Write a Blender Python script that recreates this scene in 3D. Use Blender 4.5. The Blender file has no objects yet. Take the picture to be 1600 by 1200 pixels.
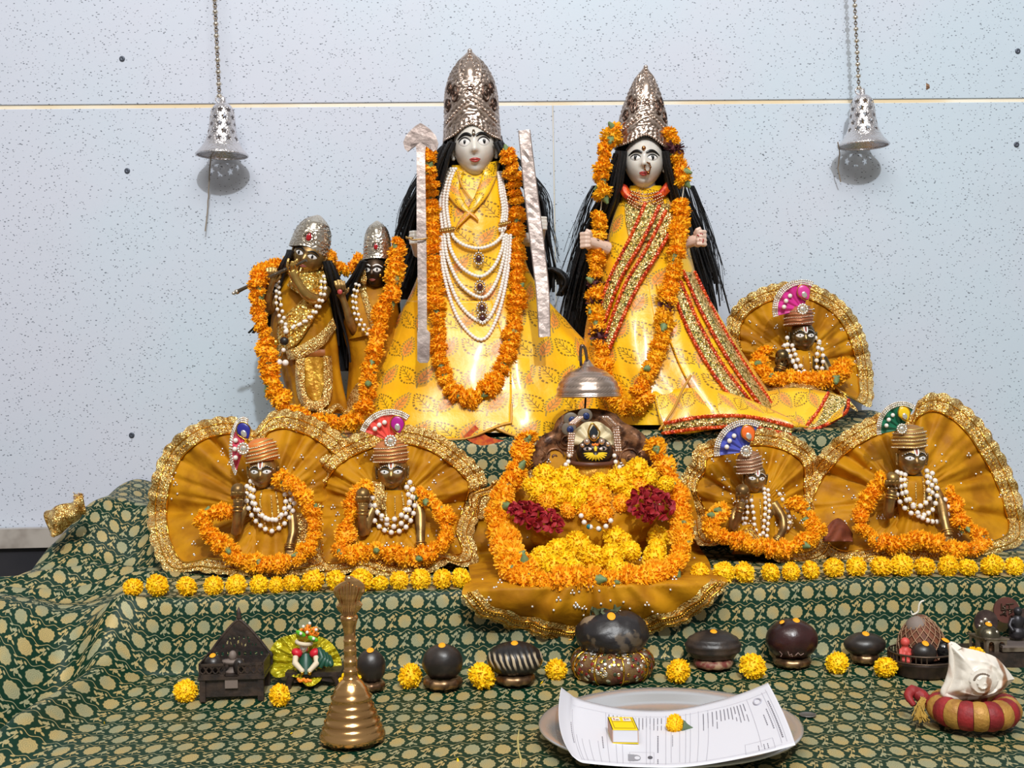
import bpy, math, random
from mathutils import Vector, Matrix, Quaternion, noise
R = random.Random(7)
pi = math.pi; sin = math.sin; cos = math.cos
# ---- lens measured from the photograph: focal length in px, principal point, roll, yaw of the altar
F = 1870.0; CX, CY = 800.0, 570.0; AL = .017; YAW = .0456
CA, SA = cos(AL), sin(AL)
SC = bpy.context.scene; COL = SC.collection

# ---- camera
cam = bpy.data.cameras.new('camera'); camo = bpy.data.objects.new('camera', cam); COL.objects.link(camo)
cam.sensor_width = 36; cam.lens = F/1600*36; cam.shift_y = -30/1600; cam.clip_start = .05
camo.matrix_world = Matrix(((CA, SA, 0, 0), (0, 0, -1, 0), (-SA, CA, 0, 0), (0, 0, 0, 1)))
SC.camera = camo
# ---- world, lamps, exposure
SC.view_settings.view_transform = 'Standard'; SC.view_settings.look = 'None'
SC.view_settings.gamma = 1; SC.view_settings.use_curve_mapping = False; SC.view_settings.exposure = 0.0
W = bpy.data.worlds.new('world'); SC.world = W; W.use_nodes = True
W.node_tree.nodes['Background'].inputs[0].default_value = (1.0, .95, .90, 1)
W.node_tree.nodes['Background'].inputs[1].default_value = .27
def lamp(name, loc, aim, size, power, col):
    l = bpy.data.lights.new(name, 'AREA'); l.shape = 'DISK'; l.size = size; l.energy = power; l.color = col
    o = bpy.data.objects.new(name, l); COL.objects.link(o); o.location = loc
    o.rotation_euler = (Vector(aim)-Vector(loc)).to_track_quat('-Z', 'Y').to_euler(); return o
lamp('hall_flood_light', (.66, -3.6, 4.3), (0, 2.0, -.1), .15, 248, (.94, .975, 1))
panel = lamp('overhead_fill_light', (0, -.9, 2.7), (0, .3, 0), 2.6, 104, (1, .97, .93)); panel.data.shape = 'RECTANGLE'; panel.data.size_y = 1.3  # added soft fill from overhead, standing in for ceiling bounce; no such fixture
for _x in (-1.1, -.5, .15, .75, 1.3):
    lamp('ceiling_spot_light', (_x, .75, 2.35), (_x*.8, 2.0, -.3), .09, 1.7, (1, .95, .87))

# ---- photograph pixel -> point of the place at a stated distance
def ray(x, y):
    dx = x-CX; dy = CY-y
    return dx*CA+dy*SA, -dx*SA+dy*CA
def S(x, y, d):
    a, b = ray(x, y); Y = d/(1-YAW*a/F)
    return Vector((a/F*Y, Y, b/F*Y))
def onz(x, y, z):
    a, b = ray(x, y); Y = z*F/b
    return Vector((a/F*Y, Y, z))
def dof(p): return p.y-YAW*p.x
def catmull(P, n):
    """n points along a smooth curve through tuples P, evenly spaced in parameter"""
    P = [tuple(p) for p in P]; m = len(P)-1; out = []
    for i in range(n):
        t = i/(n-1)*m; k = min(int(t), m-1); t -= k
        p0 = P[max(k-1, 0)]; p1 = P[k]; p2 = P[k+1]; p3 = P[min(k+2, m)]
        out.append(tuple(.5*(2*b+(c-a)*t+(2*a-5*b+4*c-d)*t*t+(3*b-a-3*c+d)*t**3) for a, b, c, d in zip(p0, p1, p2, p3)))
    return out
def arc(P, step):
    """points evenly spaced by step (metres) along the polyline P of Vectors"""
    out = [P[0].copy()]; need = step
    for a, b in zip(P, P[1:]):
        L = (b-a).length
        if L < 1e-9: continue
        t = need
        while t <= L:
            out.append(a.lerp(b, t/L)); t += step
        need = t-L
    return out
def sm(a, b, x):
    t = min(1, max(0, (x-a)/(b-a))); return t*t*(3-2*t)
def g(x, s): return math.exp(-(x/s)**2)
def nz(x, y=0, z=0): return noise.noise(Vector((x, y, z)))

# ---- objects
ORG = {}
def org(o): return ORG.get(o.name, Vector((0, 0, 0))) if o else Vector((0, 0, 0))
def tag(o, label=None, cat=None, group=None, kind=None):
    for k, v in (('label', label), ('category', cat), ('group', group), ('kind', kind)):
        if v: o[k] = v
    return o
def thing(name, label, cat, loc, group=None):
    o = bpy.data.objects.new(name, None); COL.objects.link(o); o.location = loc; o.empty_display_size = .01
    ORG[o.name] = Vector(loc); return tag(o, label, cat, group)
def inst(name, mesh, loc, parent=None, rot=None, scale=1):
    o = bpy.data.objects.new(name, mesh); COL.objects.link(o); o.parent = parent
    o.location = Vector(loc)-org(parent); ORG[o.name] = Vector(loc)
    if rot is not None: o.rotation_mode = 'QUATERNION'; o.rotation_quaternion = rot
    o.scale = (scale,)*3 if not hasattr(scale, '__len__') else scale
    return o

class MB:
    def __init__(s): s.v = []; s.f = []; s.m = []; s.u = []
    def add(s, vs, fs, mi=0, uv=None):
        b = len(s.v); s.v += [tuple(p) for p in vs]; s.u += uv if uv else [(0, 0)]*len(vs)
        s.f += [tuple(i+b for i in f) for f in fs]; s.m += [mi]*len(fs)
    def grid(s, P, cu=False, cv=False, mi=0, uv=None, flip=False):
        n = len(P); m = len(P[0]); fs = []
        for i in range(n if cu else n-1):
            for j in range(m if cv else m-1):
                q = (i*m+j, i*m+(j+1) % m, ((i+1) % n)*m+(j+1) % m, ((i+1) % n)*m+j)
                fs.append(q[::-1] if flip else q)
        s.add([p for r in P for p in r], fs, mi, [t for r in uv for t in r] if uv else None)
    def tube(s, P, r, n=8, mi=0, flat=1.0, closed=False):
        P = [Vector(p) for p in P]; m = len(P)
        rs = r if hasattr(r, '__len__') else [r]*m
        rings = []; up = None
        for i in range(m):
            a = P[(i-1) % m] if closed or i else P[0]; b = P[(i+1) % m] if closed or i < m-1 else P[-1]
            t = (b-a).normalized() if (b-a).length > 1e-12 else Vector((0, 0, 1))
            if up is None: up = Vector((0, 1, 0)) if abs(t.y) < .9 else Vector((0, 0, 1))
            up = (up-t*up.dot(t)); up = up.normalized() if up.length > 1e-6 else t.orthogonal().normalized()
            sd = t.cross(up)
            rings.append([P[i]+(sd*cos(2*pi*k/n)+up*(flat*sin(2*pi*k/n)))*rs[i] for k in range(n)])
        s.grid(rings, cu=closed, cv=True, mi=mi)
        if not closed:
            for q, c, w in ((rings[0], P[0], 0), (rings[-1], P[-1], 1)):
                fs = [(k, (k+1) % n, n) if w else ((k+1) % n, k, n) for k in range(n)]
                s.add(q+[c], fs, mi)
    def ball(s, c, r, nu=12, nv=8, mi=0, rot=None, fn=None):
        r = r if hasattr(r, '__len__') else (r,)*3; c = Vector(c); P = []
        for i in range(nv+1):
            ph = -pi/2+pi*i/nv; row = []
            for j in range(nu):
                th = 2*pi*j/nu; p = Vector((cos(th)*cos(ph), sin(th)*cos(ph), sin(ph)))
                if fn: p = fn(p)
                p = Vector((p.x*r[0], p.y*r[1], p.z*r[2]))
                row.append(c+(rot @ p if rot else p))
            P.append(row)
        s.grid(P, cv=True, mi=mi)
    def lathe(s, c, prof, n=24, mi=0, rot=None, sx=1, sy=1, caps=True, fn=None):
        c = Vector(c); P = []
        for i, (r, z) in enumerate(prof):
            row = []
            for k in range(n):
                t = 2*pi*k/n; q = fn(t, i/(len(prof)-1), r) if fn else r
                p = Vector((q*sin(t)*sx, -q*cos(t)*sy, z)); row.append(c+(rot @ p if rot else p))
            P.append(row)
        s.grid(P, cv=True, mi=mi)
        if caps:
            for row, w in ((P[0], 0), (P[-1], 1)):
                s.add(row, [tuple(range(n)) if w else tuple(range(n))[::-1]], mi)
    def box(s, c, h, rot=None, mi=0):
        c = Vector(c); h = Vector(h)
        vs = [Vector((x*h.x, y*h.y, z*h.z)) for z in (-1, 1) for y in (-1, 1) for x in (-1, 1)]
        vs = [c+(rot @ p if rot else p) for p in vs]
        s.add(vs, [(0, 2, 3, 1), (4, 5, 7, 6), (0, 1, 5, 4), (2, 6, 7, 3), (0, 4, 6, 2), (1, 3, 7, 5)], mi)
    def plate(s, front, off, mi=0):
        """solid slab: polygon front plus the same polygon shifted by off"""
        n = len(front); off = Vector(off); vs = [Vector(p) for p in front]+[Vector(p)+off for p in front]
        s.add(vs, [tuple(range(n)), tuple(range(2*n-1, n-1, -1))]+[(i, i+n, (i+1) % n+n, (i+1) % n) for i in range(n)], mi)
    def fan(s, P, off, mi=0):
        """star-shaped slab triangulated from its middle, so outlines may be concave"""
        n = len(P); off = Vector(off); c = sum((Vector(p) for p in P), Vector())/n
        vs = [Vector(p) for p in P]+[c]+[Vector(p)+off for p in P]+[c+off]
        s.add(vs, [(i, (i+1) % n, n) for i in range(n)]+[((i+1) % n+n+1, i+n+1, 2*n+1) for i in range(n)]
              + [(i, i+n+1, (i+1) % n+n+1, (i+1) % n) for i in range(n)], mi)
    def mesh(s, name, mats, smooth=True, o=Vector()):
        me = bpy.data.meshes.new(name)
        me.from_pydata([(a[0]-o.x, a[1]-o.y, a[2]-o.z) for a in s.v], [], s.f)
        for m in (mats if isinstance(mats, (list, tuple)) else [mats]): me.materials.append(m)
        me.polygons.foreach_set('material_index', s.m)
        if any(t != (0, 0) for t in s.u):
            ul = me.uv_layers.new(name='UVMap'); li = [0]*len(me.loops); me.loops.foreach_get('vertex_index', li)
            ul.data.foreach_set('uv', [c for i in li for c in s.u[i]])
        if smooth: me.polygons.foreach_set('use_smooth', [True]*len(me.polygons))
        me.update(); return me
    def build(s, name, mats, parent=None, smooth=True, loc=None, kind=None, solid=0, remesh=0, sub=0, relax=0, label=None):
        o0 = org(parent) if parent else (Vector(loc) if loc is not None else Vector())
        ob = bpy.data.objects.new(name, s.mesh(name, mats, smooth, o0)); COL.objects.link(ob)
        if parent: ob.parent = parent
        else: ob.location = o0
        ORG[ob.name] = o0
        if kind: ob['kind'] = kind
        if label: ob['label'] = label
        if remesh:
            r = ob.modifiers.new('r', 'REMESH'); r.mode = 'VOXEL'; r.voxel_size = remesh; r.use_smooth_shade = True
            if relax: q = ob.modifiers.new('s', 'SMOOTH'); q.iterations = relax; q.factor = .5
        if solid: q = ob.modifiers.new('t', 'SOLIDIFY'); q.thickness = solid; q.offset = 0
        if sub: q = ob.modifiers.new('b', 'SUBSURF'); q.levels = sub; q.render_levels = sub
        return ob

# ---- materials
def lin(c): return tuple(((v/255)/12.92 if v/255 <= .04045 else ((v/255+.055)/1.055)**2.4) for v in c)+(1,)
class NT:
    def __init__(s, name):
        s.mat = bpy.data.materials.new(name); s.mat.use_nodes = True; s.t = s.mat.node_tree
        s.b = s.t.nodes['Principled BSDF']
    def n(s, ty, **k):
        q = s.t.nodes.new(ty)
        for a, v in k.items(): setattr(q, a, v)
        return q
    def l(s, a, b): s.t.links.new(a, b)
    def set(s, sock, v):
        if hasattr(v, 'links'): s.l(v, sock)
        else: sock.default_value = v
    def m(s, op, a, b=0, c=0):
        q = s.n('ShaderNodeMath', operation=op); s.set(q.inputs[0], a); s.set(q.inputs[1], b); s.set(q.inputs[2], c); return q.outputs[0]
    def mix(s, f, a, b):
        q = s.n('ShaderNodeMix', data_type='RGBA'); s.set(q.inputs[0], f); s.set(q.inputs[6], a); s.set(q.inputs[7], b); return q.outputs[2]
    def noise(s, co, sc, det=3):
        q = s.n('ShaderNodeTexNoise'); q.inputs['Scale'].default_value = sc; q.inputs['Detail'].default_value = det
        if co: s.l(co, q.inputs['Vector'])
        return q.outputs[0]
    def vor(s, co, sc, feat='F1', out=0):
        q = s.n('ShaderNodeTexVoronoi', feature=feat); q.inputs['Scale'].default_value = sc
        if co: s.l(co, q.inputs['Vector'])
        return q.outputs[out]
    def ramp(s, f, a, b):
        q = s.n('ShaderNodeMapRange'); q.interpolation_type = 'SMOOTHSTEP'; s.set(q.inputs[0], f); q.inputs[1].default_value = a; q.inputs[2].default_value = b; return q.outputs[0]
    def co(s, w='Object'): return s.n('ShaderNodeTexCoord').outputs[w]
    def bump(s, h, st, dist=.002):
        q = s.n('ShaderNodeBump'); q.inputs['Strength'].default_value = st; q.inputs['Distance'].default_value = dist; s.l(h, q.inputs['Height']); s.l(q.outputs[0], s.b.inputs['Normal'])
    def p(s, **k):
        for a, v in k.items(): s.set(s.b.inputs[a.replace('_', ' ')], v)
def mat(name, col, rough=.5, metal=0, col2=None, vs=60, bump=0, bs=200, bty='noise', spec=.5, sheen=0, coat=0, sss=0, aniso=None):
    t = NT(name); co = t.co()
    if aniso:
        q = t.n('ShaderNodeMapping'); q.inputs['Scale'].default_value = aniso; t.l(co, q.inputs[0]); co = q.outputs[0]
    if col2: t.p(Base_Color=t.mix(t.ramp(t.noise(co, vs), .38, .66), lin(col), lin(col2)))
    else: t.p(Base_Color=lin(col))
    t.p(Roughness=rough, Metallic=metal)
    t.b.inputs['Specular IOR Level'].default_value = spec
    if sheen: t.p(Sheen_Weight=sheen)
    if coat: t.p(Coat_Weight=coat, Coat_Roughness=.1)
    if sss: t.p(Subsurface_Weight=sss); t.b.inputs['Subsurface Scale'].default_value = .004; t.b.inputs['Subsurface Radius'].default_value = (1, .7, .5)
    if bump: t.bump(t.noise(co, bs) if bty == 'noise' else t.vor(co, bs), bump)
    return t.mat

# speckled blue-white stone board
def wall_mat():
    t = NT('speckled_wall_board'); co = t.co()
    mp = t.n('ShaderNodeMapping'); mp.inputs['Scale'].default_value = (1, 1, 1.7); mp.inputs['Rotation'].default_value = (0, .5, 0); t.l(co, mp.inputs[0])
    big = t.noise(co, 1.6, 4); st = t.noise(co, 5, 5)
    base = t.mix(t.ramp(big, .35, .65), lin((203, 207, 220)), lin((196, 210, 222)))
    base = t.mix(t.m('MULTIPLY', t.ramp(st, .55, .75), .35), base, lin((190, 200, 210)))
    fl = None
    for sc, th, k in ((58, .14, .28), (120, .23, .38), (150, .25, .36), (85, .17, .36)):
        v = t.n('ShaderNodeTexVoronoi'); v.inputs['Scale'].default_value = sc; t.l(mp.outputs[0], v.inputs[0])
        d = t.m('SUBTRACT', v.outputs[0], t.m('MULTIPLY', t.m('SUBTRACT', t.n_sep(v.outputs[1]), 1-k*2), th/(k*2)))
        q = t.m('SUBTRACT', 1, t.ramp(d, -.01, .018)); fl = q if fl is None else t.m('MAXIMUM', fl, q)
    dark = t.mix(t.noise(co, 40), lin((44, 50, 60)), lin((120, 126, 138)))
    t.p(Base_Color=t.mix(t.m('MULTIPLY', fl, .85), base, dark), Roughness=.45); t.b.inputs['Specular IOR Level'].default_value = .3
    return t.mat
def n_sep(self, c):
    q = self.n('ShaderNodeSeparateColor'); self.l(c, q.inputs[0]); return q.outputs[0]
NT.n_sep = n_sep

def uvsplit(t, su, sv, du=0):
    q = t.n('ShaderNodeSeparateXYZ'); t.l(t.co('UV'), q.inputs[0])
    return t.m('MULTIPLY', q.outputs[0], su), t.m('MULTIPLY', q.outputs[1], sv)
# green silk brocade: staggered gold medallions, small leaf sprigs, vine lines
def brocade_mat():
    t = NT('green_gold_brocade'); u, v = uvsplit(t, 1/.0365, 1/.0275)
    row = t.m('FLOOR', v); u2 = t.m('ADD', u, t.m('MULTIPLY', t.m('FLOORED_MODULO', row, 2), .5))
    x1 = t.m('SUBTRACT', t.m('FRACT', u2), .5); y1 = t.m('MULTIPLY', t.m('SUBTRACT', t.m('FRACT', v), .5), .74)
    x2 = t.m('SUBTRACT', t.m('FRACT', t.m('ADD', u2, .5)), .5)
    y3 = t.m('MULTIPLY', t.m('SUBTRACT', t.m('FRACT', t.m('ADD', v, .5)), .5), .74)
    wob = t.m('MULTIPLY', t.m('SUBTRACT', t.noise(t.co('UV'), 120, 2), .5), .05)
    d1 = t.m('SQRT', t.m('ADD', t.m('MULTIPLY', x1, x1), t.m('MULTIPLY', y1, y1))); a1 = t.m('ARCTAN2', y1, x1)
    rr = t.m('ADD', t.m('ADD', .252, wob), t.m('MULTIPLY', t.m('SINE', t.m('MULTIPLY', a1, 11)), .012))
    m1 = t.m('SUBTRACT', 1, t.ramp(t.m('SUBTRACT', d1, rr), -.012, .012))
    def leaf(cx, cy, an, a, b):
        px = t.m('SUBTRACT', x2, cx); py = t.m('SUBTRACT', y1, cy); c, s_ = cos(an), sin(an)
        qx = t.m('ADD', t.m('MULTIPLY', px, c/a), t.m('MULTIPLY', py, s_/a)); qy = t.m('ADD', t.m('MULTIPLY', px, -s_/b), t.m('MULTIPLY', py, c/b))
        return t.m('SUBTRACT', 1, t.ramp(t.m('ADD', t.m('MULTIPLY', qx, qx), t.m('ADD', t.m('MULTIPLY', qy, qy), wob)), .75, 1.2))
    mk = None
    for L in ((.02, .20, .5, .105, .05), (-.10, .12, -.6, .085, .038), (.12, .10, 1.2, .08, .036), (-.03, -.13, .2, .085, .075), (.12, -.18, -.5, .075, .035), (-.15, -.20, .9, .07, .032), (-.17, .28, .2, .065, .03), (.17, .29, -.7, .06, .03)):
        q = leaf(*L); mk = q if mk is None else t.m('MAXIMUM', mk, q)
    st = t.m('ABSOLUTE', t.m('SUBTRACT', x2, t.m('MULTIPLY', t.m('SINE', t.m('MULTIPLY', y1, 9)), .07)))
    mk = t.m('MAXIMUM', mk, t.m('MULTIPLY', t.m('SUBTRACT', 1, t.ramp(st, .008, .024)), t.m('LESS_THAN', t.m('ABSOLUTE', y1), .30)))
    vz = t.m('ABSOLUTE', t.m('SUBTRACT', y3, t.m('MULTIPLY', t.m('SINE', t.m('MULTIPLY', u2, 4*pi)), .055)))
    mk = t.m('MAXIMUM', mk, t.m('SUBTRACT', 1, t.ramp(vz, .004, .017)))
    mk = t.m('MAXIMUM', m1, mk)
    th = t.noise(t.co('UV'), 1500, 2); th2 = t.noise(t.co('UV'), 30, 2)
    ring = t.m('MULTIPLY', m1, t.ramp(t.m('SINE', t.m('MULTIPLY', d1, 110)), .1, .9))
    gold = t.mix(t.ramp(th2, .35, .65), lin((168, 166, 130)), lin((198, 172, 112)))
    gold = t.mix(t.m('MULTIPLY', t.ramp(th, .42, .6), .5), gold, lin((88, 94, 70)))
    gold = t.mix(t.m('MULTIPLY', ring, .35), gold, lin((96, 104, 76)))
    t.p(Base_Color=t.mix(mk, lin((4, 46, 30)), gold), Roughness=.5, Metallic=t.m('MULTIPLY', mk, .1)); t.b.inputs['Specular IOR Level'].default_value = .22
    t.bump(mk, .2, .0006)
    return t.mat
# yellow silk printed with dotted leaves and coral leaves
def leaf_mat(name='leaf_printed_silk', cell=.058, base=((255, 200, 8), (252, 184, 6))):
    t = NT(name); u, v = uvsplit(t, 1/cell, 1/(cell*.88))
    row = t.m('FLOOR', v); u2 = t.m('ADD', u, t.m('MULTIPLY', t.m('FLOORED_MODULO', row, 2), .5))
    ty = t.m('FLOORED_MODULO', t.m('FLOOR', t.m('MULTIPLY', u2, 2)), 2)
    fu = t.m('SUBTRACT', t.m('FRACT', t.m('MULTIPLY', u2, 2)), .5); fu = t.m('MULTIPLY', fu, .56); fv = t.m('SUBTRACT', t.m('FRACT', v), .5)
    sg = t.m('SUBTRACT', t.m('MULTIPLY', ty, 1.1), .62); c = .85
    x = t.m('SUBTRACT', t.m('MULTIPLY', fu, c), t.m('MULTIPLY', fv, sg)); y = t.m('ADD', t.m('MULTIPLY', fu, sg), t.m('MULTIPLY', fv, c))
    h = .40; w0 = t.m('SUBTRACT', .25, t.m('MULTIPLY', ty, .07)); yn = t.m('DIVIDE', y, h)
    w = t.m('MULTIPLY', t.m('MULTIPLY', w0, t.m('SUBTRACT', 1, t.m('MULTIPLY', yn, yn))), t.m('SUBTRACT', 1, t.m('MULTIPLY', yn, .35)))
    ax = t.m('ABSOLUTE', x); ds = t.m('SUBTRACT', ax, w); iny = t.m('LESS_THAN', t.m('ABSOLUTE', yn), 1)
    inn = t.m('MULTIPLY', t.m('LESS_THAN', ds, -.05), iny)
    a = t.m('ARCTAN2', y, t.m('MULTIPLY', x, 1.6))
    dots = t.ramp(t.m('SINE', t.m('MULTIPLY', a, 19)), -.75, -.1)
    out = t.m('MULTIPLY', t.m('MULTIPLY', t.m('LESS_THAN', t.m('ABSOLUTE', ds), .036), iny), dots)
    stem = t.m('MULTIPLY', t.m('LESS_THAN', t.m('ABSOLUTE', t.m('SUBTRACT', x, t.m('MULTIPLY', t.m('ADD', y, .4), -.5))), .022), t.m('MULTIPLY', t.m('LESS_THAN', y, -.34), t.m('GREATER_THAN', y, -.52)))
    chev = t.m('MULTIPLY', t.m('GREATER_THAN', t.m('SINE', t.m('MULTIPLY', t.m('SUBTRACT', y, t.m('MULTIPLY', ax, .9)), 44)), .72), t.m('LESS_THAN', ax, .11))
    vein = t.m('MAXIMUM', chev, t.m('LESS_THAN', ax, .012)); veins = t.m('MULTIPLY', t.m('MULTIPLY', vein, inn), t.m('LESS_THAN', t.m('ABSOLUTE', yn), .72))
    n1 = t.noise(t.co(), 14, 3)
    col = t.mix(t.ramp(n1, .35, .65), lin(base[0]), lin(base[1]))
    fill = t.m('MULTIPLY', t.m('MULTIPLY', inn, ty), .8)
    col = t.mix(fill, col, lin((246, 142, 66)))
    line = t.m('MAXIMUM', t.m('MAXIMUM', out, stem), veins)
    lc = t.mix(ty, lin((108, 82, 10)), lin((150, 128, 70)))
    col = t.mix(t.m('MULTIPLY', line, .85), col, lc)
    t.p(Base_Color=col, Roughness=.4, Sheen_Weight=.1, Coat_Weight=.25, Coat_Roughness=.16); t.b.inputs['Specular IOR Level'].default_value = .6
    t.bump(t.noise(t.co(), 30, 4), .45, .006)
    return t.mat
def tinsel(name, c1, c2, bs=330, rough=.26, st=.9):
    t = NT(name); co = t.co(); v = t.n('ShaderNodeTexVoronoi'); v.inputs['Scale'].default_value = bs; t.l(co, v.inputs[0])
    t.p(Base_Color=t.mix(t.ramp(t.n_sep(v.outputs[1]), .1, .9), lin(c1), lin(c2)), Metallic=.62, Roughness=rough)
    t.bump(v.outputs[0], st, .0025); return t.mat
def zari(name):
    """gold lace ribbon: green-gold flecks woven in a bright ribbon"""
    t = NT(name); co = t.co(); v = t.n('ShaderNodeTexVoronoi'); v.inputs['Scale'].default_value = 260; t.l(co, v.inputs[0])
    k = t.n_sep(v.outputs[1]); c = t.mix(t.ramp(k, .45, .6), lin((255, 226, 150)), lin((190, 160, 70)))
    c = t.mix(t.ramp(k, .8, .84), c, lin((120, 118, 60)))
    t.p(Base_Color=c, Metallic=.7, Roughness=.3); t.bump(v.outputs[0], .9, .003); return t.mat
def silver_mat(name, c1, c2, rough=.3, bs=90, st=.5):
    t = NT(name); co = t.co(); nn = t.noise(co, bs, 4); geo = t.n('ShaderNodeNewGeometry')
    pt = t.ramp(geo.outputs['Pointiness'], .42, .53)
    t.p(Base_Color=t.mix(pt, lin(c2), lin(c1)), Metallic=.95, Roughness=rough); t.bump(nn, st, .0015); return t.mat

mWall = wall_mat(); mGrout = mat('cream_grout', (240, 232, 214), .8, col2=(228, 206, 168), vs=4)
mBroc = brocade_mat(); mLeaf = leaf_mat(); mLeaf2 = leaf_mat('sari_leaf_silk', .055, ((255, 202, 10), (252, 184, 8)))
mHair = mat('black_hair', (16, 15, 17), .42, bump=.8, bs=60, aniso=(14, 14, .6))
mMarble = mat('white_marble', (222, 216, 206), .25, col2=(206, 200, 192), vs=30, sss=.25, spec=.5)
mBrass = mat('aged_brass', (166, 132, 78), .36, .72, col2=(120, 92, 56), vs=50)
mBrassG = mat('bright_brass', (206, 166, 92), .26, .85, col2=(170, 130, 72), vs=40)
mBronze = mat('bronze_bell_metal', (226, 178, 118), .2, .95, col2=(186, 140, 88), vs=9, aniso=(1, 1, 12))
mSilver = silver_mat('embossed_silver', (214, 194, 180), (92, 72, 62), .3)
mSilver2 = silver_mat('pale_silver', (226, 216, 200), (130, 116, 100), .26)
mSilverFlat = mat('hammered_silver', (196, 180, 172), .42, .75, col2=(150, 134, 128), vs=24, bump=.9, bs=50)
mSteel = mat('polished_steel', (200, 199, 198), .22, .62, bump=.03, bs=900)
mChrome = mat('chrome_bell', (222, 218, 220), .2, .85, bump=.8, bs=260)
mMust = mat('mustard_velvet', (194, 134, 15), .6, col2=(160, 103, 10), vs=22, spec=.2, bump=.6, bs=70)
mMustG = mat('mustard_gold_tissue', (214, 160, 50), .34, .45, col2=(190, 126, 24), vs=60, bump=1, bs=130)
mLace = tinsel('gold_lace', (255, 226, 150), (186, 132, 52))
mFoil = tinsel('gold_foil_cloth', (255, 226, 130), (200, 140, 40), 210, .2)
mZari = zari('gold_ribbon')
mRedSeq = mat('orange_red_sequin', (226, 84, 20), .25, .3, col2=(170, 40, 20), vs=120)
mSeq = mat('silver_sequin', (250, 244, 232), .15, .8)
mPearl = mat('pearl', (240, 232, 222), .22, coat=.5)
mGoldBead = mat('gold_bead', (232, 180, 70), .2, 1)
mBlack = mat('black_paint', (12, 11, 12), .3); mWhite = mat('white_paint', (238, 234, 230), .3)
mRed = mat('lip_red', (176, 66, 62), .35); mCrimson = mat('ruby_glass', (170, 12, 24), .08, coat=1)
mPipe = mat('piping_cord', (214, 160, 70), .5, .2)
mThread = mat('white_thread', (220, 214, 200), .7); mCord = mat('jute_cord', (150, 138, 124), .8)
mStone = mat('black_stone', (34, 29, 27), .36, col2=(56, 47, 42), vs=40, bump=.25, bs=60)
mTilak = mat('sandal_paste', (250, 168, 20), .7)
mWood = mat('dark_carved_wood', (38, 30, 27), .5, col2=(62, 48, 40), vs=60, bump=.5, bs=120)
mThrone = mat('carved_copper_wood', (150, 104, 70), .42, .35, col2=(66, 40, 26), vs=70, bump=1, bs=95)
mSkirting = mat('grey_marble_ledge', (176, 168, 160), .35, col2=(140, 130, 122), vs=16)
mFloor = mat('dark_stone_floor', (34, 34, 40), .5, col2=(48, 46, 50), vs=5)
mGreen = mat('calyx_green', (96, 120, 60), .6, col2=(130, 150, 110), vs=150)
mPap = mat('white_paper', (220, 220, 228), .7); mInk = mat('grey_ink', (120, 118, 128), .7)
def petal_mat(name, c, c2):
    t = NT(name); oi = t.n('ShaderNodeObjectInfo'); geo = t.n('ShaderNodeNewGeometry')
    k = t.noise(t.co(), 3.5, 2); f = t.m('ADD', t.m('MULTIPLY', oi.outputs['Random'], .5), t.m('SUBTRACT', k, .25))
    t.p(Base_Color=t.mix(f, lin(c), lin(c2)), Roughness=.65)
    pass
    return t.mat
mYel = petal_mat('yellow_petal', (255, 216, 10), (253, 198, 4))
mOra = petal_mat('orange_petal', (255, 192, 16), (254, 166, 8))
mAmb = petal_mat('amber_petal', (252, 196, 20), (244, 174, 12))
mMar = petal_mat('maroon_petal', (104, 48, 52), (76, 34, 40))
mRose = petal_mat('red_petal', (176, 30, 40), (140, 18, 34))
# ================= setting =================
DW = 2.45                      # depth of the wall face
ZF, Z1, Z2 = -.454, -.332, -.127   # front cloth, first shelf, second shelf
def wp(x, d, z): return Vector((x, d+YAW*x, z))
mb = MB(); mb.box((0, 0, 0), (2.2, .03, 1.4), Matrix.Rotation(math.atan(YAW), 3, 'Z')); mb.v = [(p[0], p[1]+DW+.0318, p[2]+.4) for p in mb.v]
wall = mb.build('wall_back', mGrout, smooth=False, loc=(0, DW+.036, .4)); wall['kind'] = 'structure'
zj = S(800, 162, DW).z; hj = .0040
def tile(x0, x1, z0, z1):
    m = MB(); b = .0012
    for (xa, xb, za, zb, d) in ((x0, x1, z0, z1, DW+.004),):
        P = [wp(xa, DW, za), wp(xb, DW, za), wp(xb, DW, zb), wp(xa, DW, zb)]
        Q = [wp(xa+b, DW-b, za+b), wp(xb-b, DW-b, za+b), wp(xb-b, DW-b, zb-b), wp(xa+b, DW-b, zb-b)]
        B = [p+Vector((0, .0055, 0)) for p in P]
        m.add(P+Q+B, [(4, 5, 6, 7), (0, 1, 5, 4), (1, 2, 6, 5), (2, 3, 7, 6), (3, 0, 4, 7), (8, 9, 1, 0), (9, 10, 2, 1), (10, 11, 3, 2), (11, 8, 0, 3)])
    return m.build('tile', mWall, wall, smooth=False)
xs = S(866, 300, DW).x
tile(-2.1, 2.1, zj+hj, 1.7); tile(-2.1, xs-.0008, -.34, zj-hj); tile(xs+.0008, 2.1, -.34, zj-hj)
for (x, y) in ((191, 92), (199, 267), (206, 680), (1590, 80), (1588, 226)):
    m = MB(); c = S(x, y, DW-.001); m.lathe(c, [(.0056, .0), (.0056, .0018), (.0042, .0026), (.0016, .0018), (.0002, .0016)], 14, rot=Matrix.Rotation(pi/2, 3, 'X')); m.build('screw', mat('screw_grey', (86, 92, 104), .4, .6) if x == 191 else bpy.data.materials['screw_grey'], wall)
m = MB(); P = []
for k in range(14):
    a = 2*pi*k/14; r = .0075*(1+.35*nz(k*.9)); P.append(S(1447, 135, DW-.0012)+Vector((r*cos(a), 0, r*sin(a))))
m.fan(P, (0, .001, 0)); m.build('plaster_chip', mat('rust_plaster', (160, 124, 96), .9, col2=(96, 70, 52), vs=200), wall)
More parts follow.
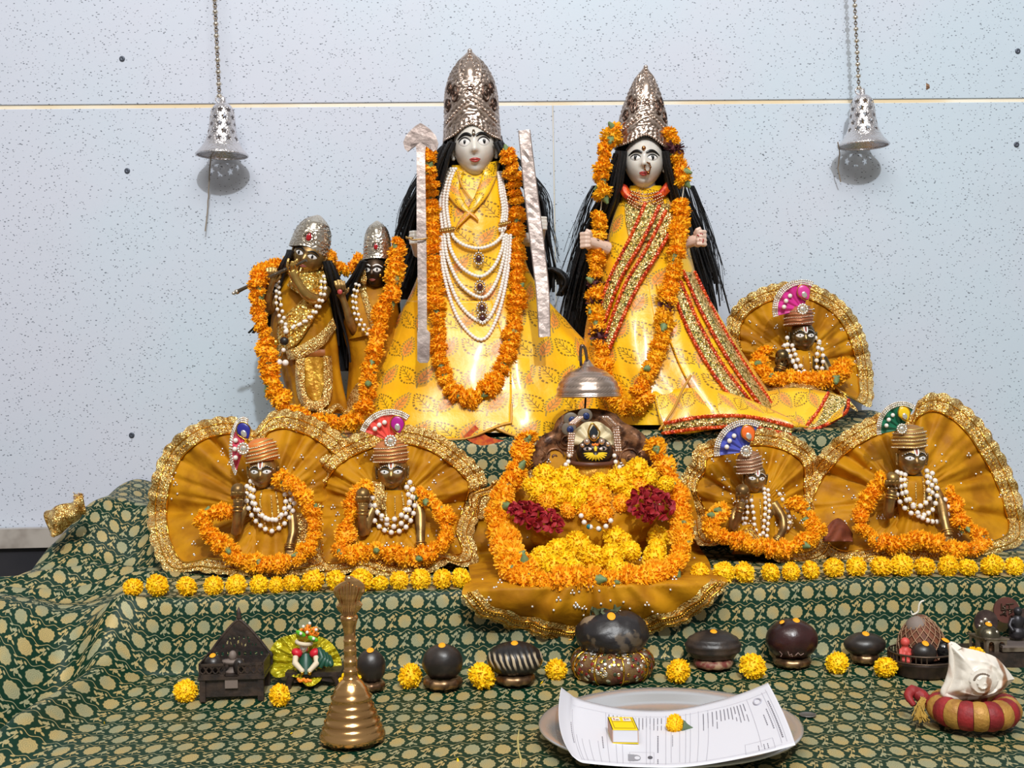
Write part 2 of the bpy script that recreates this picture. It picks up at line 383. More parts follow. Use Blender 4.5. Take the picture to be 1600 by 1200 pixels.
m = MB(); m.plate([S(x, y, DW-.0006) for x, y in ((427, 170), (435, 169), (434, 180), (436, 191), (429, 193), (427, 182))], (0, .0005, 0)); m.build('putty_smear', mat('putty', (214, 196, 160), .9), wall)
m = MB(); m.box((0, 0, 0), (2.1, .012, .019)); m.v = [(p[0], p[1]+YAW*p[0]+DW-.02, p[2]-.328) for p in m.v]
o = m.build('baseboard_back', mSkirting, smooth=False, loc=(0, DW, -.35)); o['kind'] = 'structure'
m = MB(); m.box((0, 1.6, -.98), (3, 1.4, .02)); o = m.build('floor', mFloor, smooth=False, loc=(0, 1.6, -.98)); o['kind'] = 'structure'
m = MB(); m.box((0, 0, 0), (2.1, .008, .2)); m.v = [(p[0], p[1]+YAW*p[0]+DW-.012, p[2]-.548) for p in m.v]
o = m.build('trim_1', mFloor, smooth=False, loc=(0, DW, -.5)); o['kind'] = 'structure'
# raised masonry platform under the cloth (dark stone, seen at the far left under the ledge)
m = MB()
def slab(m, x0, x1, d0, d1, z0, z1):
    P = [wp(x0, d0, z1), wp(x1, d0, z1), wp(x1, d1, z1), wp(x0, d1, z1)]; m.plate(P[::-1], (0, 0, z0-z1))
slab(m, -1.5, 1.6, 1.0, 2.44, -.96, -.475)
o = m.build('trim_platform', mFloor, smooth=False, loc=(0, 1.7, -.96)); o['kind'] = 'structure'

# ================= cloth =================
def cloth_z(x, d):
    t = sm(.50, .86, -x)                       # the left end where the cloth slumps
    fd = 1.752-.22*t; ed = 1.778+.03*t
    z = ZF+.012*sm(1.60, 1.74, d)*(1-t)
    h1 = Z1-z
    top = sm(fd, ed, d) if t < .01 else (1-t)*sm(fd, ed, d)+t*sm(fd-.06, ed+.10, d)
    z += h1*min(1, top)*(1-.10*t)
    # second shelf, its ends falling away to both sides
    endL = min(1, max(0, (x+.86)/.39)); endR = 1-sm(.72, 1.0, x)
    e = endL*endR
    k2 = sm(2.085+.05*(1-e), 2.115+.12*(1-e), d)
    z += (Z2-Z1+.020*sm(2.14, 2.42, d)+.012*nz(x*6, d*9)*e)*k2*e
    # cloth end rolled up over the left corner
    z += (.060*math.exp(-((x+.772)/.070)**2)-.025*math.exp(-((x+.645)/.04)**2))*sm(2.08, 2.16, d)
    z += .018*math.exp(-((d-1.93-.30*(x+.62))/.016)**2)*sm(.50, .62, -x)
    z += .030*math.exp(-((d-2.02-.55*(x+.62))/.022)**2)*sm(.56, .70, -x)
    z += (-.05*math.exp(-((x+.665+.12*(1.6-d))/.04)**2)+.035*math.exp(-((x+.60+.10*(1.6-d))/.03)**2))*sm(1.32, 1.5, d)*(1-sm(1.72, 1.84, d))
    # folds on the slumped left end, small ripples elsewhere
    z += t*(.042*sin(11*d+9*x+2)*sm(1.2, 1.5, d)*(1-sm(1.85, 2.0, d))+.022*nz(x*7, d*7, 3))
    z += .004*nz(x*5, d*6, 1)+.0025*nz(x*16, d*13, 5)+.004*math.exp(-((d-1.745+.02*nz(x*4))/.02)**2)*nz(x*8, 2)
    z -= .16*sm(2.0, 2.12, d)*sm(.82, .92, -x)
    return z
def zc(x, d): return cloth_z(x, d)
xsn = [-1.15+2.45*i/330 for i in range(331)]
ds = [1.02+.58*i/50 for i in range(50)]+[1.60+.14*i/16 for i in range(16)]+[1.74+.06*i/26 for i in range(26)]+[1.80+.27*i/34 for i in range(34)]+[2.07+.08*i/22 for i in range(22)]+[2.15+.285*i/24 for i in range(25)]
P = []; UV = []
acc = [0.0]*len(xsn); prev = None
for d in ds:
    row = []; uv = []
    for i, x in enumerate(xsn):
        z = cloth_z(x, d); bow = .006*nz(x*9, z*9, 8)
        p = wp(x, d+bow, z); row.append(p)
        if prev is not None:
            dd = p-prev[i]; acc[i] += math.hypot(dd.y*.60, dd.z)
        uv.append((x+.004*nz(x*5, d*5), acc[i]))
    P.append(row); UV.append(uv); prev = row
m = MB(); m.grid(P, uv=UV)
cloth = m.build('altar_cloth', mBroc, loc=(0, 1.7, ZF))
tag(cloth, 'green silk brocade cloth with gold medallions covering the whole stepped altar', 'cloth')

# ================= flowers =================
def marigold_mesh(name, seed, mats, flat=1.0, npet=150, ragged=.10, calyx=True, w=.17, core=.72):
    r = random.Random(seed); m = MB()
    m.ball((0, 0, 0), (core*1.06, core*1.06, core*flat*1.06), 12, 8)
    for i in range(npet):
        zc_ = 1-2*(i+.5)/npet; ph = i*2.39996+r.uniform(-.3, .3); q = math.sqrt(1-zc_*zc_)
        n = Vector((q*cos(ph), q*sin(ph), zc_)); n = (n+Vector((r.gauss(0, .12), r.gauss(0, .12), r.gauss(0, .12)))).normalized()
        t = n.orthogonal().normalized(); t = Quaternion(n, r.uniform(0, 6.28)) @ t; b = n.cross(t)
        L = 1+r.uniform(-ragged, ragged); ww = w*r.uniform(.75, 1.25); bend = r.uniform(-.10, .16)
        vs = []
        for (u, wd) in ((core*.85, .55), (core+.6*(L-core), 1.0), (L, .85)):
            for sdx in (-1, 0, 1):
                lift = -.05*sdx*sdx*(u/L) + (r.uniform(-.05, .05) if u == L else 0)
                p = n*(u+lift)+t*(sdx*ww*wd)+b*(bend*(u-core)/(1-core+.01)*.8 + .05*abs(sdx))
                vs.append((p.x, p.y, p.z*flat))
        m.add(vs, [(0, 1, 4, 3), (1, 2, 5, 4), (3, 4, 7, 6), (4, 5, 8, 7)])
    if calyx:
        m.lathe((0, 0, -flat*.92), [(.12, -.5), (.2, -.3), (.34, -.05), (.40, .25)], 8, mi=1)
    return m.mesh(name, mats)
POM = [marigold_mesh('marigold_bloom', 10+k, [mYel, mGreen], .86, 330, .07, False, .095, .80) for k in range(4)]
POMO = marigold_mesh('orange_bloom', 31, [mOra, mGreen], .86, 330, .07, False, .095, .80)
POMC = marigold_mesh('marigold_with_calyx', 40, [mYel, mGreen], .95, 330, .07, True, .095, .80)
GAR = [marigold_mesh('garland_bloom', 50+k, [mOra, mGreen], .62, 210, .15, k < 2, .115, .70) for k in range(4)]
GARA = [marigold_mesh('garland_bloom_amber', 60+k, [mAmb, mGreen], .60, 210, .15, k == 0, .115, .70) for k in range(2)]
GARM = marigold_mesh('garland_bloom_maroon', 70, [mMar, mGreen], .8, 60, .34, True, .16, .45)
RG = random.Random(5)
def rquat(r=RG): return Quaternion((r.gauss(0, 1), r.gauss(0, 1), r.gauss(0, 1), r.gauss(0, 1))).normalized()
def marigold(p, r, label, group=None, mesh=None, rot=None):
    o = inst('marigold', mesh or RG.choice(POM), p, rot=rot or rquat(), scale=r)
    return tag(o, label, 'flower', group)
def garland(name, label, pts, r, step, meshes=GAR, maroon=(), closed=False, gaps=(), squash=1.0, group=None, jit=.18, upright=.0):
    """pts: (x,y,d) px path; r, step in px"""
    C = [S(*p) for p in catmull(pts, 14*len(pts))]
    dm = sum(p[2] for p in pts)/len(pts); k = dm/F
    A = arc(C, step*k)
    root = thing(name, label, 'garland', A[len(A)//2], group)
    m = MB(); m.tube(C[::2], .0011, 5); m.build('thread', mThread, root)
    for i, p in enumerate(A):
        f = i/len(A)
        if any(a <= f <= b for a, b in gaps): continue
        t = (A[min(i+1, len(A)-1)]-A[max(i-1, 0)]).normalized()
        if RG.random() < .5: t = -t
        t = (t+Vector((RG.gauss(0, jit), RG.gauss(0, jit), RG.gauss(0, jit)))).normalized()
        q = t.to_track_quat('Z', 'X') @ Quaternion((0, 0, 1), RG.uniform(0, 6.28))
        mar = any(abs(f-a) < .5/len(A)+1e-6 for a in maroon)
        rr = r*k*RG.uniform(.80, 1.2)
        inst('flower', GARM if mar else RG.choice(meshes), p+Vector((RG.gauss(0, .0012), RG.gauss(0, .001), RG.gauss(0, .0012))), root, q, (rr, rr, rr*squash))
    return root
# ================= beads =================
def ball_mesh(name, mt, nu=12, nv=8):
    m = MB(); m.ball((0, 0, 0), 1, nu, nv); return m.mesh(name, mt)
BEAD = ball_mesh('pearl_bead', mPearl); GBEAD = ball_mesh('gold_bead', mGoldBead, 8, 6)
def necklace(name, label, strands, rp, step, gold=True, group=None, extra=None):
    """strands of (x,y,d) px paths; each pearl an object, gold spacers joined"""
    c = S(*strands[0][len(strands[0])//2]); root = thing(name, label, 'necklace', c, group); gb = MB()
    for st in strands:
        C = [S(*p) for p in catmull(st, 12*len(st))]; k = st[0][2]/F
        A = arc(C, step*k*.5); gb.tube(C[::2], .0006, 4)
        for i, p in enumerate(A):
            if i % 2 == 0: inst('pearl', BEAD, p, root, scale=rp*k)
            elif gold: gb.ball(p, rp*k*.55, 7, 5)
    gb.build('gold_spacers', mGoldBead, root, kind='stuff')
    return root
# ================= draped bodies of cloth =================
class Drape:
    def __init__(s, rows, n=(0, 0), amp=0): s.rows = rows; s.n = n; s.amp = amp
    def row(s, y):
        r = s.rows
        if y <= r[0][0]: return r[0][1:]
        for i in range(len(r)-1):
            if y <= r[i+1][0]:
                t = (y-r[i][0])/(r[i+1][0]-r[i][0])
                p0 = r[max(i-1, 0)]; p1 = r[i]; p2 = r[i+1]; p3 = r[min(i+2, len(r)-1)]
                return tuple(.5*(2*b+(c-a)*t+(2*a-5*b+4*c-d)*t*t+(3*b-a-3*c+d)*t**3) for a, b, c, d in zip(p0[1:], p1[1:], p2[1:], p3[1:]))
        return r[-1][1:]
    def pleat(s, th, y):
        if not s.amp: return 0
        f = (y-s.rows[0][0])/(s.rows[-1][0]-s.rows[0][0]); ph = 1.3*nz(th*.8, y*.006, 3)
        return s.amp*(.25+f)*(sin(s.n[0]*th+ph*3)+.5*sin(s.n[1]*th-ph*4+1))
    def pt(s, th, y, off=0):
        xl, xr, dc, dep = s.row(y); cx = (xl+xr)/2; hw = (xr-xl)/2; p = s.pleat(th, y)
        return S(cx+hw*sin(th)*(1+.4*p), y, dc-(dep*(1+p)+off)*cos(th)-off*.0)
    def d(s, x, y, off=0):
        xl, xr, dc, dep = s.row(y); cx = (xl+xr)/2; hw = (xr-xl)/2; q = max(-.999, min(.999, (x-cx)/hw)); th = math.asin(q)
        return dc-dep*(1+s.pleat(th, y))*cos(th)-off
    def on(s, x, y, off=.002): return S(x, y, s.d(x, y, off))
    def mb(s, y0, y1, ny, t0=-pi, t1=pi, nt=96, uvs=1.0, cap=True, edge=None):
        m = MB(); P = []; UV = []; kf = 2.2/F
        for i in range(ny+1):
            y = y0+(y1-y0)*i/ny; row = []; uv = []
            for j in range(nt+1):
                th = t0+(t1-t0)*j/nt; yy = y
                if edge: yy = y0+(edge(th)-y0)*i/ny
                row.append(s.pt(th, yy)); xl, xr, dc, dep = s.row(yy)
                uv.append(((th*.62*(xr-xl)/2)*kf*uvs, -yy*kf*uvs))
            P.append(row); UV.append(uv)
        m.grid(P, uv=UV, flip=True); return m
def ribbon(m, L, Rr, dfun, n=50, nw=6, off=.002, mi=0, bump=.0, uvs=1):
    """cloth band between two px polylines, laid on surface dfun(x,y)"""
    A = catmull(L, n); B = catmull(Rr, n); P = []
    for i, (a, b) in enumerate(zip(A, B)):
        P.append([S(a[0]+(b[0]-a[0])*j/nw, a[1]+(b[1]-a[1])*j/nw, dfun(a[0]+(b[0]-a[0])*j/nw, a[1]+(b[1]-a[1])*j/nw)-off-bump*sin(pi*j/nw)) for j in range(nw+1)])
    m.grid(P, mi=mi)
def sequin_row(m, line, dfun, r, step, off=.004):
    """flat round sequins overlapping along a px polyline"""
    C = [S(x, y, dfun(x, y)-off) for x, y in catmull(line, 60)]
    for p in arc(C, step*2.2/F):
        n = Vector((RG.gauss(0, .3), -1, RG.gauss(.1, .3))).normalized(); q = n.to_track_quat('Z', 'X').to_matrix()
        m.lathe(p, [(r*2.2/F, 0), (r*2.2/F*.9, .0006), (.0002, .0003)], 8, rot=q)
# ================= heads =================
class Head:
    """unit head: x across, z up, -y the face; c centre, half sizes, rotation"""
    def __init__(s, c, hw, hh, hd, rot, nose=.26, jaw=.30):
        s.c = Vector(c); s.h = (hw, hd, hh); s.r = rot; s.nose = nose; s.jaw = jaw
    def xs(s, z): return 1-(s.jaw*abs(z)**1.7 if z < 0 else .06*z*z)
    def y(s, x, z):
        q = math.sqrt(max(0, 1-min(1, abs(z)**2.2))); a = max(-1, min(1, x/(max(q, 1e-4)*s.xs(z)))); y = -q*math.sqrt(1-a*a)
        nb = sm(.30, -.16, z) if z > -.16 else sm(-.31, -.17, z)
        y -= s.nose*nb*g(x, .075+.055*nb)+.07*g(x-.09, .06)*g(z+.20, .07)+.07*g(x+.09, .06)*g(z+.20, .07)
        y += .075*(g(x-.38, .20)+g(x+.38, .20))*g(z-.10, .14)
        y -= .05*g(z-.32, .12)*g(x, .6)+.045*g(x, .22)*g(z+.50, .10)-.04*g(x, .3)*g(z+.655, .06)+.09*g(x, .28)*g(z+.84, .13)
        y -= .04*(g(x-.5, .25)+g(x+.5, .25))*g(z+.22, .25)
        return y
    def w(s, p): return s.c+s.r @ Vector((p[0]*s.h[0], p[1]*s.h[1], p[2]*s.h[2]))
    def on(s, x, z, off=.02): return s.w((x, s.y(x, z)-off, z))
    def skin(s, nu=56, nv=52):
        m = MB(); P = []
        for i in range(nv+1):
            z = -cos(pi*i/nv); row = []; q = math.sqrt(max(0, 1-abs(z)**2.2)); w = s.xs(z)
            for j in range(nu):
                t = 2*pi*j/nu; x = q*w*sin(t)
                y = s.y(x, z) if cos(t) > 0 else q*abs(cos(t))
                if cos(t) > 0 and cos(t) < .35: y = y*(cos(t)/.35)+(-q*cos(t))*(1-cos(t)/.35)
                row.append(s.w((x, y, z)))
            P.append(row)
        m.grid(P, cv=True); return m
    def eye(s, sd, par, ex=.40, ez=.10, a=.25, b=.115, iris=.088, look=(0, 0), brow=.34, bw=.05, bm=None, wh=None, lid=True):
        m = MB(); n = 20; rows = []
        for i in range(5):
            k = 1-i/4; row = []
            for j in range(n):
                t = 2*pi*j/n; xx = ex*sd+a*k*cos(t); zz = ez+b*k*sin(t)*(1-.25*cos(t)**2)
                row.append(s.w((xx, s.y(xx, zz)-.015-.07*(1-k*k), zz)))
            rows.append(row)
        m.grid(rows, cv=True, flip=True); e = m.build('eye', wh or mWhite, par)
        m = MB(); cx = ex*sd+look[0]; cz = ez+look[1]; rows = []
        for i in range(3):
            k = 1-i/2; rows.append([s.w((cx+iris*k*cos(2*pi*j/14), s.y(ex*sd, ez)-.092-.02*(1-k), cz+iris*k*1.1*sin(2*pi*j/14))) for j in range(14)])
        m.grid(rows, cv=True, flip=True); m.build('iris', mBlack, par)
        if lid:
            m = MB(); P = [s.w((ex*sd+a*1.06*cos(t), s.y(ex*sd+a*cos(t), ez+b*sin(t))-.035, ez+b*1.1*sin(t)*(1-.25*cos(t)**2))) for t in [pi*i/14 for i in range(15)]]
            m.tube(P, [.010*s.h[2]+.012*s.h[2]*sin(pi*i/14) for i in range(15)], 6); m.build('eyelid', mBlack, par)
        if brow:
            m = MB(); Q = []
            for i in range(13):
                f = i/12; xx = sd*(.10+.66*f); zz = brow-.02+.10*sin(pi*min(1, f*1.0))-.07*f*f
                Q.append(s.on(xx, zz, .012))
            m.tube(Q, [s.h[2]*bw*(.35+.65*sin(pi*(.12+.85*i/12))) for i in range(13)], 7, flat=.5); m.build('eyebrow', bm or mBlack, par)
    def lips(s, par, mt=None, z=-.49, w=.27, th=.042):
        for (dz, up) in ((.03, 1), (-.045, 0)):
            m = MB(); P = []; r = []
            for i in range(13):
                f = i/6-1; x = f*w; zz = z+dz*(1-f*f)+.02*f*f+(-.012*g(f, .2) if up else 0); P.append(s.on(x, zz, .0)); r.append(s.h[2]*th*(1.02-abs(f)**1.6)*(1 if up else 1.2))
            m.tube(P, r, 8, flat=.7); m.build('lip', mt or mRed, par)
    def ear(s, sd, par, mt):
        m = MB(); c = (sd*.97, -.02, -.02)
        P = [s.w((c[0]+sd*.09*(1+.3*sin(t)), c[1]-.05+.05*cos(t), c[2]+.30*sin(t)*1.0+.0)) for t in [pi*1.5*i/14-pi*.4 for i in range(15)]]
        m.tube(P, s.h[2]*.06, 7); m.ball(s.w((c[0]+sd*.03, c[1], c[2]-.05)), (s.h[0]*.10, s.h[0]*.14, s.h[2]*.22), 10, 8, rot=s.r); m.ball(s.w((c[0]+sd*.05, c[1]-.02, c[2]-.32)), s.h[2]*.07, 8, 6)
        m.build('ear', mt, par)
def rot(yaw=0, pitch=0, roll=0):
    """yaw: turn to viewer's right +; pitch: nod down +; roll: clockwise in the picture +"""
    return Matrix.Rotation(roll, 3, 'Y') @ Matrix.Rotation(yaw, 3, 'Z') @ Matrix.Rotation(pitch, 3, 'X')
# ================= crowns =================
def crown(par, name, base, axis_h, prof, mt, rotm, arch=.12, sc=10, amp=.05, n=150, nv=84, dia=True, gem=False, seed=0, beads=True):
    """base: centre of rim; prof: [(t, radius)] over height axis_h; arch: lift of the rim over the brow (fraction)"""
    pr = catmull(prof, 60)
    def rad(t):
        for a, b in zip(pr, pr[1:]):
            if t <= b[0]: return a[1]+(b[1]-a[1])*(t-a[0])/max(1e-6, b[0]-a[0])
        return pr[-1][1]
    def pos(th, t, e=0):
        lift = arch*g(th, .55)*(1-t)**2; tt = t+lift; r = rad(min(1, tt))+e
        return base+rotm @ Vector((r*sin(th), -r*cos(th)*.95, tt*axis_h))
    Rm = rad(0)
    def emb(th, t):
        a = th*Rm*sc/Rm*.5; b = t*axis_h/Rm*sc*.5
        w1 = nz(a*.9+seed, b*.9, 1); w2 = nz(a*.9, b*.9+seed, 4)
        s1 = abs(sin(a*3.6+2.6*w1+1.4*sin(b*3.2)))**.7*abs(cos(b*3.2+2.4*w2))**.7
        ring = .5+.5*sin(26*(((abs(th)-.55)**2)*1.1+(t-.52)**2*3)**.5*1.0)
        band = 0
        if t < .10: band = .9*(.5+.5*cos(th*34))
        if dia:
            q = abs(t-.13-.16*(1-min(1, abs(th)/1.1)))
            band = max(band, 1.1*g(q, .022)); q2 = abs(t-.27-.14*(1-min(1, abs(th)/1.1))); band = max(band, .9*g(q2, .018))
        tear = 0
        if t > .52:
            q = math.hypot(th*rad(t)/Rm/.40, (t-.74)/.24); tear = 1.6*g(q, .55)+.9*g(q-1, .10)
        return max(1.0*s1, .55*ring*(1 if .3 < t < .6 else .3), band, tear)
    m = MB(); P = []
    for i in range(nv+1):
        t = i/nv; P.append([pos(2*pi*j/n-pi, t, Rm*amp*emb(2*pi*j/n-pi, t)*min(1, (1-t)*9)) for j in range(n)])
    m.grid(P, cv=True); o = m.build(name, mt, par)
    if beads:
        m = MB()
        for k in range(64):
            th = 2*pi*k/64; m.ball(pos(th-pi, .012, Rm*.03), Rm*.052, 7, 5)
        for sd in (-1, 1):
            for k in range(11):
                f = k/10; m.ball(pos(sd*1.1*f, .19+.16*(1-f), Rm*.05), Rm*.048, 7, 5)
                m.ball(pos(sd*(.05+.44*f**.8), .97-.47*f, Rm*.05), Rm*.045, 7, 5)
            for (t0, th0, rr) in ((.46, .62, .20), (.36, 1.0, .15), (.55, .95, .13)):
                m.tube([pos(sd*(th0+rr*(1-i/22)*cos(i*.55)), t0+rr*.62*(1-i/22)*sin(i*.55), Rm*.06) for i in range(22)], [Rm*.035]*22, 6)
        for k in range(9):
            a = 2*pi*k/9; m.ball(pos(.17*cos(a), .50+.05*sin(a), Rm*.06), Rm*.04, 7, 5)
        m.tube([pos(.0+.10*cos(a), .50+.025*sin(a), Rm*.08) for a in [2*pi*i/12 for i in range(12)]], Rm*.025, 6, closed=True)
        m.ball(pos(0, 1, 0), Rm*.09, 8, 6)
        m.build('crown_beading', mt, par, kind='stuff')
    if gem:
        m = MB(); c = pos(0, .30, Rm*.10)
        m.ball(c, (Rm*.15, Rm*.09, Rm*.22), 12, 10, rot=rotm, fn=lambda p: Vector((p.x*(1-.45*max(0, p.z)), p.y, p.z))); m.build('red_gem', mCrimson, par)
        m = MB(); m.tube([pos(.24*cos(a), .30+.135*sin(a)*(Rm/axis_h*2.1), Rm*.08) for a in [2*pi*i/26 for i in range(26)]], Rm*.028, 6, closed=True)
        for a in range(22): m.ball(pos(.33*cos(a*2*pi/22), .30+.185*sin(a*2*pi/22)*(Rm/axis_h*2.1), Rm*.08), Rm*.035, 6, 5)
        m.build('gem_setting', mt, par)
    return pos
# ================= hair =================
def locks(m, paths, n, spread, r0, r1, seed=1, wav=.004):
    rr = random.Random(seed)
    for k in range(n):
        q = paths[rr.randrange(len(paths))]; dx = rr.gauss(0, spread); dd = rr.gauss(0, .012); L = rr.uniform(.72, 1.05); ph = rr.uniform(0, 6)
        pts = catmull(q, 16); mm = int(len(pts)*min(1, L)); P = []
        for i in range(mm):
            f = i/15; x, y, d = pts[i]; P.append(S(x+dx*(.4+f), y, d+dd)+Vector((wav*f*sin(ph+f*7), 0, 0)))
        if len(P) > 3: m.tube(P, [r0+(r1-r0)*i/len(P) for i in range(len(P))], 5)
# ================= tall marble god =================
def px(n, d): return n*d/F
dR = 2.27
god = thing('marble_deity_statue', 'tallest white marble deity statue in silver crown and yellow leaf-print robe, upper shelf', 'statue', S(742, 672, 2.26))
robe = Drape([(262, 704, 776, 2.275, .030), (280, 697, 786, 2.275, .040), (305, 690, 797, 2.275, .052), (340, 680, 806, 2.275, .060), (380, 668, 815, 2.275, .066), (420, 656, 826, 2.275, .070),
              (460, 640, 850, 2.275, .078), (500, 618, 885, 2.275, .088), (560, 590, 935, 2.275, .108), (610, 560, 960, 2.275, .128), (650, 535, 975, 2.275, .146), (684, 520, 985, 2.275, .158)], (9, 17), .020)
rb = robe.mb(258, 676, 90, -pi, pi, 130).build('robe', mLeaf, god)
# front flaps of the robe: two overlapping hem panels with corded edges
lf = Drape([(r[0], r[1], r[2], r[3], r[4]+.006) for r in robe.rows], (7, 13), .022)
def hemL(th): return 690-4*cos(th*3)-(26*sm(-.15, .22, th))
m = lf.mb(470, 690, 60, -1.35, .20, 70, edge=hemL); m.build('robe_hem_panel', mLeaf, god, solid=.0015)
m = MB(); m.tube([lf.pt(t, hemL(t), .001) for t in [-1.35+1.55*i/50 for i in range(51)]]+[lf.pt(.2, hemL(.2)-30*i/5, .001) for i in range(1, 6)], .0022, 6); m.build('hem_piping', mPipe, god)
rf = Drape([(r[0], r[1]+60, r[2]-30, r[3], r[4]+.002) for r in robe.rows], (6, 15), .030)
def hemR(th): return 664+22*sm(-.1, .45, th)+5*sin(th*9)
m = rf.mb(560, 690, 44, -.08, 1.35, 60, edge=hemR); m.build('robe_hem_panel', mLeaf, god, solid=.0015)
m = MB(); m.tube([rf.pt(t, hemR(t), .001) for t in [-.08+1.43*i/50 for i in range(51)]], .0022, 6); m.build('hem_piping', mPipe, god)
m = MB(); ribbon(m, [(724, 682), (744, 694), (790, 702)], [(742, 664), (768, 684), (830, 694)], lambda x, y: 2.115, 20, 5); m.build('red_underskirt', mat('red_gold_print', (220, 110, 30), .5, col2=(190, 60, 30), vs=120), god)
# shawl collar: two crossed folds
for (pts, mt) in (([(706, 262, 2.245), (700, 290, 2.226), (715, 318, 2.208), (744, 340, 2.202)], mLeaf), ([(776, 250, 2.245), (768, 280, 2.222), (752, 312, 2.204), (716, 352, 2.200)], mLeaf)):
    A = catmull(pts, 20); P = []
    for i, a in enumerate(A):
        f = i/19; w = (26-4*f)*(1-.85*f**6); sx = 1 if pts[0][0] < 740 else -1
        P.append([S(a[0]+sx*w*(j/6-.25), a[1]+6*(j/6), robe.d(min(max(a[0]+sx*w*(j/6-.25), 684), 798), max(a[1], 268))-.006-.004*sin(pi*j/6)*(1-.4*f)) for j in range(7)])
    m = MB(); uv = [[(i*.006, j*.006) for j in range(7)] for i in range(20)]; m.grid(P, uv=uv); m.build('shawl_fold', mt, god, solid=.002)
m = MB(); m.tube([S(x, y, robe.d(x, max(y, 268))-.010) for x, y in catmull([(715, 268), (722, 290), (737, 312)], 14)], .0018, 5); m.build('shawl_piping', mPipe, god)
# neck + head
m = MB(); m.tube([S(741, 262, 2.262), S(741, 285, 2.268), S(741, 300, 2.27)], [px(19, dR), px(20, dR), px(28, dR)], 16); m.build('neck', mMarble, god)
H = Head(S(741, 231, 2.255), px(32.5, dR), px(46, dR), px(38, dR), rot(.03, .04, -.035), jaw=.34)
hd = H.skin().build('head', mMarble, god)
for sd in (-1, 1):
    H.eye(sd, hd, ex=.45, ez=.10, a=.255, b=.135, iris=.075, look=(.02, .0), brow=.30, bw=.062); H.ear(sd, hd, mMarble)
H.lips(hd)
m = MB(); P = [H.on(0, z, .02) for z in (.27, .33, .40, .48)]; m.tube(P, [.0016, .0034, .0034, .0022], 7); m.ball(H.on(0, .36, .05), .0030, 8, 6); m.build('forehead_jewel', mSilver2, hd)
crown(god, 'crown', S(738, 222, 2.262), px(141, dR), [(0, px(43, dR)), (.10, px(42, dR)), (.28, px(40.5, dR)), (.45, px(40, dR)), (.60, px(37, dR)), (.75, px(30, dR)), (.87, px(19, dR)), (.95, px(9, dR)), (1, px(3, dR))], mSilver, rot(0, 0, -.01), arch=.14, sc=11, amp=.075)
m = MB()
hb = Drape([(214, 694, 784, 2.30, .022), (245, 684, 796, 2.31, .026), (290, 668, 806, 2.32, .030), (340, 648, 832, 2.34, .030), (390, 634, 846, 2.35, .028), (440, 622, 858, 2.355, .022), (470, 618, 850, 2.36, .016)], (21, 37), .10)
hair = hb.mb(212, 468, 50, -pi, pi, 110).build('hair', mHair, god)
locks(m, [[(706, 222, 2.245), (694, 250, 2.25), (684, 285, 2.262), (668, 330, 2.28), (650, 390, 2.31), (632, 450, 2.33)], [(700, 226, 2.26), (680, 270, 2.275), (650, 320, 2.30), (632, 380, 2.33), (622, 440, 2.34)]], 50, 5, .0042, .0018, 3)
locks(m, [[(776, 222, 2.245), (790, 250, 2.25), (800, 290, 2.262), (812, 340, 2.29), (824, 400, 2.31)], [(782, 224, 2.26), (806, 270, 2.28), (840, 310, 2.32), (850, 370, 2.34), (862, 440, 2.345)]], 46, 5, .0042, .0016, 4)
m.build('hair_locks', mHair, hair, kind='stuff')
m = MB(); locks(m, [[(786, 226, 2.31), (826, 270, 2.33), (850, 310, 2.34), (858, 360, 2.345), (872, 410, 2.345)], [(694, 228, 2.31), (660, 270, 2.33), (636, 320, 2.34), (630, 380, 2.345), (622, 440, 2.345)]], 60, 5, .0008, .0005, 8, .009)
locks(m, [[(862, 420, 2.33), (875, 428, 2.325), (880, 445, 2.325), (876, 462, 2.33)]], 26, 5, .0045, .003, 9, .006); m.build('hair_wisps', mHair, hair, kind='stuff')
# hands hidden in garlands hold the two silver staves: small marble fists on the stave line
for (x, y, d) in ((648, 372, 2.215), (846, 350, 2.235)):
    m = MB(); c = S(x, y, d); m.ball(c, (px(10, d), px(10, d), px(11, d)))
    for k in range(4): m.tube([c+Vector((px(-9+2, d), -px(6, d), px(8-5.4*k, d))), c+Vector((px(0, d), -px(12, d), px(8-5.4*k, d))), c+Vector((px(8, d), -px(7, d), px(8-5.4*k, d)))], px(2.9, d), 7)
    m.tube([c, c+Vector((px(4 if x < 700 else -4, d), .02, -px(20, d))), c+Vector((px(20 if x < 700 else -22, d), .05, px(-20, d)))], [px(9, d), px(10, d), px(12, d)], 10)
    m.build('hand', mMarble, god, remesh=.0014, relax=2)
# silver arrow-headed staff
def flat_px(name, label, cat, pts, d, th, mt, dd=0):
    root = thing(name, label, cat, S(pts[0][0], pts[0][1], d)); return root
spear = thing('silver_arrow_staff', 'tall silver arrow with broad barbed head standing beside the tallest statue', 'arrow', S(661, 566, 2.07))
m = MB(); d = 2.10
m.plate([S(x, y, 2.10+(566-y)/370*.02) for x, y in ((651, 238), (664, 238), (666, 370), (667, 515), (672, 520), (671, 562), (668, 567), (656, 567), (652, 563), (652, 520), (653, 515), (652, 372), (651, 370))], (0, .004, 0)); m.build('shaft', mSilverFlat, spear, smooth=False)
m = MB(); m.fan([S(x, y, 2.120) for x, y in ((657, 192), (664, 196), (672, 202), (681, 212), (685, 224), (683, 232), (677, 237), (673, 232), (674, 227), (669, 225), (665, 230), (664, 240), (651, 240), (650, 230), (646, 226), (641, 226), (642, 232), (637, 237), (632, 232), (630, 222), (634, 212), (643, 202), (650, 196))], (0, .004, 0)); m.build('arrow_head', mSilverFlat, spear, smooth=False)
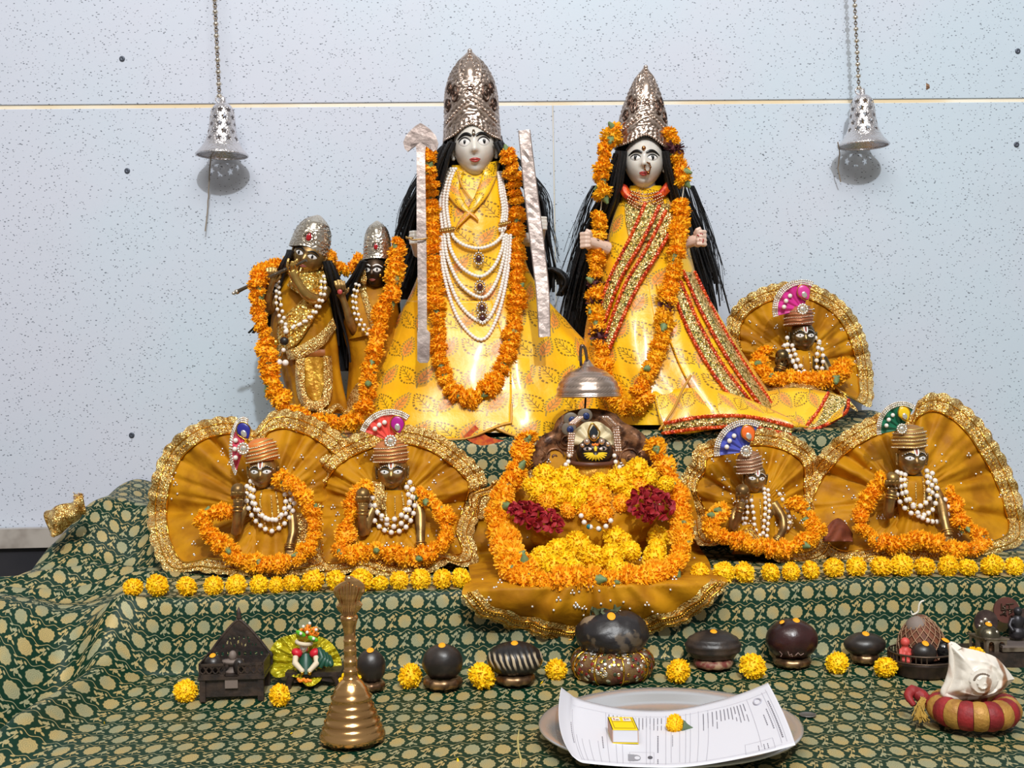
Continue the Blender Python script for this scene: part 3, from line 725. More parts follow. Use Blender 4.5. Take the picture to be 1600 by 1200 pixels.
m = MB(); m.tube([S(634, 370, 2.108), S(645, 375, 2.105), S(660, 374, 2.105), S(668, 372, 2.108)], .0016, 5); m.ball(S(640, 372, 2.106), (.008, .002, .002), 8, 6); m.build('wire_tie', mBrass, spear)
bow = thing('silver_bow_band', 'long flat silver bow stave leaning down the tallest statue\'s side', 'bow', S(850, 526, 2.10))
P = []
C = catmull([(819, 204, 2.130), (826, 270, 2.128), (833, 330, 2.125), (841, 395, 2.12), (848, 460, 2.112), (851, 527, 2.105)], 40)
for i, (x, y, d) in enumerate(C):
    w = 8.5+2*sin(pi*i/39); q = .0008*nz(i*.5); q2 = .0016*nz(i*.9, 5); P.append([S(x-w, y, d+.0008), S(x-w*.88, y, d-.0004+q), S(x-w*.3, y, d-.0004+q2), S(x+w*.3, y-1, d-.0004-q2+q), S(x+w*.88, y-1, d-.0004-q), S(x+w, y-1, d+.0008)])
m = MB(); m.grid(P); m.build('stave', mSilverFlat, bow, smooth=False, solid=.003)
m = MB()
for t in (9, 16, 25): m.tube(P[t], .0011, 5)
m.build('stave_seam', mSilverFlat, bow)
# pearl necklaces of the god
nk = thing('pearl_necklace', 'five-strand seed-pearl necklace with ruby pendants down the tallest statue\'s yellow robe', 'necklace', S(745, 440, 2.19))
kk = 2.2/F
for (bx, by, lx, rx, ty) in ((748, 388, 706, 786, 362), (750, 432, 700, 788, 366), (753, 465, 694, 791, 366), (754, 503, 690, 794, 366), (752, 531, 687, 798, 366)):
    st = [(lx, ty), (lx+(bx-lx)*.10, ty+(by-ty)*.38), (lx+(bx-lx)*.45, ty+(by-ty)*.80), (bx, by), (rx-(rx-bx)*.45, ty+(by-ty)*.78), (rx-(rx-bx)*.10, ty+(by-ty)*.36), (rx, ty)]
    C = [robe.on(x, y, .010) for x, y in catmull(st, 80)]; m = MB(); m.tube(C[::3], .0008, 4)
    for p in arc(C, 5.0*kk): m.ball(p, (3.3*kk, 3.3*kk, 3.0*kk), 8, 6)
    m.build('pearl_strand', mPearl, nk, kind='stuff')
    if by > 400 or True:
        m = MB(); c = robe.on(bx, by+16 if by < 500 else by-6, .012)
        if by != 531:
            m.ball(c, (.006, .004, .007), 10, 8); pe = m.build('ruby_pendant', mat('garnet', (70, 24, 28), .15, coat=1) if by == 388 else bpy.data.materials['garnet'], nk)
            m = MB(); [m.ball(c+Vector((.0088*cos(a), -.001, .0105*sin(a))), .0026, 6, 5) for a in [2*pi*i/12 for i in range(12)]]; m.tube([c+Vector((0, 0, .011)), c+Vector((0, 0, .018))], .0012, 5); m.build('pendant_rim', mSilver2, pe)
for k in range(3):
    for st in ([(704+4*k, 262), (693+5*k, 285), (688+5*k, 320), (692+6*k, 362)], [(783-2*k, 270), (788-3*k, 300), (792-3*k, 330), (788-4*k, 362)]):
        C = [robe.on(x, max(y, 264), .012) for x, y in catmull(st, 40)]; m = MB(); m.tube(C[::3], .0008, 4)
        for p in arc(C, 5.0*kk): m.ball(p, (3.2*kk, 3.2*kk, 2.9*kk), 8, 6)
        m.build('pearl_strand', mPearl, nk, kind='stuff')
for (x0, x1, y) in ((688, 710, 362), (780, 797, 352)):
    m = MB(); P = [robe.on(x0+(x1-x0)*i/6, y-4*i/6, .014) for i in range(7)]
    m.tube(P, .0055, 8, flat=.5)
    for p in P: m.ball(p+Vector((0, -.003, 0)), .0026, 6, 5)
    m.build('necklace_clasp', mBrassG, nk)
rd = lambda x, y, o: robe.d(min(max(x, robe.row(y)[0]+4), robe.row(y)[1]-4), y, o)
def on_robe(L, o=.016, top=None): return [(x, y, (rd(x, max(y, 262), o) if y > 262 else (top or 2.225))) for x, y in L]
garland('marigold_garland', 'long orange marigold garland hanging as a loop over the tallest statue', on_robe([(672, 236), (670, 262), (674, 300), (676, 340), (678, 380), (678, 420), (681, 460), (684, 510), (684, 545), (692, 580), (704, 606), (730, 622), (756, 612), (776, 592), (790, 560), (800, 525), (806, 480), (808, 440), (808, 400), (806, 360), (806, 320), (802, 285), (796, 255), (788, 226)], .016), 15, 13.5, squash=.9, jit=.3)

# ================= goddess =================
dS = 2.25
god2 = thing('marble_goddess_statue', 'white marble goddess statue in yellow sari with gold ribbon borders and nose ring', 'statue', S(1030, 668, 2.25))
sari = Drape([(292, 984, 1034, 2.262, .028), (306, 972, 1046, 2.262, .042), (325, 962, 1058, 2.262, .054), (360, 952, 1072, 2.262, .062), (400, 944, 1080, 2.262, .066), (440, 934, 1092, 2.262, .070),
              (480, 922, 1116, 2.262, .078), (520, 914, 1140, 2.262, .090), (560, 914, 1166, 2.262, .104), (600, 922, 1194, 2.262, .120), (640, 936, 1220, 2.262, .138), (664, 940, 1244, 2.262, .150)], (8, 19), .018)
sb = sari.mb(290, 664, 84, -pi, pi, 120).build('sari', mLeaf2, god2)
sd_ = lambda x, y: sari.d(min(max(x, sari.row(max(y, 296))[0]+2), sari.row(max(y, 296))[1]-2), max(y, 296))
bands = [([(1008, 318), (985, 370), (950, 440), (925, 520)], [(1030, 322), (1006, 372), (968, 440), (938, 522)]),
         ([(1040, 330), (1012, 385), (974, 450), (944, 530)], [(1060, 340), (1030, 392), (990, 460), (952, 545)]),
         ([(1068, 424), (1098, 490), (1140, 564), (1200, 650)], [(1086, 426), (1118, 490), (1160, 562), (1216, 644)]),
         ([(1046, 440), (1074, 512), (1116, 586), (1172, 656)], [(1064, 440), (1093, 506), (1135, 578), (1194, 652)])]
for L, Rr in bands:
    m = MB(); ribbon(m, L, Rr, sd_, 50, 5, .012, bump=.002); rbn = m.build('gold_ribbon_border', mZari, sb)
    m = MB(); sequin_row(m, L, sd_, 3.2, 4.6, .015); sequin_row(m, Rr, sd_, 3.2, 4.6, .015); m.build('sequin_edging', mRedSeq, rbn if False else sb, kind='stuff')
# loose pallu folds at the front, with open fold shadow
fd = Drape([(r[0], r[1]+6, r[2]-8, r[3], r[4]+.004) for r in sari.rows], (8, 19), .024)
m = fd.mb(420, 664, 60, -1.25, .02, 50, edge=lambda th: 560+90*sm(.05, -1.2, th)); m.build('sari_fold', mLeaf2, god2, solid=.0015)
fq = Drape([(r[0], r[1]+10, r[2]+0, r[3], r[4]+.006) for r in sari.rows], (8, 19), .022)
m = fq.mb(440, 664, 60, .10, 1.45, 60, edge=lambda th: 652+14*sm(.1, .7, th)); m.build('sari_fold', mLeaf2, god2, solid=.0015)
sd2 = lambda x, y: min(sd_(x, y), 2.262-.14)
# low spread of the sari hem over the shelf, ribbon-edged
P = []; UV = []
for i in range(41):
    f = i/40; top = (1020+190*f, 612+30*f-18*sin(pi*f)); bot = (1036+230*f, 676-6*f+3*sin(f*12))
    P.append([S(top[0]+(bot[0]-top[0])*j/10, top[1]+(bot[1]-top[1])*j/10, 2.14-.035*sin(pi*.5*j/10)+.005*sin(f*17+j*.2)) for j in range(11)]); UV.append([(f*.27, j*.009) for j in range(11)])
m = MB(); m.grid(P, uv=UV); hp = m.build('sari_hem', mLeaf2, god2, solid=.0015)
hd_ = lambda x, y: 2.098
m = MB(); ribbon(m, [(1040, 662), (1100, 652), (1170, 652), (1240, 668)], [(1036, 676), (1100, 668), (1170, 666), (1236, 680)], hd_, 40, 4, .004, bump=.003); m.build('gold_ribbon_border', mZari, hp)
m = MB(); sequin_row(m, [(1036, 677), (1100, 669), (1170, 667), (1236, 680)], hd_, 3.2, 4.6, .008); sequin_row(m, [(1040, 661), (1100, 651), (1170, 651), (1240, 667)], hd_, 3.2, 4.6, .008); m.build('sequin_edging', mRedSeq, hp, kind='stuff')
# sari tail lying to the right
P = []; UV = []
TT = [(1196, 612), (1240, 606), (1290, 612), (1322, 622)]; TB = [(1212, 668), (1245, 674), (1280, 668), (1316, 650)]
for i, (a, b) in enumerate(zip(catmull(TT, 30), catmull(TB, 30))):
    P.append([S(a[0]+(b[0]-a[0])*j/8, a[1]+(b[1]-a[1])*j/8, 2.23-.10*j/8+.006*sin(i*.5+j*.4)) for j in range(9)]); UV.append([(i*.006, j*.011) for j in range(9)])
m = MB(); m.grid(P, uv=UV); tl = m.build('sari_tail', mLeaf2, god2, solid=.0015)
m = MB(); ribbon(m, [(1296, 614), (1282, 640), (1262, 668)], [(1324, 624), (1316, 640), (1284, 666)], lambda x, y: 2.225-.09*(y-612)/56, 20, 4, .006, bump=.002); m.build('gold_ribbon_border', mZari, tl)
m = MB(); sequin_row(m, [(1294, 614), (1280, 640), (1258, 668)], lambda x, y: 2.225-.09*(y-612)/56, 3, 4.6, .010); sequin_row(m, [(1212, 668), (1245, 674), (1280, 668), (1320, 646), (1326, 624)], lambda x, y: 2.225-.09*(y-612)/56, 3, 4.6, .010); m.build('sequin_edging', mRedSeq, tl, kind='stuff')
m = MB(); m.tube([S(x, y, 2.10) for x, y in catmull([(1030, 672), (1052, 640), (1066, 610), (1080, 586)], 20)], .0022, 6); m.build('hem_piping', mPipe, god2)
# jewelled bodice and collar
m = MB(); ribbon(m, [(976, 318), (978, 345), (984, 372)], [(1046, 318), (1044, 342), (1024, 378)], sd_, 26, 16, .006); m.build('jewelled_bodice', mZari, god2)
m = MB()
for k in range(5):
    C = [S(x, y, sd_(x, max(y, 300))-.010) for x, y in catmull([(978+k, 296+5*k), (1008, 304+6*k), (1040-k, 296+5*k)], 30)]
    m.tube(C[::3], .0012, 4)
    for p in arc(C, 5*kk): m.ball(p, 2.1*kk, 6, 5)
m.build('choker', mat('rose_gold', (230, 180, 140), .22, 1), god2)
for (pts) in ([(975, 290), (982, 302), (996, 312)], [(1044, 286), (1032, 300), (1018, 310)]):
    m = MB(); P = []
    for i, (x, y) in enumerate(catmull(pts, 12)): P.append([S(x-8+16*j/4*(1 if x < 1008 else 1), y+6-8*sin(pi*j/4), 2.232-.004*i/3) for j in range(5)])
    m.grid(P); m.build('sari_collar', mRedSeq, god2, solid=.002)
m = MB(); m.tube([S(1007, 282, 2.25), S(1007, 300, 2.255), S(1007, 312, 2.258)], [px(17, dS), px(18, dS), px(26, dS)], 16); m.build('neck', mMarble, god2)
H = Head(S(1006, 253, 2.24), px(31, dS), px(42, dS), px(36, dS), rot(-.10, .05, .03), jaw=.32)
hd = H.skin().build('head', mMarble, god2)
for sd in (-1, 1):
    H.eye(sd, hd, ex=.42, ez=.07, a=.235, b=.105, iris=.085, brow=.25, bw=.055); H.ear(sd, hd, mMarble)
H.lips(hd, z=-.50, w=.24, th=.05)
m = MB(); c = H.on(.17, -.30, .07); m.tube([c+Vector((.0055*cos(a), -.002, .0085*sin(a))) for a in [2*pi*i/20 for i in range(20)]], .0012, 6, closed=True)
for k in range(7): m.ball(c+Vector((.0055*cos(k*.9), -.003, .0085*sin(k*.9))), .0019, 6, 5)
m.ball(c+Vector((.001, -.004, -.011)), .0034, 8, 6); m.build('nose_ring', mat('old_gold', (150, 100, 60), .25, 1), hd)
m = MB(); m.ball(H.on(-.02, .40, .02), (.0032, .0014, .0036), 10, 6); m.tube([H.on(-.02+.09*cos(a), .40+.08*sin(a), .03) for a in [2*pi*i/12 for i in range(12)]], .0007, 5, closed=True); m.build('forehead_jewel', bpy.data.materials['old_gold'], hd)
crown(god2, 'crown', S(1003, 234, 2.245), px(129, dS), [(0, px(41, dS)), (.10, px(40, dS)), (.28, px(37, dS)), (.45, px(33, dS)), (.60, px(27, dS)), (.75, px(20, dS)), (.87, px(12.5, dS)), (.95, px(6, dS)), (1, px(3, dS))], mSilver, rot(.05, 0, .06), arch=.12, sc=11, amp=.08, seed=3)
hb = Drape([(222, 964, 1046, 2.285, .024), (260, 955, 1056, 2.30, .028), (300, 942, 1068, 2.32, .030), (350, 922, 1086, 2.34, .030), (400, 908, 1100, 2.35, .028), (450, 896, 1110, 2.355, .024), (500, 884, 1116, 2.36, .018), (530, 890, 1110, 2.36, .010)], (23, 41), .10)
hair = hb.mb(220, 526, 56, -pi, pi, 110).build('hair', mHair, god2)
m = MB()
locks(m, [[(972, 236, 2.225), (966, 270, 2.232), (958, 310, 2.245), (940, 360, 2.28), (916, 430, 2.32), (900, 500, 2.335)], [(966, 240, 2.24), (948, 300, 2.27), (920, 360, 2.31), (900, 430, 2.335), (886, 500, 2.34)]], 60, 5, .0042, .0014, 13)
locks(m, [[(1040, 236, 2.225), (1046, 270, 2.232), (1056, 310, 2.25), (1074, 370, 2.29), (1094, 430, 2.32), (1108, 480, 2.33)], [(1044, 240, 2.24), (1062, 300, 2.28), (1088, 360, 2.32), (1108, 430, 2.335), (1118, 490, 2.34)]], 60, 5, .0042, .0014, 14)
m.build('hair_locks', mHair, hair, kind='stuff')
m = MB(); locks(m, [[(930, 290, 2.31), (914, 330, 2.33), (900, 380, 2.345), (880, 450, 2.35)], [(1080, 290, 2.31), (1098, 340, 2.33), (1112, 400, 2.345), (1122, 470, 2.35)]], 60, 7, .0007, .0005, 18, .006); m.build('hair_wisps', mHair, hair, kind='stuff')
mHand = mat('painted_marble_hand', (220, 190, 172), .35, sss=.2)
for sd, (x, y) in ((-1, (919, 377)), (1, (1090, 374))):
    m = MB(); d = 2.205; c = S(x, y, d); u = px(1, d)
    m.ball(c, (9*u, 6*u, 13*u), 12, 10)
    for k in range(4):
        zz = (11-6.6*k)*u; m.tube([c+Vector((sd*8*u, 2*u, zz)), c+Vector((sd*11*u, -5*u, zz)), c+Vector((sd*4*u, -10*u, zz*.95)), c+Vector((-sd*3*u, -8*u, zz*.9))], [3.5*u, 3.5*u, 3.3*u, 2.8*u], 8)
    m.tube([c+Vector((-sd*4*u, -3*u, 8*u)), c+Vector((-sd*2*u, -9*u, 14*u)), c+Vector((sd*4*u, -9*u, 17*u))], [4*u, 3.4*u, 2.6*u], 8)
    m.tube([c, c+Vector((-sd*14*u, 8*u, -4*u)), c+Vector((-sd*32*u, 20*u, -10*u))], [9*u, 9*u, 11*u], 12)
    hnd = m.build('hand', mHand, god2, remesh=.0013, relax=2)
    if sd > 0:
        m = MB()
        for k in range(9): m.ball(c+Vector(((2+RG.uniform(-4, 6))*u, -11.5*u, RG.uniform(-10, 10)*u)), 1.3*u, 6, 4)
        m.build('red_dots', mRed, hnd, kind='stuff')
def on_sari(L, o=.016, top=2.215): return [(x, y, (sd_(x, y)-o if y > 300 else top)) for x, y in L]
garland('marigold_garland', 'orange marigold garland with maroon blooms on the goddess, left side of her face', on_sari([(958, 202), (952, 222), (944, 246), (940, 275), (941, 300), (939, 325), (935, 355), (934, 385), (931, 415), (931, 450), (930, 480), (936, 520), (941, 555), (946, 590), (962, 622), (985, 640), (1008, 618)], .022), 15.5, 13, GARA+GAR, maroon=(.36, .48, .545, .66), gaps=((.205, .255),), jit=.5, group=None)
garland('marigold_garland', 'orange marigold strand with maroon blooms on the goddess, right side of her face', on_sari([(1046, 208), (1052, 228), (1060, 250), (1068, 284), (1066, 310), (1062, 340), (1058, 375), (1055, 410), (1050, 440), (1042, 470), (1038, 500), (1034, 530), (1022, 562), (1008, 590), (998, 612)], .030), 15.5, 13, GARA+GAR, maroon=(.06, .66), gaps=((.19, .25),), jit=.5)

# ================= brass flute player =================
dK = 2.25; u = px(1, dK)
kr = thing('brass_flute_player_statue', 'tilted brass deity statue playing a flute, in silver crown and gold tissue dress', 'statue', S(488, 648, 2.25))
dress = Drape([(424, 448, 500, 2.262, .026), (445, 436, 510, 2.262, .040), (475, 428, 516, 2.262, .050), (505, 424, 522, 2.262, .054), (535, 424, 528, 2.262, .056), (560, 434, 530, 2.262, .056), (600, 446, 536, 2.262, .060), (646, 452, 545, 2.262, .066)], (7, 15), .06)
db = dress.mb(420, 646, 70, -pi, pi, 90).build('dress', mMust, kr)
dd_ = lambda x, y: dress.d(min(max(x, dress.row(y)[0]+2), dress.row(y)[1]-2), y)
m = MB()
for k in range(9):
    f = k/8
    ribbon(m, [(508-70*f*.2, 432+6*k), (470-8*f, 470+7*k), (436, 500+6*k)][::1], [(511-70*f*.2, 440+6*k), (474-8*f, 480+7*k), (432, 512+6*k)], dd_, 26, 4, .006, bump=.006)
m.build('gold_sash', mFoil, kr)
m = MB(); ribbon(m, [(520, 496), (500, 520), (468, 540), (446, 548)], [(526, 512), (505, 540), (470, 560), (450, 562)], dd_, 30, 5, .012, bump=.004); m.build('lace_sash_edge', mLace, kr)
m = MB(); ribbon(m, [(458, 428), (478, 424), (505, 420)], [(448, 446), (478, 462), (512, 444)], dd_, 26, 8, .012, bump=.008); m.build('gold_scarf', mFoil, kr)
m = MB(); C = catmull([(462, 556), (462, 600), (470, 630), (492, 642), (514, 630), (520, 600), (518, 556)], 50); I = catmull([(476, 556), (476, 600), (481, 620), (492, 627), (503, 620), (506, 600), (505, 556)], 50)
ribbon(m, C, I, dd_, 50, 4, .009, bump=.003); m.build('lace_apron_border', mLace, kr)
m = MB(); ribbon(m, [(476, 556), (476, 600), (484, 626)], [(505, 556), (506, 600), (500, 626)], dd_, 20, 6, .006, bump=.003); m.build('apron_panel', mMustG, kr)
m = MB(); ribbon(m, [(474, 544), (490, 546), (508, 546)], [(474, 556), (490, 557), (508, 556)], dd_, 12, 3, .010, bump=.002); m.build('waistband', mat('copper_cloth', (150, 84, 24), .5), kr)
m = MB(); m.tube([dress.pt(t, 640+5*sin(t*7), .006) for t in [-1.5+3*i/50 for i in range(51)]], .006, 6); m.build('lace_hem', mLace, kr)
H = Head(S(483, 401, 2.235), 25*u, 29*u, 26*u, rot(-.06, .12, .36), jaw=.30)
hd = H.skin(44, 40).build('head', mBrass, kr)
for sd in (-1, 1):
    H.eye(sd, hd, ex=.42, ez=.12, a=.27, b=.13, iris=.09, brow=.32, bw=.05); H.ear(sd, hd, mBrass)
H.lips(hd, mat('brick_red', (150, 72, 60), .4), z=-.48)
RT = rot(0, 0, .30)
crown(kr, 'crown', S(482, 393, 2.24), 58*u, [(0, 30*u), (.15, 29.5*u), (.4, 28*u), (.6, 25*u), (.8, 18*u), (.93, 9*u), (1, 3*u)], mSilver2, RT, arch=.10, sc=9, amp=.06, n=110, nv=60, dia=False, gem=True, beads=False)
m = MB(); hk = Drape([(392, 448, 514, 2.275, .02), (430, 428, 522, 2.29, .024), (480, 412, 530, 2.31, .026), (530, 408, 545, 2.32, .026), (580, 425, 560, 2.32, .02)], (19, 33), .10)
hair = hk.mb(390, 580, 40, -pi, pi, 80).build('hair', mHair, kr)
locks(m, [[(456, 392, 2.232), (444, 415, 2.24), (436, 445, 2.262), (420, 490, 2.285), (396, 520, 2.30)]], 30, 4, .004, .0016, 23); locks(m, [[(512, 408, 2.245), (522, 435, 2.25), (534, 480, 2.27), (546, 530, 2.28), (552, 575, 2.28)]], 40, 5, .0042, .002, 24)
m.build('hair_locks', mHair, hair, kind='stuff')
def arm(par, P, r, mt, hand=None, name='arm', rm=.0013):
    m = MB(); C = [S(*p) for p in catmull(P, 16)]; rr = [v[0] for v in catmull([(q,) for q in r], 16)]; m.tube(C, rr, 12)
    if hand:
        for f in hand: m.tube([S(*q) for q in f[0]], f[1], 7)
    return m.build(name, mt, par, remesh=rm, relax=2)
arm(kr, [(508, 452, 2.225), (500, 468, 2.205), (480, 462, 2.185), (464, 440, 2.178), (457, 424, 2.178)], [10*u, 9*u, 8*u, 6.5*u, 8*u], mBrassG,
    [([(452, 424, 2.178), (449, 416, 2.172), (450, 409, 2.170), (451, 404, 2.172)], [2.4*u]*4), ([(456, 422, 2.174), (455, 414, 2.168), (457, 408, 2.168)], [2.4*u]*3), ([(460, 422, 2.174), (460, 414, 2.168), (462, 407, 2.168)], [2.4*u]*3), ([(463, 424, 2.176), (465, 414, 2.172), (464, 404, 2.172)], [2.4*u]*3), ([(463, 430, 2.176), (469, 424, 2.172), (471, 418, 2.174)], [2.8*u, 2.4*u, 2*u])], rm=.0011)
arm(kr, [(432, 462, 2.245), (420, 484, 2.225), (418, 462, 2.205), (424, 442, 2.195), (426, 432, 2.193)], [9*u, 8.5*u, 7*u, 6*u, 7*u], mBrass,
    [([(419+4*k, 434, 2.192), (417+4.6*k, 425, 2.188), (417+5*k, 417+abs(k-1.5), 2.190)], [2.4*u]*3) for k in range(4)]+[([(431, 440, 2.192), (437, 434, 2.186), (438, 428, 2.186)], [2.8*u, 2.4*u, 2*u])], rm=.0011)
fl = thing('flute', 'thin silver flute held across the tilted brass player\'s mouth', 'flute', S(425, 432, 2.17))
m = MB(); C = [S(x, y, d) for x, y, d in ((370, 456, 2.195), (382, 450, 2.192), (425, 431, 2.185), (479, 407, 2.165))]; m.tube(C, [3.2*u, 2.8*u, 2.8*u, 2.6*u], 10); ft = m.build('tube', mSilver2, fl)
m = MB(); m.ball(C[0], (4.5*u, 4*u, 4*u), 10, 8); m.ball(C[0]+Vector((-5*u, 0, -2*u)), (3*u, 2.5*u, 2.5*u), 8, 6); m.build('finial', mSilver2, fl)
m = MB()
for f in (.2, .35, .5, .65, .8): m.tube([C[1].lerp(C[3], f)+Vector((-.5*u, 0, 0)), C[1].lerp(C[3], f)+Vector((.6*u, 0, .3*u))], 3.4*u, 8)
m.build('flute_ring', mSilver2, fl)
nk = necklace('pearl_necklace', 'double pearl string with dark stone pendant on the brass flute player', [[(506, 432, 2.20), (508, 455, 2.19), (498, 482, 2.188), (478, 502, 2.19), (450, 513, 2.192)], [(502, 440, 2.198), (500, 465, 2.19), (486, 492, 2.187), (466, 508, 2.19), (446, 516, 2.192)], [(432, 446, 2.21), (432, 475, 2.195), (438, 498, 2.192), (447, 514, 2.192)], [(435, 440, 2.21), (438, 470, 2.193), (443, 494, 2.19), (448, 512, 2.192)]], 3.0, 10.2, False)
m = MB(); m.ball(S(444, 533, 2.185), (7*u, 5*u, 6.5*u), 12, 8); m.build('dark_pendant_stone', mStone, nk)
[inst('pendant_pearl', BEAD, S(x, y, 2.185), nk, scale=r*u) for x, y, r in ((447, 518, 4), (443, 547, 3.5), (436, 566, 5), (446, 567, 5))]
m = MB(); m.ball(S(430, 536, 2.188), (6*u, 3*u, 6*u), 8, 6); m.tube([S(443, 540, 2.187), S(441, 555, 2.187), S(436, 564, 2.187)], 1*u, 5); m.build('pendant_charm', mGoldBead, nk)

# ================= brass consort =================
dC = 2.27; u = px(1, dC)
rd2 = thing('brass_consort_statue', 'small dark brass goddess with raised palm and silver crown, beside the flute player', 'statue', S(580, 640, 2.27))
dress2 = Drape([(440, 562, 602, 2.275, .024), (456, 545, 616, 2.275, .036), (480, 536, 622, 2.275, .044), (520, 536, 628, 2.275, .046), (560, 545, 630, 2.275, .048), (640, 540, 640, 2.275, .06)], (6, 13), .03)
dress2.mb(436, 640, 60, -pi, pi, 80).build('sari', mMust, rd2)
d2 = lambda x, y: dress2.d(min(max(x, dress2.row(y)[0]+2), dress2.row(y)[1]-2), max(y, 442))
m = MB(); ribbon(m, [(566, 420), (562, 450), (572, 490), (582, 520)], [(576, 424), (572, 450), (582, 486), (592, 514)], lambda x, y: d2(x, max(y, 442)) if y > 442 else 2.235, 30, 4, .006, bump=.003); m.build('veil_edge', mLace, rd2)
m = MB(); ribbon(m, [(560, 425), (548, 452), (540, 490), (545, 530)], [(568, 424), (563, 452), (573, 490), (582, 522)], lambda x, y: d2(x, max(y, 442)) if y > 442 else 2.245, 30, 6, .004, bump=.006); m.build('veil', mMust, rd2)
m = MB(); ribbon(m, [(556, 600), (545, 620), (540, 640)], [(576, 590), (568, 615), (566, 640)], d2, 20, 4, .008, bump=.003); m.build('lace_hem', mLace, rd2)
H = Head(S(587, 424, 2.245), 19.5*u, 25*u, 21*u, rot(-.18, .10, .03), jaw=.30)
mDk = mat('dark_brass', (74, 56, 40), .38, .7, col2=(50, 38, 30), vs=60)
hd = H.skin(44, 40).build('head', mDk, rd2)
for sd in (-1, 1):
    H.eye(sd, hd, ex=.40, ez=.12, a=.28, b=.14, iris=.09, brow=.36, bw=.05, bm=mWhite)
H.lips(hd, bpy.data.materials['brick_red'])
m = MB(); [m.ball(H.on(sx*.62, -.22, .0), (.0028, .0012, .0030), 8, 6) for sx in (-1, 1)]; m.build('gilt_cheek', mGoldBead, hd)
m = MB(); m.tube([S(586, 440, 2.26), S(584, 458, 2.27)], [9*u, 12*u], 12); m.build('neck', mDk, rd2)
crown(rd2, 'crown', S(590, 406, 2.25), 60*u, [(0, 22.5*u), (.12, 21*u), (.4, 20*u), (.6, 18.5*u), (.8, 14*u), (.93, 7*u), (1, 2*u)], mSilver2, rot(0, 0, .0), arch=.02, sc=9, amp=.06, n=110, nv=60, dia=False, gem=True, seed=5, beads=False)
m = MB(); hk = Drape([(404, 566, 612, 2.275, .02), (430, 552, 618, 2.29, .022), (470, 540, 624, 2.30, .024), (540, 538, 628, 2.31, .022)], (19, 31), .1)
hair = hk.mb(403, 540, 30, -pi, pi, 70).build('hair', mHair, rd2)
locks(m, [[(570, 408, 2.232), (560, 430, 2.24), (548, 460, 2.26), (540, 510, 2.28)], [(606, 410, 2.232), (610, 435, 2.245), (614, 470, 2.26)]], 30, 4, .004, .002, 33); m.build('hair_locks', mHair, hair, kind='stuff')
a_ = arm(rd2, [(556, 520, 2.24), (548, 505, 2.222), (542, 485, 2.212), (536, 468, 2.208), (532, 458, 2.206)], [8*u, 7*u, 5.5*u, 5*u, 7.5*u], mBrass,
    [([(528+4*k, 454, 2.204), (525+4.4*k, 446, 2.200), (523+4.8*k, 438-(1-abs(k-1.5))*2, 2.202)], [2.2*u]*3) for k in range(4)]+[([(537, 460, 2.204), (543, 455, 2.2), (545, 449, 2.2)], [2.6*u, 2.3*u, 1.8*u])], rm=.0011)
m = MB(); m.ball(S(531, 456, 2.194), (4*u, 1.2*u, 4*u), 10, 6); m.build('red_palm_mark', mRed, rd2)
necklace('pearl_necklace', 'double pearl string on the mustard sari of the brass consort', [[(556, 444, 2.225), (551, 465, 2.22), (554, 490, 2.214), (562, 508, 2.212), (576, 524, 2.208)], [(561, 446, 2.224), (556, 466, 2.218), (559, 488, 2.212), (568, 506, 2.208), (582, 520, 2.206)]], 2.8, 9.6, False)
garland('marigold_garland', 'orange marigold garland looped round the flute player and his consort together', [(516, 404, 2.25), (500, 412, 2.27), (430, 420, 2.25), (404, 436, 2.19), (402, 462, 2.185), (404, 492, 2.185), (414, 530, 2.185), (418, 560, 2.185), (424, 592, 2.18), (436, 622, 2.17), (456, 646, 2.165), (490, 658, 2.16), (530, 662, 2.155), (562, 652, 2.15), (572, 620, 2.155), (578, 580, 2.16), (586, 545, 2.17), (592, 512, 2.18), (598, 484, 2.185), (612, 460, 2.195), (616, 430, 2.205), (620, 400, 2.215), (622, 378, 2.22)], 15.5, 13, jit=.45)
garland('marigold_garland', 'short run of orange marigolds strung behind the two brass crowns', [(512, 404, 2.285), (520, 416, 2.285), (532, 424, 2.285), (548, 420, 2.285), (560, 412, 2.285), (572, 408, 2.285)], 13, 12, jit=.5)
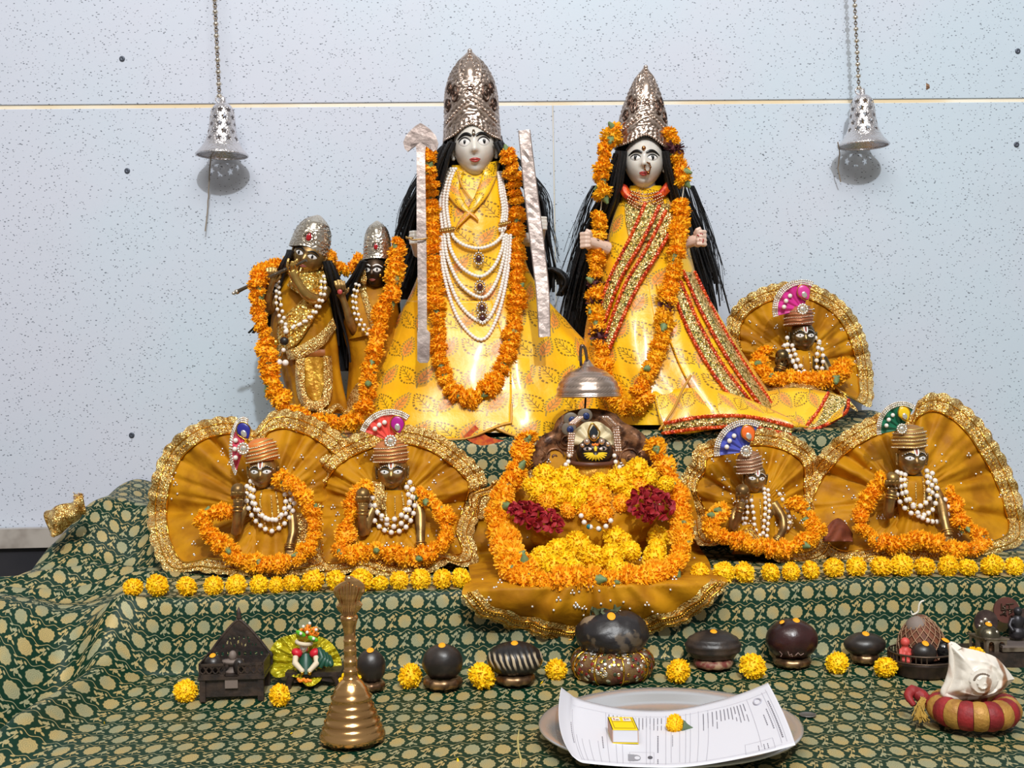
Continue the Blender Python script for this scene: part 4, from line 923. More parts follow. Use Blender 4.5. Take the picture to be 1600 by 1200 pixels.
# ================= seated brass child dolls in fan skirts =================
def fan_skirt(par, c, outline, df, db, dcen, npl=15, amp=.010, lace_w=27, seed=0, ybot=None, mt=None, nseq=75, flat=0, nlace=True):
    """pleated round skirt spread as a fan: c centre px, outline px polygon (clockwise), front-bottom depth df, back-top depth db"""
    r = random.Random(seed); pol = []
    for x, y in outline: pol.append((math.atan2(x-c[0], -(y-c[1])), math.hypot(x-c[0], y-c[1])))   # angle 0 up, clockwise
    pol.sort(); A = [(a-2*pi, q) for a, q in pol]+pol+[(a+2*pi, q) for a, q in pol]
    def rad(t):
        for i in range(1, len(A)-2):
            if A[i][0] <= t <= A[i+1][0]:
                f = (t-A[i][0])/max(1e-6, A[i+1][0]-A[i][0]); p0, p1, p2, p3 = A[i-1][1], A[i][1], A[i+1][1], A[i+2][1]
                q = .5*(2*p1+(p2-p0)*f+(2*p0-5*p1+4*p2-p3)*f*f+(3*p1-p0-3*p2+p3)*f**3); return max(min(p1, p2)*.92, min(max(p1, p2)*1.05, q))
        return A[0][1]
    yb = ybot or max(y for x, y in outline); ph = [r.uniform(0, 6) for _ in range(4)]
    def wave(t): return sin(npl*t+2*sin(2*t+ph[0])+ph[1])*.65+.45*sin(npl*1.7*t+ph[2])+.4*nz(t*3, seed, 2)+.9*(1-abs(2*((t*npl*.29+nz(t*1.5, seed, 7)) % 1)-1))**4
    def pt(t, q, off=0, sc=0):
        R_ = rad(t)*(1+sc); x = c[0]+q*R_*sin(t); y = c[1]-q*R_*cos(t)
        f = sm(-.15, .95, -cos(t)); rim = db+(df-db)*f
        d = dcen+(rim-dcen)*q**1.15+amp*q**.9*wave(t)*(1-.72*f)+.005*nz(t*6, q*5, seed)+.003*nz(t*13, q*9, seed+3)+amp*.9*sm(.4, 1, q)*sin(npl*2.1*t+ph[3])*(1-.72*f)*.5-off
        return S(x, y, d)
    m = MB(); nt, nq = 260, 34; m.grid([[pt(2*pi*i/nt-pi, .06+.90*j/nq) for j in range(nq+1)] for i in range(nt)], cu=True)
    sk = m.build('fan_skirt', mt or mMust, par)
    if nlace:
        m = MB(); rows = []
        for i in range(360):
            t = 2*pi*i/360-pi; R_ = rad(t); q0 = 1-lace_w/R_; scal = .022*abs(sin(23*t))
            rows.append([pt(t, q0+(1-q0)*j/7, .0022+.0022*sin(pi*j/7)+(.0016 if j in (1, 3, 6) else 0), scal*(j/7)**4) for j in range(8)])
        m.grid(rows, cu=True); lc = m.build('lace_border', mLace, par)
        m = MB(); m.tube([pt(2*pi*i/240-pi, 1-lace_w/rad(2*pi*i/240-pi), .004) for i in range(240)], .0016, 5, closed=True)
        m.tube([pt(2*pi*i/240-pi, 1-.35*lace_w/rad(2*pi*i/240-pi), .0055) for i in range(240)], .0012, 5, closed=True)
        for i in range(150):
            t = 2*pi*i/150-pi; m.ball(pt(t, 1-.68*lace_w/rad(t), .0045), .0021, 6, 4)
        m.build('lace_beading', mGoldBead, lc, kind='stuff')
    m = MB()
    for k in range(nseq):
        t = r.uniform(-pi, pi); q = .2+.66*r.random()**.6; p = pt(t, q, .0012)
        n = Vector((r.gauss(0, .3), -1, r.gauss(.5, .4))).normalized().to_track_quat('Z', 'X').to_matrix()
        for (ox, oz) in (((0, 0),) if r.random() < .7 else ((-.0026, 0), (.0026, 0), (0, .004))): m.lathe(p+Vector((ox, 0, oz)), [(.0020, 0), (.0017, .0007), (.0002, .0009)], 7, rot=n)
    m.build('sequins', mSeq, sk, kind='stuff')
    return pt
def feather(par, base, r, a0, a1, d, col, pcol, tilt=0, squash=1.0, pa=.75, key=''):
    """fan plume: base px, radius px, angles from up clockwise, pleated satin, bead rim, pearls, painted paisley"""
    k = d/F; nm = 'satin_%s' % key
    mt = mat(nm, col, .4, sheen=.2); P = []
    def pt(a, q, off=0): return S(base[0]+squash*r*q*sin(a), base[1]-r*q*cos(a), d+.004*sin((a-a0)/(a1-a0)*pi*9)*q+tilt*q-off)
    P = [[pt(a0+(a1-a0)*i/72, .06+.94*j/8) for j in range(9)] for i in range(73)]
    m = MB(); m.grid(P); f = m.build('plume_fan', mt, par, solid=.0012)
    m = MB()
    for q in (.93, 1.0, 1.07):
        for i in range(30): m.ball(pt(a0+(a1-a0)*i/29, q, .002), .045*r*k*(1.0), 6, 4)
    m.build('plume_bead_rim', mSeq, f, kind='stuff')
    for a in (.22, .42, .62): inst('plume_pearl', BEAD, pt(a0+(a1-a0)*(1-a) if False else a0+(a1-a0)*a*.8, .68, .007), f, scale=.085*r*k)
    c = pt(a0+(a1-a0)*pa, .62, .008); m = MB(); rq = rot(0, 0, a0+(a1-a0)*pa-.5)
    fn = lambda p: Vector((p.x*(1-.5*max(0, -p.z))+.25*max(0, -p.z)**2, p.y, p.z))
    m.ball(c, (.115*r*k*2, .0022, .15*r*k*2), 16, 8, rot=rq, fn=fn); pz = m.build('paisley', mat('enamel_'+key, pcol, .3), f)
    m = MB(); m.ball(c+Vector((0, -.0022, -.004)), (.05*r*k*2, .0015, .065*r*k*2), 12, 6, rot=rq); m.build('paisley_eye', mSeq, pz)
    m = MB(); m.tube([c+rq @ Vector((.122*r*k*2*cos(a)*(1-.5*max(0, -sin(a))), -.001, .157*r*k*2*sin(a))) for a in [2*pi*i/24 for i in range(24)]], .0009, 5, closed=True); m.build('paisley_rim', mGoldBead, pz)
    m = MB(); c = S(base[0], base[1]-1, d-.010)
    m.ball(c, (.09*r*k*1.3, .003, .09*r*k*1.3), 10, 6)
    for i in range(12): m.ball(c+Vector((.17*r*k*cos(i*pi/6), -.0005, .17*r*k*sin(i*pi/6))), .055*r*k, 6, 5)
    m.build('rhinestone_rosette', mSeq, f)
def turban(par, c, hw, h, d, rm, col, stripe, key):
    k = d/F; mt = mat('turban_'+key, col, .5, .2, bump=.6, bs=160); gm = mat('turban_cord_'+key, stripe, .3, .6)
    base = S(c[0], c[1]+h/2, d); m = MB()
    prof = catmull([(.98, 0), (1.06, .12), (1.07, .35), (1.03, .6), (.90, .8), (.62, .94), (.30, 1.0), (.01, 1.01)], 34)
    m.lathe(base, [(r*hw*k, z*h*k) for r, z in prof], 48, rot=rm, sy=.95, fn=lambda t, f, r: r*(1+.018*sin(f*40+sin(t)*3))); tb = m.build('turban', mt, par)
    m = MB(); m2 = MB()
    for i in range(6):
        z = .05+.145*i; rr = 1.07 if i < 4 else (1.0 if i == 4 else .85); P = []
        for j in range(41):
            a = 2*pi*j/40; P.append(base+rm @ Vector((hw*k*rr*1.01*sin(a), -hw*k*rr*.97*cos(a), (z+.055*sin(a)+.05*abs(sin(a)))*h*k)))
        m.tube(P[:-1], hw*k*.062, 6, closed=True)
        if i % 2 == 0:
            for p in arc(P, .0034): m2.ball(p+(p-base-Vector((0, 0, p.z-base.z))).normalized()*hw*k*.06, .0011, 5, 4)
    m.build('turban_cords', gm, tb); m2.build('turban_sequins', mSeq, tb, kind='stuff')
def child_doll(key, label, face, hw, hh, rm, dh, tcol, tstripe, tcen, th, trm, plume, ballp, arm1, arm2, fan, body, necks, beadlabel, gar, garlabel, skin=None, ballR=11, neckband=True, goldpatch=None, extra_g=()):
    skin = skin or mBrass; k = dh/F; u = k
    cx, cy = face
    root = thing('brass_child_deity_doll', label, 'doll', S(fan['c'][0], fan['yb'], fan['df']+.03))
    pt = fan_skirt(root, fan['c'], fan['out'], fan['df'], fan['db'], fan['dc'], fan.get('n', 15), fan.get('amp', .010), fan.get('lw', 27), fan.get('seed', 1), fan['yb'], nseq=fan.get('ns', 80))
    # body: torso and both arms one surface
    m = MB(); (nx, ny), (wx, wy), tw = body; dt = dh+.006
    m.tube([S(cx, cy+hh*.6, dh+.006), S(nx, ny-6, dt), S(nx, ny+4, dt), S((nx+wx)/2, (ny+wy)/2, dt-.004), S(wx, wy, dt)], [hw*.5*u, hw*.55*u, tw*.95*u, tw*1.0*u, tw*.9*u], 14)
    for A, rr in ((arm1, (10, 9, 8, 7, 8)), (arm2, (10, 9, 8, 7, 8))):
        C = catmull(A, 14); ra = [v[0]*u*hw/23 for v in catmull([(q,) for q in rr], 14)]; m.tube([S(*p) for p in C], ra, 12)
    bx, by, bd = ballp
    for kf in range(4): m.tube([S(bx-9+6*kf, by+13, bd), S(bx-10+6.5*kf, by+8, bd-.008), S(bx-8+5.4*kf, by+2, bd-.010)], 2.6*u*hw/23, 7)
    m.tube([S(bx+8, by+13, bd), S(bx+12, by+5, bd-.002)], 3*u*hw/23, 7)
    hx, hy, hd2 = arm2[-1]
    for kf in range(4): m.tube([S(hx-5+3.6*kf, hy+2, hd2-.002), S(hx-5+4.6*kf, hy+9, hd2-.008), S(hx-5+5*kf, hy+13, hd2-.008)], 2.2*u*hw/23, 7)
    m.build('body', skin, root, remesh=.0015, relax=2)
    m = MB(); m.ball(S(bx, by, bd), ballR*u, 20, 14); m.build('sweet_ball', skin, root)
    m = MB()
    for A in (arm1, arm2):
        p0, p1 = S(*A[-2]), S(*A[-1]); ax = (p1-p0).normalized(); q = ax.to_track_quat('Z', 'X').to_matrix()
        for f in (.35, .6): m = MB(); m.lathe(p0.lerp(p1, f), [(8.6*u*hw/23, -.0012), (9.6*u*hw/23, 0), (8.6*u*hw/23, .0012)], 14, rot=q, caps=False); m.build('bangle', mBrassG, root)
    H = Head(S(cx, cy, dh), hw*u, hh*u, hw*1.05*u, rm, nose=.24, jaw=.30)
    hd = H.skin(44, 40).build('head', skin, root)
    for sd in (-1, 1):
        H.eye(sd, hd, ex=.44, ez=.10, a=.29, b=.125, iris=.055, brow=.30, bw=.045); H.ear(sd, hd, skin)
    H.lips(hd, mat('brass_lip', (120, 80, 50), .4, .6) if key == 'a' else bpy.data.materials['brass_lip'], z=-.50, w=.2, th=.032)
    m = MB(); m.tube([H.on(-.13, .62, .012), H.on(-.12, .40, .012), H.on(-.06, .26, .012), H.on(.06, .26, .012), H.on(.12, .40, .012), H.on(.13, .62, .012)], .0015, 6); 
    for sd in (-1, 1):
        for f in range(6): m.ball(H.on(sd*(.18+.13*f), .47-.03*f*f*.35, .01), .0009, 5, 4)
    mk = m.build('forehead_mark', mWhite, hd)
    m = MB(); m.tube([H.on(0, .60, .012), H.on(0, .34, .012)], .0010, 6); m.build('red_tilak_line', mRed, mk)
    turban(root, tcen, hw*1.04, th, dh, trm, tcol, tstripe, key); feather(root, *plume)
    # bodice and front apron
    bo = Drape([(ny-10, nx-hw*.58, nx+hw*.58, dt, hw*.60*u), (ny, nx-tw*.98, nx+tw*.98, dt, tw*1.10*u), ((ny+wy)/2, (nx+wx)/2-tw*1.10, (nx+wx)/2+tw*1.10, dt, tw*1.22*u), (wy, wx-tw*1.04, wx+tw*1.04, dt, tw*1.20*u), (wy+12, wx-tw*1.25, wx+tw*1.25, dt, tw*1.25*u), (fan['yb']-10, wx-tw*2.0, wx+tw*2.0, dt, tw*1.6*u)], (9, 15), .06)
    bo.mb(ny-8, fan['yb']-14, 44, -pi, pi, 70).build('bodice', mMust, root)
    bf = lambda x, y: bo.d(min(max(x, bo.row(y)[0]+2), bo.row(y)[1]-2), y)
    m = MB()
    for sd in (-1, 1): m.tube([S(x, y, bf(x, y)-.0015) for x, y in catmull([(nx+sd*hw*.5, ny-4), (nx+sd*hw*.62, ny+14), ((nx+wx)/2+sd*hw*.55, (ny+wy)/2+6), (wx+sd*hw*.45, wy)], 20)], .0017, 5)
    m.tube([S(x, y, bf(x, y)-.001) for x, y in catmull([((nx+wx)/2, ny+2), (wx, wy)], 10)], .0011, 5)
    m.build('bodice_trim', mLace, root)
    if goldpatch:
        m = MB(); L, Rr = goldpatch; ribbon(m, L, Rr, bf, 20, 5, .006, bump=.003); m.build('gold_sash_end', mLace, root)
    necklace('pearl_necklace', beadlabel, [[(x, y, (bf(x, y)-.008 if y > ny else dh-.006)) for x, y in s] for s in necks], 4.2*hw/23, 12.2*hw/23)
    garland('marigold_garland', garlabel, gar, 15, 12.5, jit=.6)
    return root, pt
YA = 0
child_doll('a', 'brass child deity doll in striped turban with side-on pink and navy plume, ochre fan skirt', (411, 737), 22, 27, rot(.02, .05, .0), 1.985, (226, 130, 60), (222, 190, 120), (411, 703), 36, rot(0, -.05, -.16),
    ((380, 702), 46, -2.5, .30, 1.975, (216, 62, 92), (44, 44, 140), .01, .42, .93, 'pink'), (372, 766, 1.955), [(388, 782, 1.985), (376, 806, 1.972), (368, 834, 1.962), (371, 806, 1.952), (372, 782, 1.952)], [(445, 778, 1.985), (456, 806, 1.975), (458, 830, 1.962), (454, 848, 1.952), (452, 860, 1.945)],
    dict(c=(415, 795), yb=893, df=1.925, db=2.085, dc=2.00, seed=1, n=13, out=[(264, 893), (240, 852), (233, 800), (241, 745), (264, 696), (305, 664), (345, 653), (372, 655), (392, 672), (404, 668), (420, 648), (445, 642), (485, 652), (515, 668), (540, 690), (560, 730), (560, 790), (550, 850), (520, 880), (460, 898), (400, 900), (350, 896), (305, 890)]),
    ((420, 772), (427, 828), 27), [[(392, 752), (392, 775), (402, 800), (425, 812), (448, 800), (455, 775), (446, 752)], [(386, 760), (386, 785), (398, 812), (424, 830), (450, 812), (460, 785), (452, 756)], [(398, 755), (396, 780), (410, 806), (432, 812), (446, 790), (443, 758)]],
    'pearl and gold bead necklaces on the doll with the side-on pink plume', [(440, 748, 1.965), (462, 760, 1.955), (478, 782, 1.95), (490, 808, 1.945), (492, 832, 1.935), (482, 854, 1.925), (462, 874, 1.918), (430, 882, 1.915), (395, 880, 1.918), (365, 868, 1.922), (342, 846, 1.93), (325, 826, 1.94), (315, 810, 1.95), (340, 800, 1.96), (362, 800, 1.96)], 'orange marigold garland in the lap of the doll with the side-on pink plume', goldpatch=([(462, 800), (462, 830), (458, 862)], [(480, 806), (482, 836), (476, 866)]))
child_doll('b', 'brass child deity doll with coral pleated plume and magenta paisley, seated beside the pink-plumed doll', (613, 737), 23.5, 28, rot(.02, .05, 0), 1.985, (204, 128, 76), (206, 160, 96), (611, 705), 36, rot(0, -.05, .0),
    ((610, 690), 46, -1.2, .62, 1.972, (240, 84, 70), (176, 28, 140), .0, 1.0, .88, 'coral'), (567, 773, 1.955), [(588, 784, 1.985), (576, 808, 1.972), (568, 834, 1.962), (566, 810, 1.952), (567, 788, 1.952)], [(648, 780, 1.985), (656, 800, 1.975), (657, 822, 1.962), (657, 845, 1.952), (658, 858, 1.945)],
    dict(c=(613, 795), yb=902, df=1.912, db=2.07, dc=1.99, seed=2, n=13, out=[(486, 893), (478, 850), (474, 800), (480, 756), (500, 718), (535, 690), (575, 673), (615, 665), (650, 668), (685, 680), (720, 704), (745, 728), (758, 748), (752, 790), (738, 835), (744, 878), (722, 884), (700, 878), (672, 895), (640, 904), (600, 902), (560, 890), (525, 898)]),
    ((616, 774), (618, 828), 27), [[(582, 778), (590, 800), (610, 822), (630, 815), (640, 790), (634, 755)], [(578, 790), (588, 818), (612, 832), (636, 822), (648, 790), (640, 752)], [(590, 800), (606, 812), (626, 806), (642, 782), (646, 756)]],
    'pearl and gold bead necklaces on the doll with the coral plume', [(572, 762, 1.968), (560, 772, 1.972), (550, 790, 1.965), (544, 812, 1.955), (536, 836, 1.94), (530, 858, 1.925), (545, 868, 1.92), (575, 862, 1.92), (605, 862, 1.918), (635, 870, 1.915), (660, 868, 1.915), (685, 858, 1.92), (698, 835, 1.93), (694, 808, 1.945), (680, 790, 1.96), (664, 776, 1.97), (656, 764, 1.972)], 'orange marigold garland in the lap of the doll with the coral plume', goldpatch=([(578, 752), (576, 775), (588, 796)], [(600, 754), (602, 778), (604, 796)]))
child_doll('d', 'smallest lower-shelf brass child deity doll, tilted, with blue plume and orange paisley', (1179, 747), 18, 24, rot(.05, .08, .06), 1.995, (150, 104, 74), (196, 160, 130), (1172, 722), 36, rot(0, -.05, -.06),
    ((1166, 706), 46, -1.7, .42, 1.985, (74, 82, 176), (238, 110, 40), .0, 1.0, .86, 'blue'), (1160, 767, 1.965), [(1158, 790, 1.99), (1146, 806, 1.98), (1146, 828, 1.97), (1154, 806, 1.962), (1159, 784, 1.96)], [(1208, 786, 1.99), (1222, 808, 1.98), (1224, 826, 1.97), (1218, 838, 1.96), (1212, 846, 1.955)],
    dict(c=(1185, 795), yb=880, df=1.93, db=2.08, dc=2.005, seed=3, n=11, lw=24, out=[(1092, 850), (1078, 800), (1066, 750), (1082, 722), (1086, 702), (1110, 690), (1145, 676), (1200, 672), (1242, 684), (1272, 708), (1278, 750), (1286, 800), (1300, 860), (1262, 882), (1228, 880), (1196, 866), (1166, 846), (1126, 850)]),
    ((1185, 778), (1190, 826), 24), [[(1166, 776), (1168, 800), (1164, 822), (1172, 836)], [(1160, 782), (1160, 806), (1166, 830), (1176, 840)], [(1174, 782), (1178, 806), (1180, 826), (1190, 840)], [(1194, 764), (1196, 790), (1194, 815), (1192, 838)], [(1200, 766), (1202, 792), (1200, 818), (1198, 840)], [(1218, 772), (1230, 796), (1234, 818), (1222, 836)]],
    'pearl and gold bead necklaces on the doll with the blue plume', [(1126, 800, 1.965), (1112, 815, 1.96), (1108, 830, 1.95), (1130, 838, 1.94), (1160, 846, 1.932), (1190, 856, 1.925), (1225, 858, 1.922), (1255, 848, 1.925), (1275, 832, 1.935), (1270, 815, 1.95), (1254, 798, 1.965), (1238, 782, 1.975)], 'orange marigold garland in the lap of the doll with the blue plume', goldpatch=([(1234, 796), (1222, 812), (1214, 830)], [(1240, 818), (1230, 832), (1220, 840)]))
child_doll('e', 'brass child deity doll with green plume and yellow paisley, widest skirt with pointed top', (1424, 716), 23, 28, rot(.03, .05, .02), 1.99, (160, 116, 64), (214, 178, 100), (1421, 682), 38, rot(0, -.05, .03),
    ((1409, 671), 40, -1.75, .55, 1.978, (12, 104, 72), (236, 196, 30), .0, .9, .84, 'green'), (1394, 748, 1.957), [(1400, 764, 1.99), (1390, 784, 1.978), (1388, 806, 1.965), (1391, 784, 1.955), (1394, 766, 1.955)], [(1458, 764, 1.99), (1470, 785, 1.98), (1474, 806, 1.965), (1478, 824, 1.955), (1482, 838, 1.948)],
    dict(c=(1418, 780), yb=880, df=1.935, db=2.085, dc=2.005, seed=4, n=12, out=[(1290, 876), (1262, 850), (1240, 800), (1248, 765), (1270, 725), (1302, 690), (1340, 664), (1384, 645), (1412, 642), (1426, 650), (1434, 628), (1456, 616), (1482, 620), (1524, 650), (1556, 694), (1582, 745), (1598, 800), (1600, 842), (1560, 862), (1500, 878), (1430, 886), (1370, 876), (1330, 880)]),
    ((1430, 752), (1432, 808), 27), [[(1402, 738), (1400, 765), (1410, 790), (1434, 806), (1458, 795), (1464, 765), (1456, 738)], [(1408, 740), (1408, 765), (1420, 785), (1440, 790), (1456, 770), (1450, 736)], [(1414, 742), (1416, 770), (1440, 808), (1468, 815), (1482, 800), (1476, 780)], [(1448, 736), (1450, 755), (1452, 778)]],
    'pearl and gold bead necklaces on the doll with the green plume', [(1376, 752, 1.97), (1364, 770, 1.97), (1352, 790, 1.965), (1344, 812, 1.955), (1352, 832, 1.945), (1372, 846, 1.935), (1400, 850, 1.93), (1430, 844, 1.93), (1458, 848, 1.928), (1485, 860, 1.925), (1515, 858, 1.93), (1540, 848, 1.935), (1524, 832, 1.95), (1506, 820, 1.96), (1496, 800, 1.97), (1486, 775, 1.98), (1478, 762, 1.985)], 'orange marigold garland in the lap of the doll with the green plume')
mBrassD = mat('dusky_brass', (124, 104, 68), .34, .85, col2=(90, 74, 48), vs=60)
child_doll('f', 'brass child deity doll on the upper shelf with magenta plume and copper turban', (1254, 526), 20, 25, rot(.02, .05, .0), 2.31, (176, 108, 72), (170, 116, 80), (1248, 492), 34, rot(0, -.05, .0),
    ((1254, 484), 43, -1.8, .35, 2.295, (206, 44, 140), (214, 60, 150), .0, 1.0, .88, 'magenta'), (1222, 556, 2.275), [(1228, 562, 2.31), (1216, 580, 2.29), (1212, 592, 2.28), (1218, 580, 2.272), (1222, 568, 2.272)], [(1284, 560, 2.31), (1294, 580, 2.295), (1294, 592, 2.285), (1288, 598, 2.28), (1282, 602, 2.275)],
    dict(c=(1250, 568), yb=606, df=2.235, db=2.40, dc=2.33, seed=5, n=11, lw=22, ns=60, out=[(1160, 604), (1142, 560), (1136, 510), (1150, 478), (1180, 456), (1215, 444), (1245, 441), (1285, 452), (1320, 476), (1346, 514), (1358, 555), (1363, 600), (1356, 636), (1338, 642), (1322, 618), (1290, 606), (1240, 604), (1196, 606)]),
    ((1254, 555), (1256, 592), 22), [[(1230, 528), (1232, 548), (1242, 570), (1250, 586)], [(1238, 540), (1246, 562), (1258, 582), (1274, 590)], [(1226, 540), (1236, 560), (1246, 578), (1262, 594)], [(1274, 528), (1284, 545), (1286, 566), (1282, 586)], [(1280, 534), (1276, 560), (1278, 580), (1292, 590)]],
    'pearl and gold bead necklaces on the doll with the magenta plume', [(1196, 550, 2.29), (1186, 566, 2.285), (1192, 582, 2.27), (1212, 592, 2.262), (1236, 592, 2.258), (1260, 594, 2.255), (1285, 594, 2.258), (1308, 588, 2.265), (1318, 574, 2.28)], 'orange marigold garland in the lap of the doll with the magenta plume', skin=mBrassD, ballR=10.5)

# ================= central dark-faced deity =================
cd = thing('dark_faced_deity_doll', 'dark-faced seated deity with cream crown and yellow face rays at the altar\'s middle', 'doll', S(925, 880, 1.95))
th = thing('carved_throne_back', 'brown carved scalloped throne back standing behind the dark-faced deity', 'throne', S(925, 770, 2.06))
out = catmull([(826, 790), (828, 740), (834, 706), (848, 684), (866, 674), (874, 656), (892, 645), (925, 641), (958, 648), (972, 662), (992, 672), (1010, 690), (1020, 722), (1024, 760), (1026, 790)], 60)
m = MB(); cpt = (925, 740); rows = []
for (x, y) in out:
    row = []
    for j in range(13):
        q = j/12; xx = cpt[0]+(x-cpt[0])*q; yy = cpt[1]+(y-cpt[1])*q
        e = .0035*abs(sin(xx*.16+2*nz(xx*.04, yy*.04)))*abs(cos(yy*.15+2*nz(yy*.04, xx*.03)))*sm(0, .1, 1-q)+(.006 if .90 < q < .99 else 0)
        row.append(S(xx, yy, 2.055-e))
    rows.append(row)
m.grid(rows); o_ = m.build('carved_panel', mThrone, th, solid=.010)
m = MB()
for sd in (-1, 1):
    for (x, y, r) in ((60, 715, 22), (40, 690, 14), (72, 745, 18), (80, 712, 12)):
        m = MB(); m.tube([S(925+sd*(x+r*(1-i/26)*cos(i*.5)), y+r*(1-i/26)*sin(i*.5), 2.048) for i in range(26)], .0022, 6); m.build('carved_scroll', mThrone, th)
k = 2.0/F; dF = 1.985
mFaceD = mat('dark_face', (34, 22, 20), .3, col2=(44, 28, 22), vs=60)
H = Head(S(929, 708, dF), 29*k, 27*k, 24*k, rot(0, .0, 0), nose=.15, jaw=.10)
hd = H.skin(44, 40).build('head', mFaceD, cd)
for sd in (-1, 1): H.eye(sd, hd, ex=.42, ez=.30, a=.22, b=.12, iris=.09, brow=0, lid=False, wh=mat('pinkish_eye', (226, 210, 206), .3) if sd < 0 else bpy.data.materials['pinkish_eye'])
m = MB()
for i in range(11):
    a = -1.5+3.0*i/10; m.tube([H.on(.14*sin(a), .06-.10*cos(a), .012), H.on(.38*sin(a), .06-.28*cos(a), .012), H.on(.62*sin(a), .06-.44*cos(a), .012)], [.0011, .0019, .0010], 6)
m.tube([H.on(0, .18, .02), H.on(0, .36, .02), H.on(0, .46, .02)], [.002, .0032, .001], 6); m.build('yellow_face_rays', mat('yellow_paint', (246, 208, 40), .5), hd)
m = MB(); m.tube([H.on(-.16, .56, .01), H.on(-.09, .50, .02), H.on(0, .58, .02), H.on(.09, .50, .02), H.on(.16, .56, .01)], .0022, 6); m.build('orange_tilak', mat('orange_paint', (246, 130, 30), .6), hd)
m = MB(); m.tube([S(x, y, d) for x, y, d in catmull([(888, 716, 1.985), (896, 724, 1.965), (925, 726, 1.952), (955, 724, 1.965), (964, 714, 1.985)], 20)], .0042, 8); m.build('chin_rim', mat('brown_rim', (92, 52, 36), .4), cd)
m = MB(); m.lathe(S(926, 760, 1.985), [(34*k, 0), (35*k, 14*k), (33*k, 26*k), (30*k, 35*k)], 32, sy=.85); m.build('gold_tunic', mMustG, cd)
m = MB(); nn = 48; rows = []
for i in range(nn+1):
    a = -1.62+3.24*i/nn; q_ = 34+1.2*abs(sin(a*5)); rows.append([S(926+q_*j/6*sin(a), 694-(q_*1.02)*j/6*cos(a), 1.975+.003*sin(a*10)*j/6+.012*j/6) for j in range(7)])
m.grid(rows); m.build('cream_crown_fan', mat('cream_satin', (222, 206, 164), .4), cd, solid=.002)
m = MB()
for (x0, y0, x1, y1) in ((893, 678, 890, 712), (962, 668, 966, 704), (894, 662, 906, 652), (946, 652, 958, 664)):
    for i in range(10):
        for j in range(3): m.ball(S(x0+(x1-x0)*i/9+j*3.4-3+RG.uniform(-.6, .6), y0+(y1-y0)*i/9, 1.968-.003*j % 2), 2.4*k, 6, 5)
for (x, y, r) in ((917, 690, 5), (940, 690, 5), (928, 683, 4), (910, 696, 3.4), (950, 694, 4)): m.ball(S(x, y, 1.957), r*k, 10, 6)
m.build('rhinestone_bands', mat('rhinestone', (226, 200, 184), .14, .8), cd, kind='stuff')
m = MB(); m.ball(S(928, 675, 1.962), (7*k, .003, 12*k), 14, 8, rot=rot(0, 0, .25), fn=lambda p: Vector((p.x*(1-.6*max(0, p.z))-.3*max(0, p.z)**2, p.y, p.z))); pz = m.build('paisley_brooch', mat('dark_glass', (30, 36, 44), .08, coat=1), cd)
m = MB(); m.tube([S(928+9*cos(a)*(1-.5*max(0, sin(a)))-2.5*max(0, sin(a)), 675-13.5*sin(a), 1.960) for a in [2*pi*i/24 for i in range(24)]], .0014, 6, closed=True); m.build('brooch_rim', mGoldBead, pz)
for (x, y, ro) in ((892, 655, -.5), (889, 670, -.9), (914, 649, .1)):
    m = MB(); m.ball(S(x, y, 2.01), (12*k, .002, 11*k), 16, 8); ft = m.build('peacock_feather', mat('peacock_dun', (110, 98, 84), .5) if (x == 892) else bpy.data.materials['peacock_dun'], cd)
    m = MB(); m.ball(S(x+2, y+1, 2.007), (5.5*k, .0022, 5.5*k), 12, 8); m.ball(S(x+3, y, 2.005), (2*k, .002, 3*k), 8, 6); m.build('feather_eye', mat('peacock_blue', (40, 56, 104), .3) if x == 892 else bpy.data.materials['peacock_blue'], ft)
necklace('pearl_necklace', 'short pearl strings hanging beside the dark face of the central deity', [[(890, 712, 1.965), (888, 722, 1.955), (889, 734, 1.95)], [(960, 712, 1.965), (962, 722, 1.955), (962, 734, 1.95)], [(884, 726, 1.95), (884, 738, 1.945)], [(968, 730, 1.95), (972, 738, 1.945)]], 3.6, 13, False)
nk = necklace('pearl_necklace', 'pearl and teal bead string on the central deity\'s lap below the orange flowers', [[(908, 806, 1.915), (914, 818, 1.905), (924, 824, 1.90), (938, 826, 1.90), (950, 820, 1.905), (957, 808, 1.912)]], 4.2, 13, False)
m = MB(); [m.ball(S(x, y, 1.90), .0042, 8, 6) for x, y in ((920, 823), (936, 827))]; m.build('teal_bead', mat('teal_glass', (40, 120, 130), .1), nk)
# skirt: gathered mass around the lap, spilling over the shelf edge
out = [(836, 708), (800, 740), (764, 762), (738, 772), (732, 800), (730, 850), (734, 895), (722, 930), (742, 956), (785, 975), (830, 988), (872, 1000), (930, 1001), (985, 990), (1030, 984), (1080, 965), (1115, 935), (1138, 908), (1110, 888), (1092, 850), (1088, 800), (1078, 765), (1050, 740), (1010, 708), (925, 690)]
def dsk(x, y):
    """depth of the skirt: lap on the shelf, then over its edge and down the riser"""
    a, b = ray(x, y); ds_ = (Z1+.008)*F/b if b < -40 else 9
    ds_ = ds_*(1-YAW*a/F)
    return min(2.06, max(1.738+.03*sm(940, 1000, y), ds_))
pol = sorted((math.atan2(x-925, -(y-850)), math.hypot(x-925, y-850)) for x, y in out)
def radC(t):
    A_ = [(pol[-1][0]-2*pi, pol[-1][1])]+pol+[(pol[0][0]+2*pi, pol[0][1])]
    for (a, q), (b, w) in zip(A_, A_[1:]):
        if a <= t <= b: f = (t-a)/max(1e-6, b-a); f = f*f*(3-2*f); return q+(w-q)*f
    return pol[0][1]
